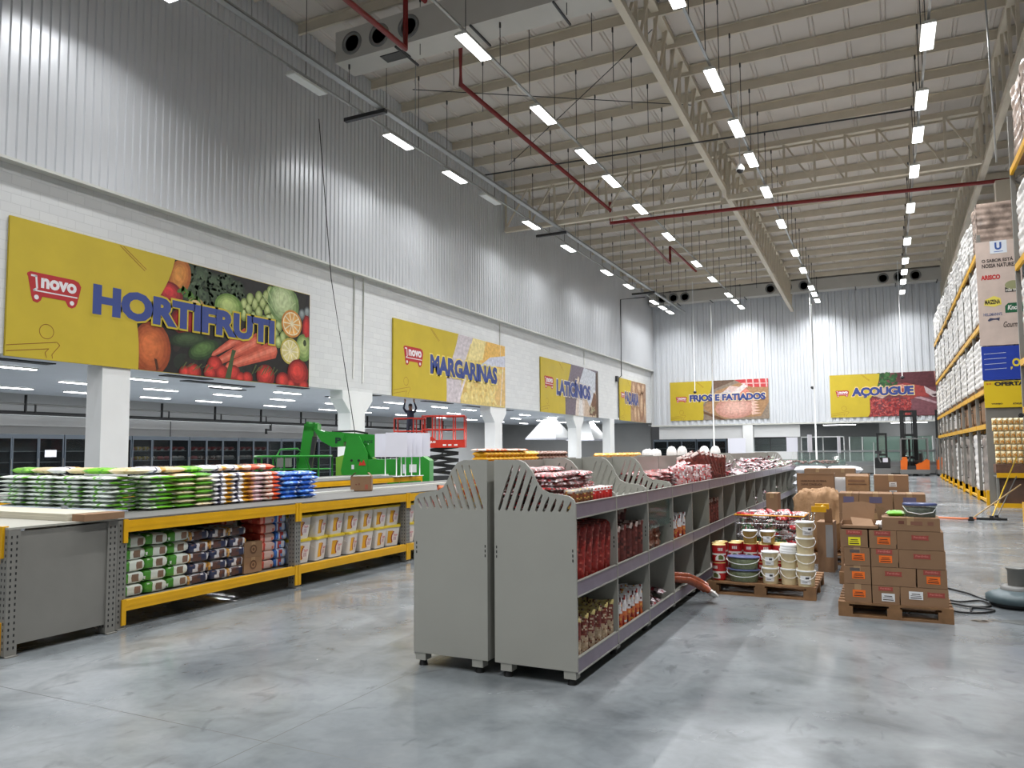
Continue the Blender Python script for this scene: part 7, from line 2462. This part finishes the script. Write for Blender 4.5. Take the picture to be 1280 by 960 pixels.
for x, y in ((bx0, by0 + .15), (bx0 + .42, by1)):
    bk.tube([(x, y, 1.5), (x + .06, y, 1.1), (x + .30, y, .75), (x + .36, y, .45)], .040, 8)
bk.tube([(bx1 - .55, by0, 1.5), (bx1 - .40, by0, 1.1), (bx1 - .2, by0, .6)], .030, 8)
bk.tube([(bx0 + .42, by1, 1.55), (bx0 + .52, by1, 1.74), (bx0 + 1.0, by1, 1.76), (bx0 + 1.1, by1, 1.68), (bx0 + .95, by1, 1.55)], .026, 8)
bk.build('basket_rails', M_['green'], t)
MB().box(bx0, bx1, by0, by1, .40, .44).build('basket_floor', M_['dark'], t)
MB().box(bx0 + .5, bx0 + .85, by1 - .25, by1 - .02, 1.25, 1.5).build('control_box', M_['mgrey'], t)

# green display board with a red oval behind the lift
t = thing('display_board', 'green display board with red oval seen behind the lift basket', 'display', (-14.55, 19.2, 0), radians(28))
MB().prism([(-.7, 0), (.75, 0), (.75, 1.28), (.30, 1.60), (-.35, 1.60), (-.7, 1.5)], [], 0, .08).build('board', mat('lime_board', lin(126, 172, 60), .5), t)
mm = MB()
el = MB(); el.ellipse(0, 0, .34, .17, 0, 0, lin(196, 40, 40)); 
R3 = Matrix.Translation((-.12, -.003, 1.12)) @ Matrix.Rotation(radians(90), 4, 'X')
mm.add(el.v, el.f, 0, el.c, M=R3)
put_text(mm, 'Nati', -.24, -.08, .42, .17, .001, lin(236, 230, 226), .03, M=R3)
rr = random.Random(4)
for k in range(40):
    a, b = rr.uniform(-.55, .75), rr.uniform(-.75, -.30)
    mm.add([(a, b, 0), (a + .06, b, 0), (a + .06, b + .05, 0), (a, b + .05, 0)], [(0, 1, 2, 3)], 0, lin(226, 232, 220), M=R3)
mm.build('printed_front', M_['board_print'], t)

# red scissor lift with worker
sl = thing('scissor_lift', 'red scissor lift raised under the annex ceiling', 'scissor lift', (-15.96, 25.6, 0), radians(25.5))
MB().box(-1.1, 1.1, -.40, .40, .20, .72).build('chassis', M_['dark'], sl)
for x in (-.85, .68):
    for y in (-.52, .40):
        MB().cyl((x + .08, y, .22), (x + .08, y + .12, .22), .22, n=18).build('wheel', M_['black'], sl)
z = .78
while z < 1.62:
    for y in (-.36, .34):
        MB().bar((-1.05, y, z), (1.05, y, z + .25), .06, .11).build('scissor_arm', M_['black'], sl)
        MB().bar((-1.05, y + .065, z + .25), (1.05, y + .065, z), .06, .11).build('scissor_arm', M_['black'], sl)
    z += .27
MB().bar((-.8, 0, .8), (.5, 0, 1.55), .14, .14).build('hydraulic_ram', M_['mgrey'], sl)
MB().box(-.2, 1.36, -.48, .48, 1.82, 1.86).build('platform_floor', M_['dark'], sl)
MB().box(-.25, 1.36, -.52, -.48, 1.80, 2.10).box(-.25, 1.36, .48, .52, 1.80, 2.10).box(1.32, 1.36, -.48, .48, 1.80, 2.10).build('toe_board', M_['red'], sl)
MB().box(-1.36, -.2, -.44, .44, 1.86, 1.90).build('extension_deck', M_['dark'], sl)
MB().box(-1.36, -.25, -.46, -.44, 1.88, 2.02).box(-1.36, -.25, .44, .46, 1.88, 2.02).build('extension_toe_board', M_['red'], sl)
rl = MB()
for z in (2.50, 3.02):
    rl.tube([(-.28, -.5, z), (1.34, -.5, z), (1.34, .5, z), (-.28, .5, z)], .026, 6, closed=True)
for z in (2.44, 2.94):
    rl.tube([(-1.36, -.45, z), (-.2, -.45, z), (-.2, .45, z), (-1.36, .45, z)], .026, 6, closed=True)
for x in (-.28, .12, .38, .92, 1.34):
    for y in (-.5, .5):
        rl.tube([(x, y, 2.1), (x, y, 3.02)], .028, 6)
for x in (-1.36, -.62, -.2):
    for y in (-.45, .45):
        rl.tube([(x, y, 1.9), (x, y, 2.94)], .026, 6)
rl.build('guard_rails', M_['red'], sl)
MB().box(-.12, .08, -.44, -.30, 2.55, 2.98).build('control_box', M_['black'], sl)
MB().prism([(-.15, 2.10), (.10, 2.24), (.25, 2.10)], [], -.535, -.50).build('hinge_cover', M_['red'], sl)
lt = MB()
R4 = Matrix.Translation((0, -.524, 1.90)) @ Matrix.Rotation(radians(90), 4, 'X')
put_text(lt, 'JLG', .02, .06, .22, .10, 0, lin(240, 236, 230), .05, M=R4)
for a in (.52, .72, .95):
    lt.add([(a, -.03, 0), (a + .13, -.03, 0), (a + .13, .03, 0), (a, .03, 0)], [(0, 1, 2, 3)], 0, lin(240, 236, 230), M=R4)
lt.build('lettering', M_['board_print'], sl)


def skinned(name, verts, edges, radii, mats_, zmat, parent=None, sub=1):
    """a body grown over a skeleton; zmat gives the material index of a point"""
    me = bpy.data.meshes.new('skeleton')
    me.from_pydata(verts, edges, [])
    ob = bpy.data.objects.new('skeleton', me)
    COL.objects.link(ob)
    md = ob.modifiers.new('skin', 'SKIN')
    sv = me.skin_vertices[0].data
    for i, r in enumerate(radii):
        sv[i].radius = (r, r) if not isinstance(r, tuple) else r
        sv[i].use_root = i == 0
    s2 = ob.modifiers.new('sub', 'SUBSURF')
    s2.levels = s2.render_levels = sub
    dg = bpy.context.evaluated_depsgraph_get()
    out = bpy.data.meshes.new_from_object(ob.evaluated_get(dg))
    bpy.data.objects.remove(ob)
    out.name = name
    for m in mats_:
        out.materials.append(m)
    for p in out.polygons:
        p.material_index = zmat(p.center)
        p.use_smooth = True
    return place(out, name, parent)


def worker(loc, rz):
    """man reaching up to the ceiling, feet on the platform (local: x right, -y front)"""
    t = thing('person', 'person in dark clothes on the red lift reaching up to the ceiling', 'person', loc, rz)
    V, E, Rr = [], [], []
    def v(p, r, par=None):
        V.append(p); Rr.append(r)
        if par is not None:
            E.append((par, len(V) - 1))
        return len(V) - 1
    pel = v((0, 0, .95), (.165, .12))
    waist = v((0, 0, 1.10), (.150, .115), pel)
    chest = v((0, .0, 1.30), (.175, .13), waist)
    sh = v((0, .01, 1.42), (.13, .10), chest)
    neck = v((0, .0, 1.50), .058, sh)
    h1 = v((0, -.03, 1.60), (.075, .09), neck)
    h2 = v((0, -.02, 1.68), (.078, .095), h1)
    h3 = v((0, -.01, 1.74), (.05, .06), h2)
    for s in (-1, 1):
        hip = v((.09 * s, 0, .90), .095, pel)
        kn = v((.10 * s, -.03, .50), .065, hip)
        an = v((.10 * s, .0, .09), .048, kn)
        to = v((.11 * s, -.14, .04), .04, an)
        shd = v((.19 * s, 0, 1.43), .062, sh)
        el = v((.27 * s, -.15, 1.58), .048, shd)
        wr = v((.20 * s, -.24, 1.80), .032, el)
        pa = v((.19 * s, -.255, 1.87), (.036, .018), wr)
        for k in range(4):
            b = v(((.165 + .018 * k) * s, -.26, 1.915), .010, pa)
            c = v(((.163 + .020 * k) * s, -.275, 1.95 + .006 * (k in (1, 2))), .009, b)
            v(((.163 + .020 * k) * s, -.295, 1.965 + .006 * (k in (1, 2))), .008, c)
        tb = v((.155 * s, -.27, 1.875), .011, pa)
        v((.140 * s, -.285, 1.90), .009, tb)
    def zm(c):
        if c.z > 1.50 and abs(c.x) < .12:
            return 1
        if c.z > 1.80:
            return 1
        return 0 if c.z > .94 else 2
    M_['navy_cloth'] = mat('navy_cloth', lin(36, 42, 62), .8)
    M_['skin'] = mat('skin', lin(150, 108, 86), .55)
    M_['trousers'] = mat('dark_trousers', lin(40, 44, 58), .85)
    skinned('body', V, E, Rr, [M_['navy_cloth'], M_['skin'], M_['trousers']], zm, t)
    hd = MB()
    hd.lathe([(.098, 0), (.100, .03), (.085, .075), (.05, .10), (.001, .108)], 18, M=Matrix.Translation((0, -.02, 1.675)), sx=.88, sy=1.05)
    hd.box(-.06, .06, -.19, -.10, 1.675, 1.69)
    hd.build('cap', M_['dark'], t)
    fc = MB()
    fc.add([(-.012, -.115, 1.64), (.012, -.115, 1.64), (0, -.14, 1.615)], [(0, 1, 2)])
    fc.build('nose', M_['skin'], t)
    for s in (-1, 1):
        MB().lathe([(.001, -.012), (.012, 0), (.001, .012)], 8, M=Matrix.Translation((.03 * s, -.112, 1.65))).build('eye', M_['black'], t)
        MB().lathe([(.001, -.03), (.016, 0), (.001, .03)], 8, M=Matrix.Translation((.082 * s, -.01, 1.63))).build('ear', M_['skin'], t)
    MB().box(-.025, .025, -.118, -.108, 1.585, 1.592).build('mouth', M_['red'], t)
    return t


wm = Matrix.Rotation(radians(25.5), 4, 'Z')
p = wm @ Vector((-.80, 0, 0))
w_ = worker((-15.96 + p.x, 25.6 + p.y, 1.902), radians(25.5))
w_.scale = (.915, .915, .915)
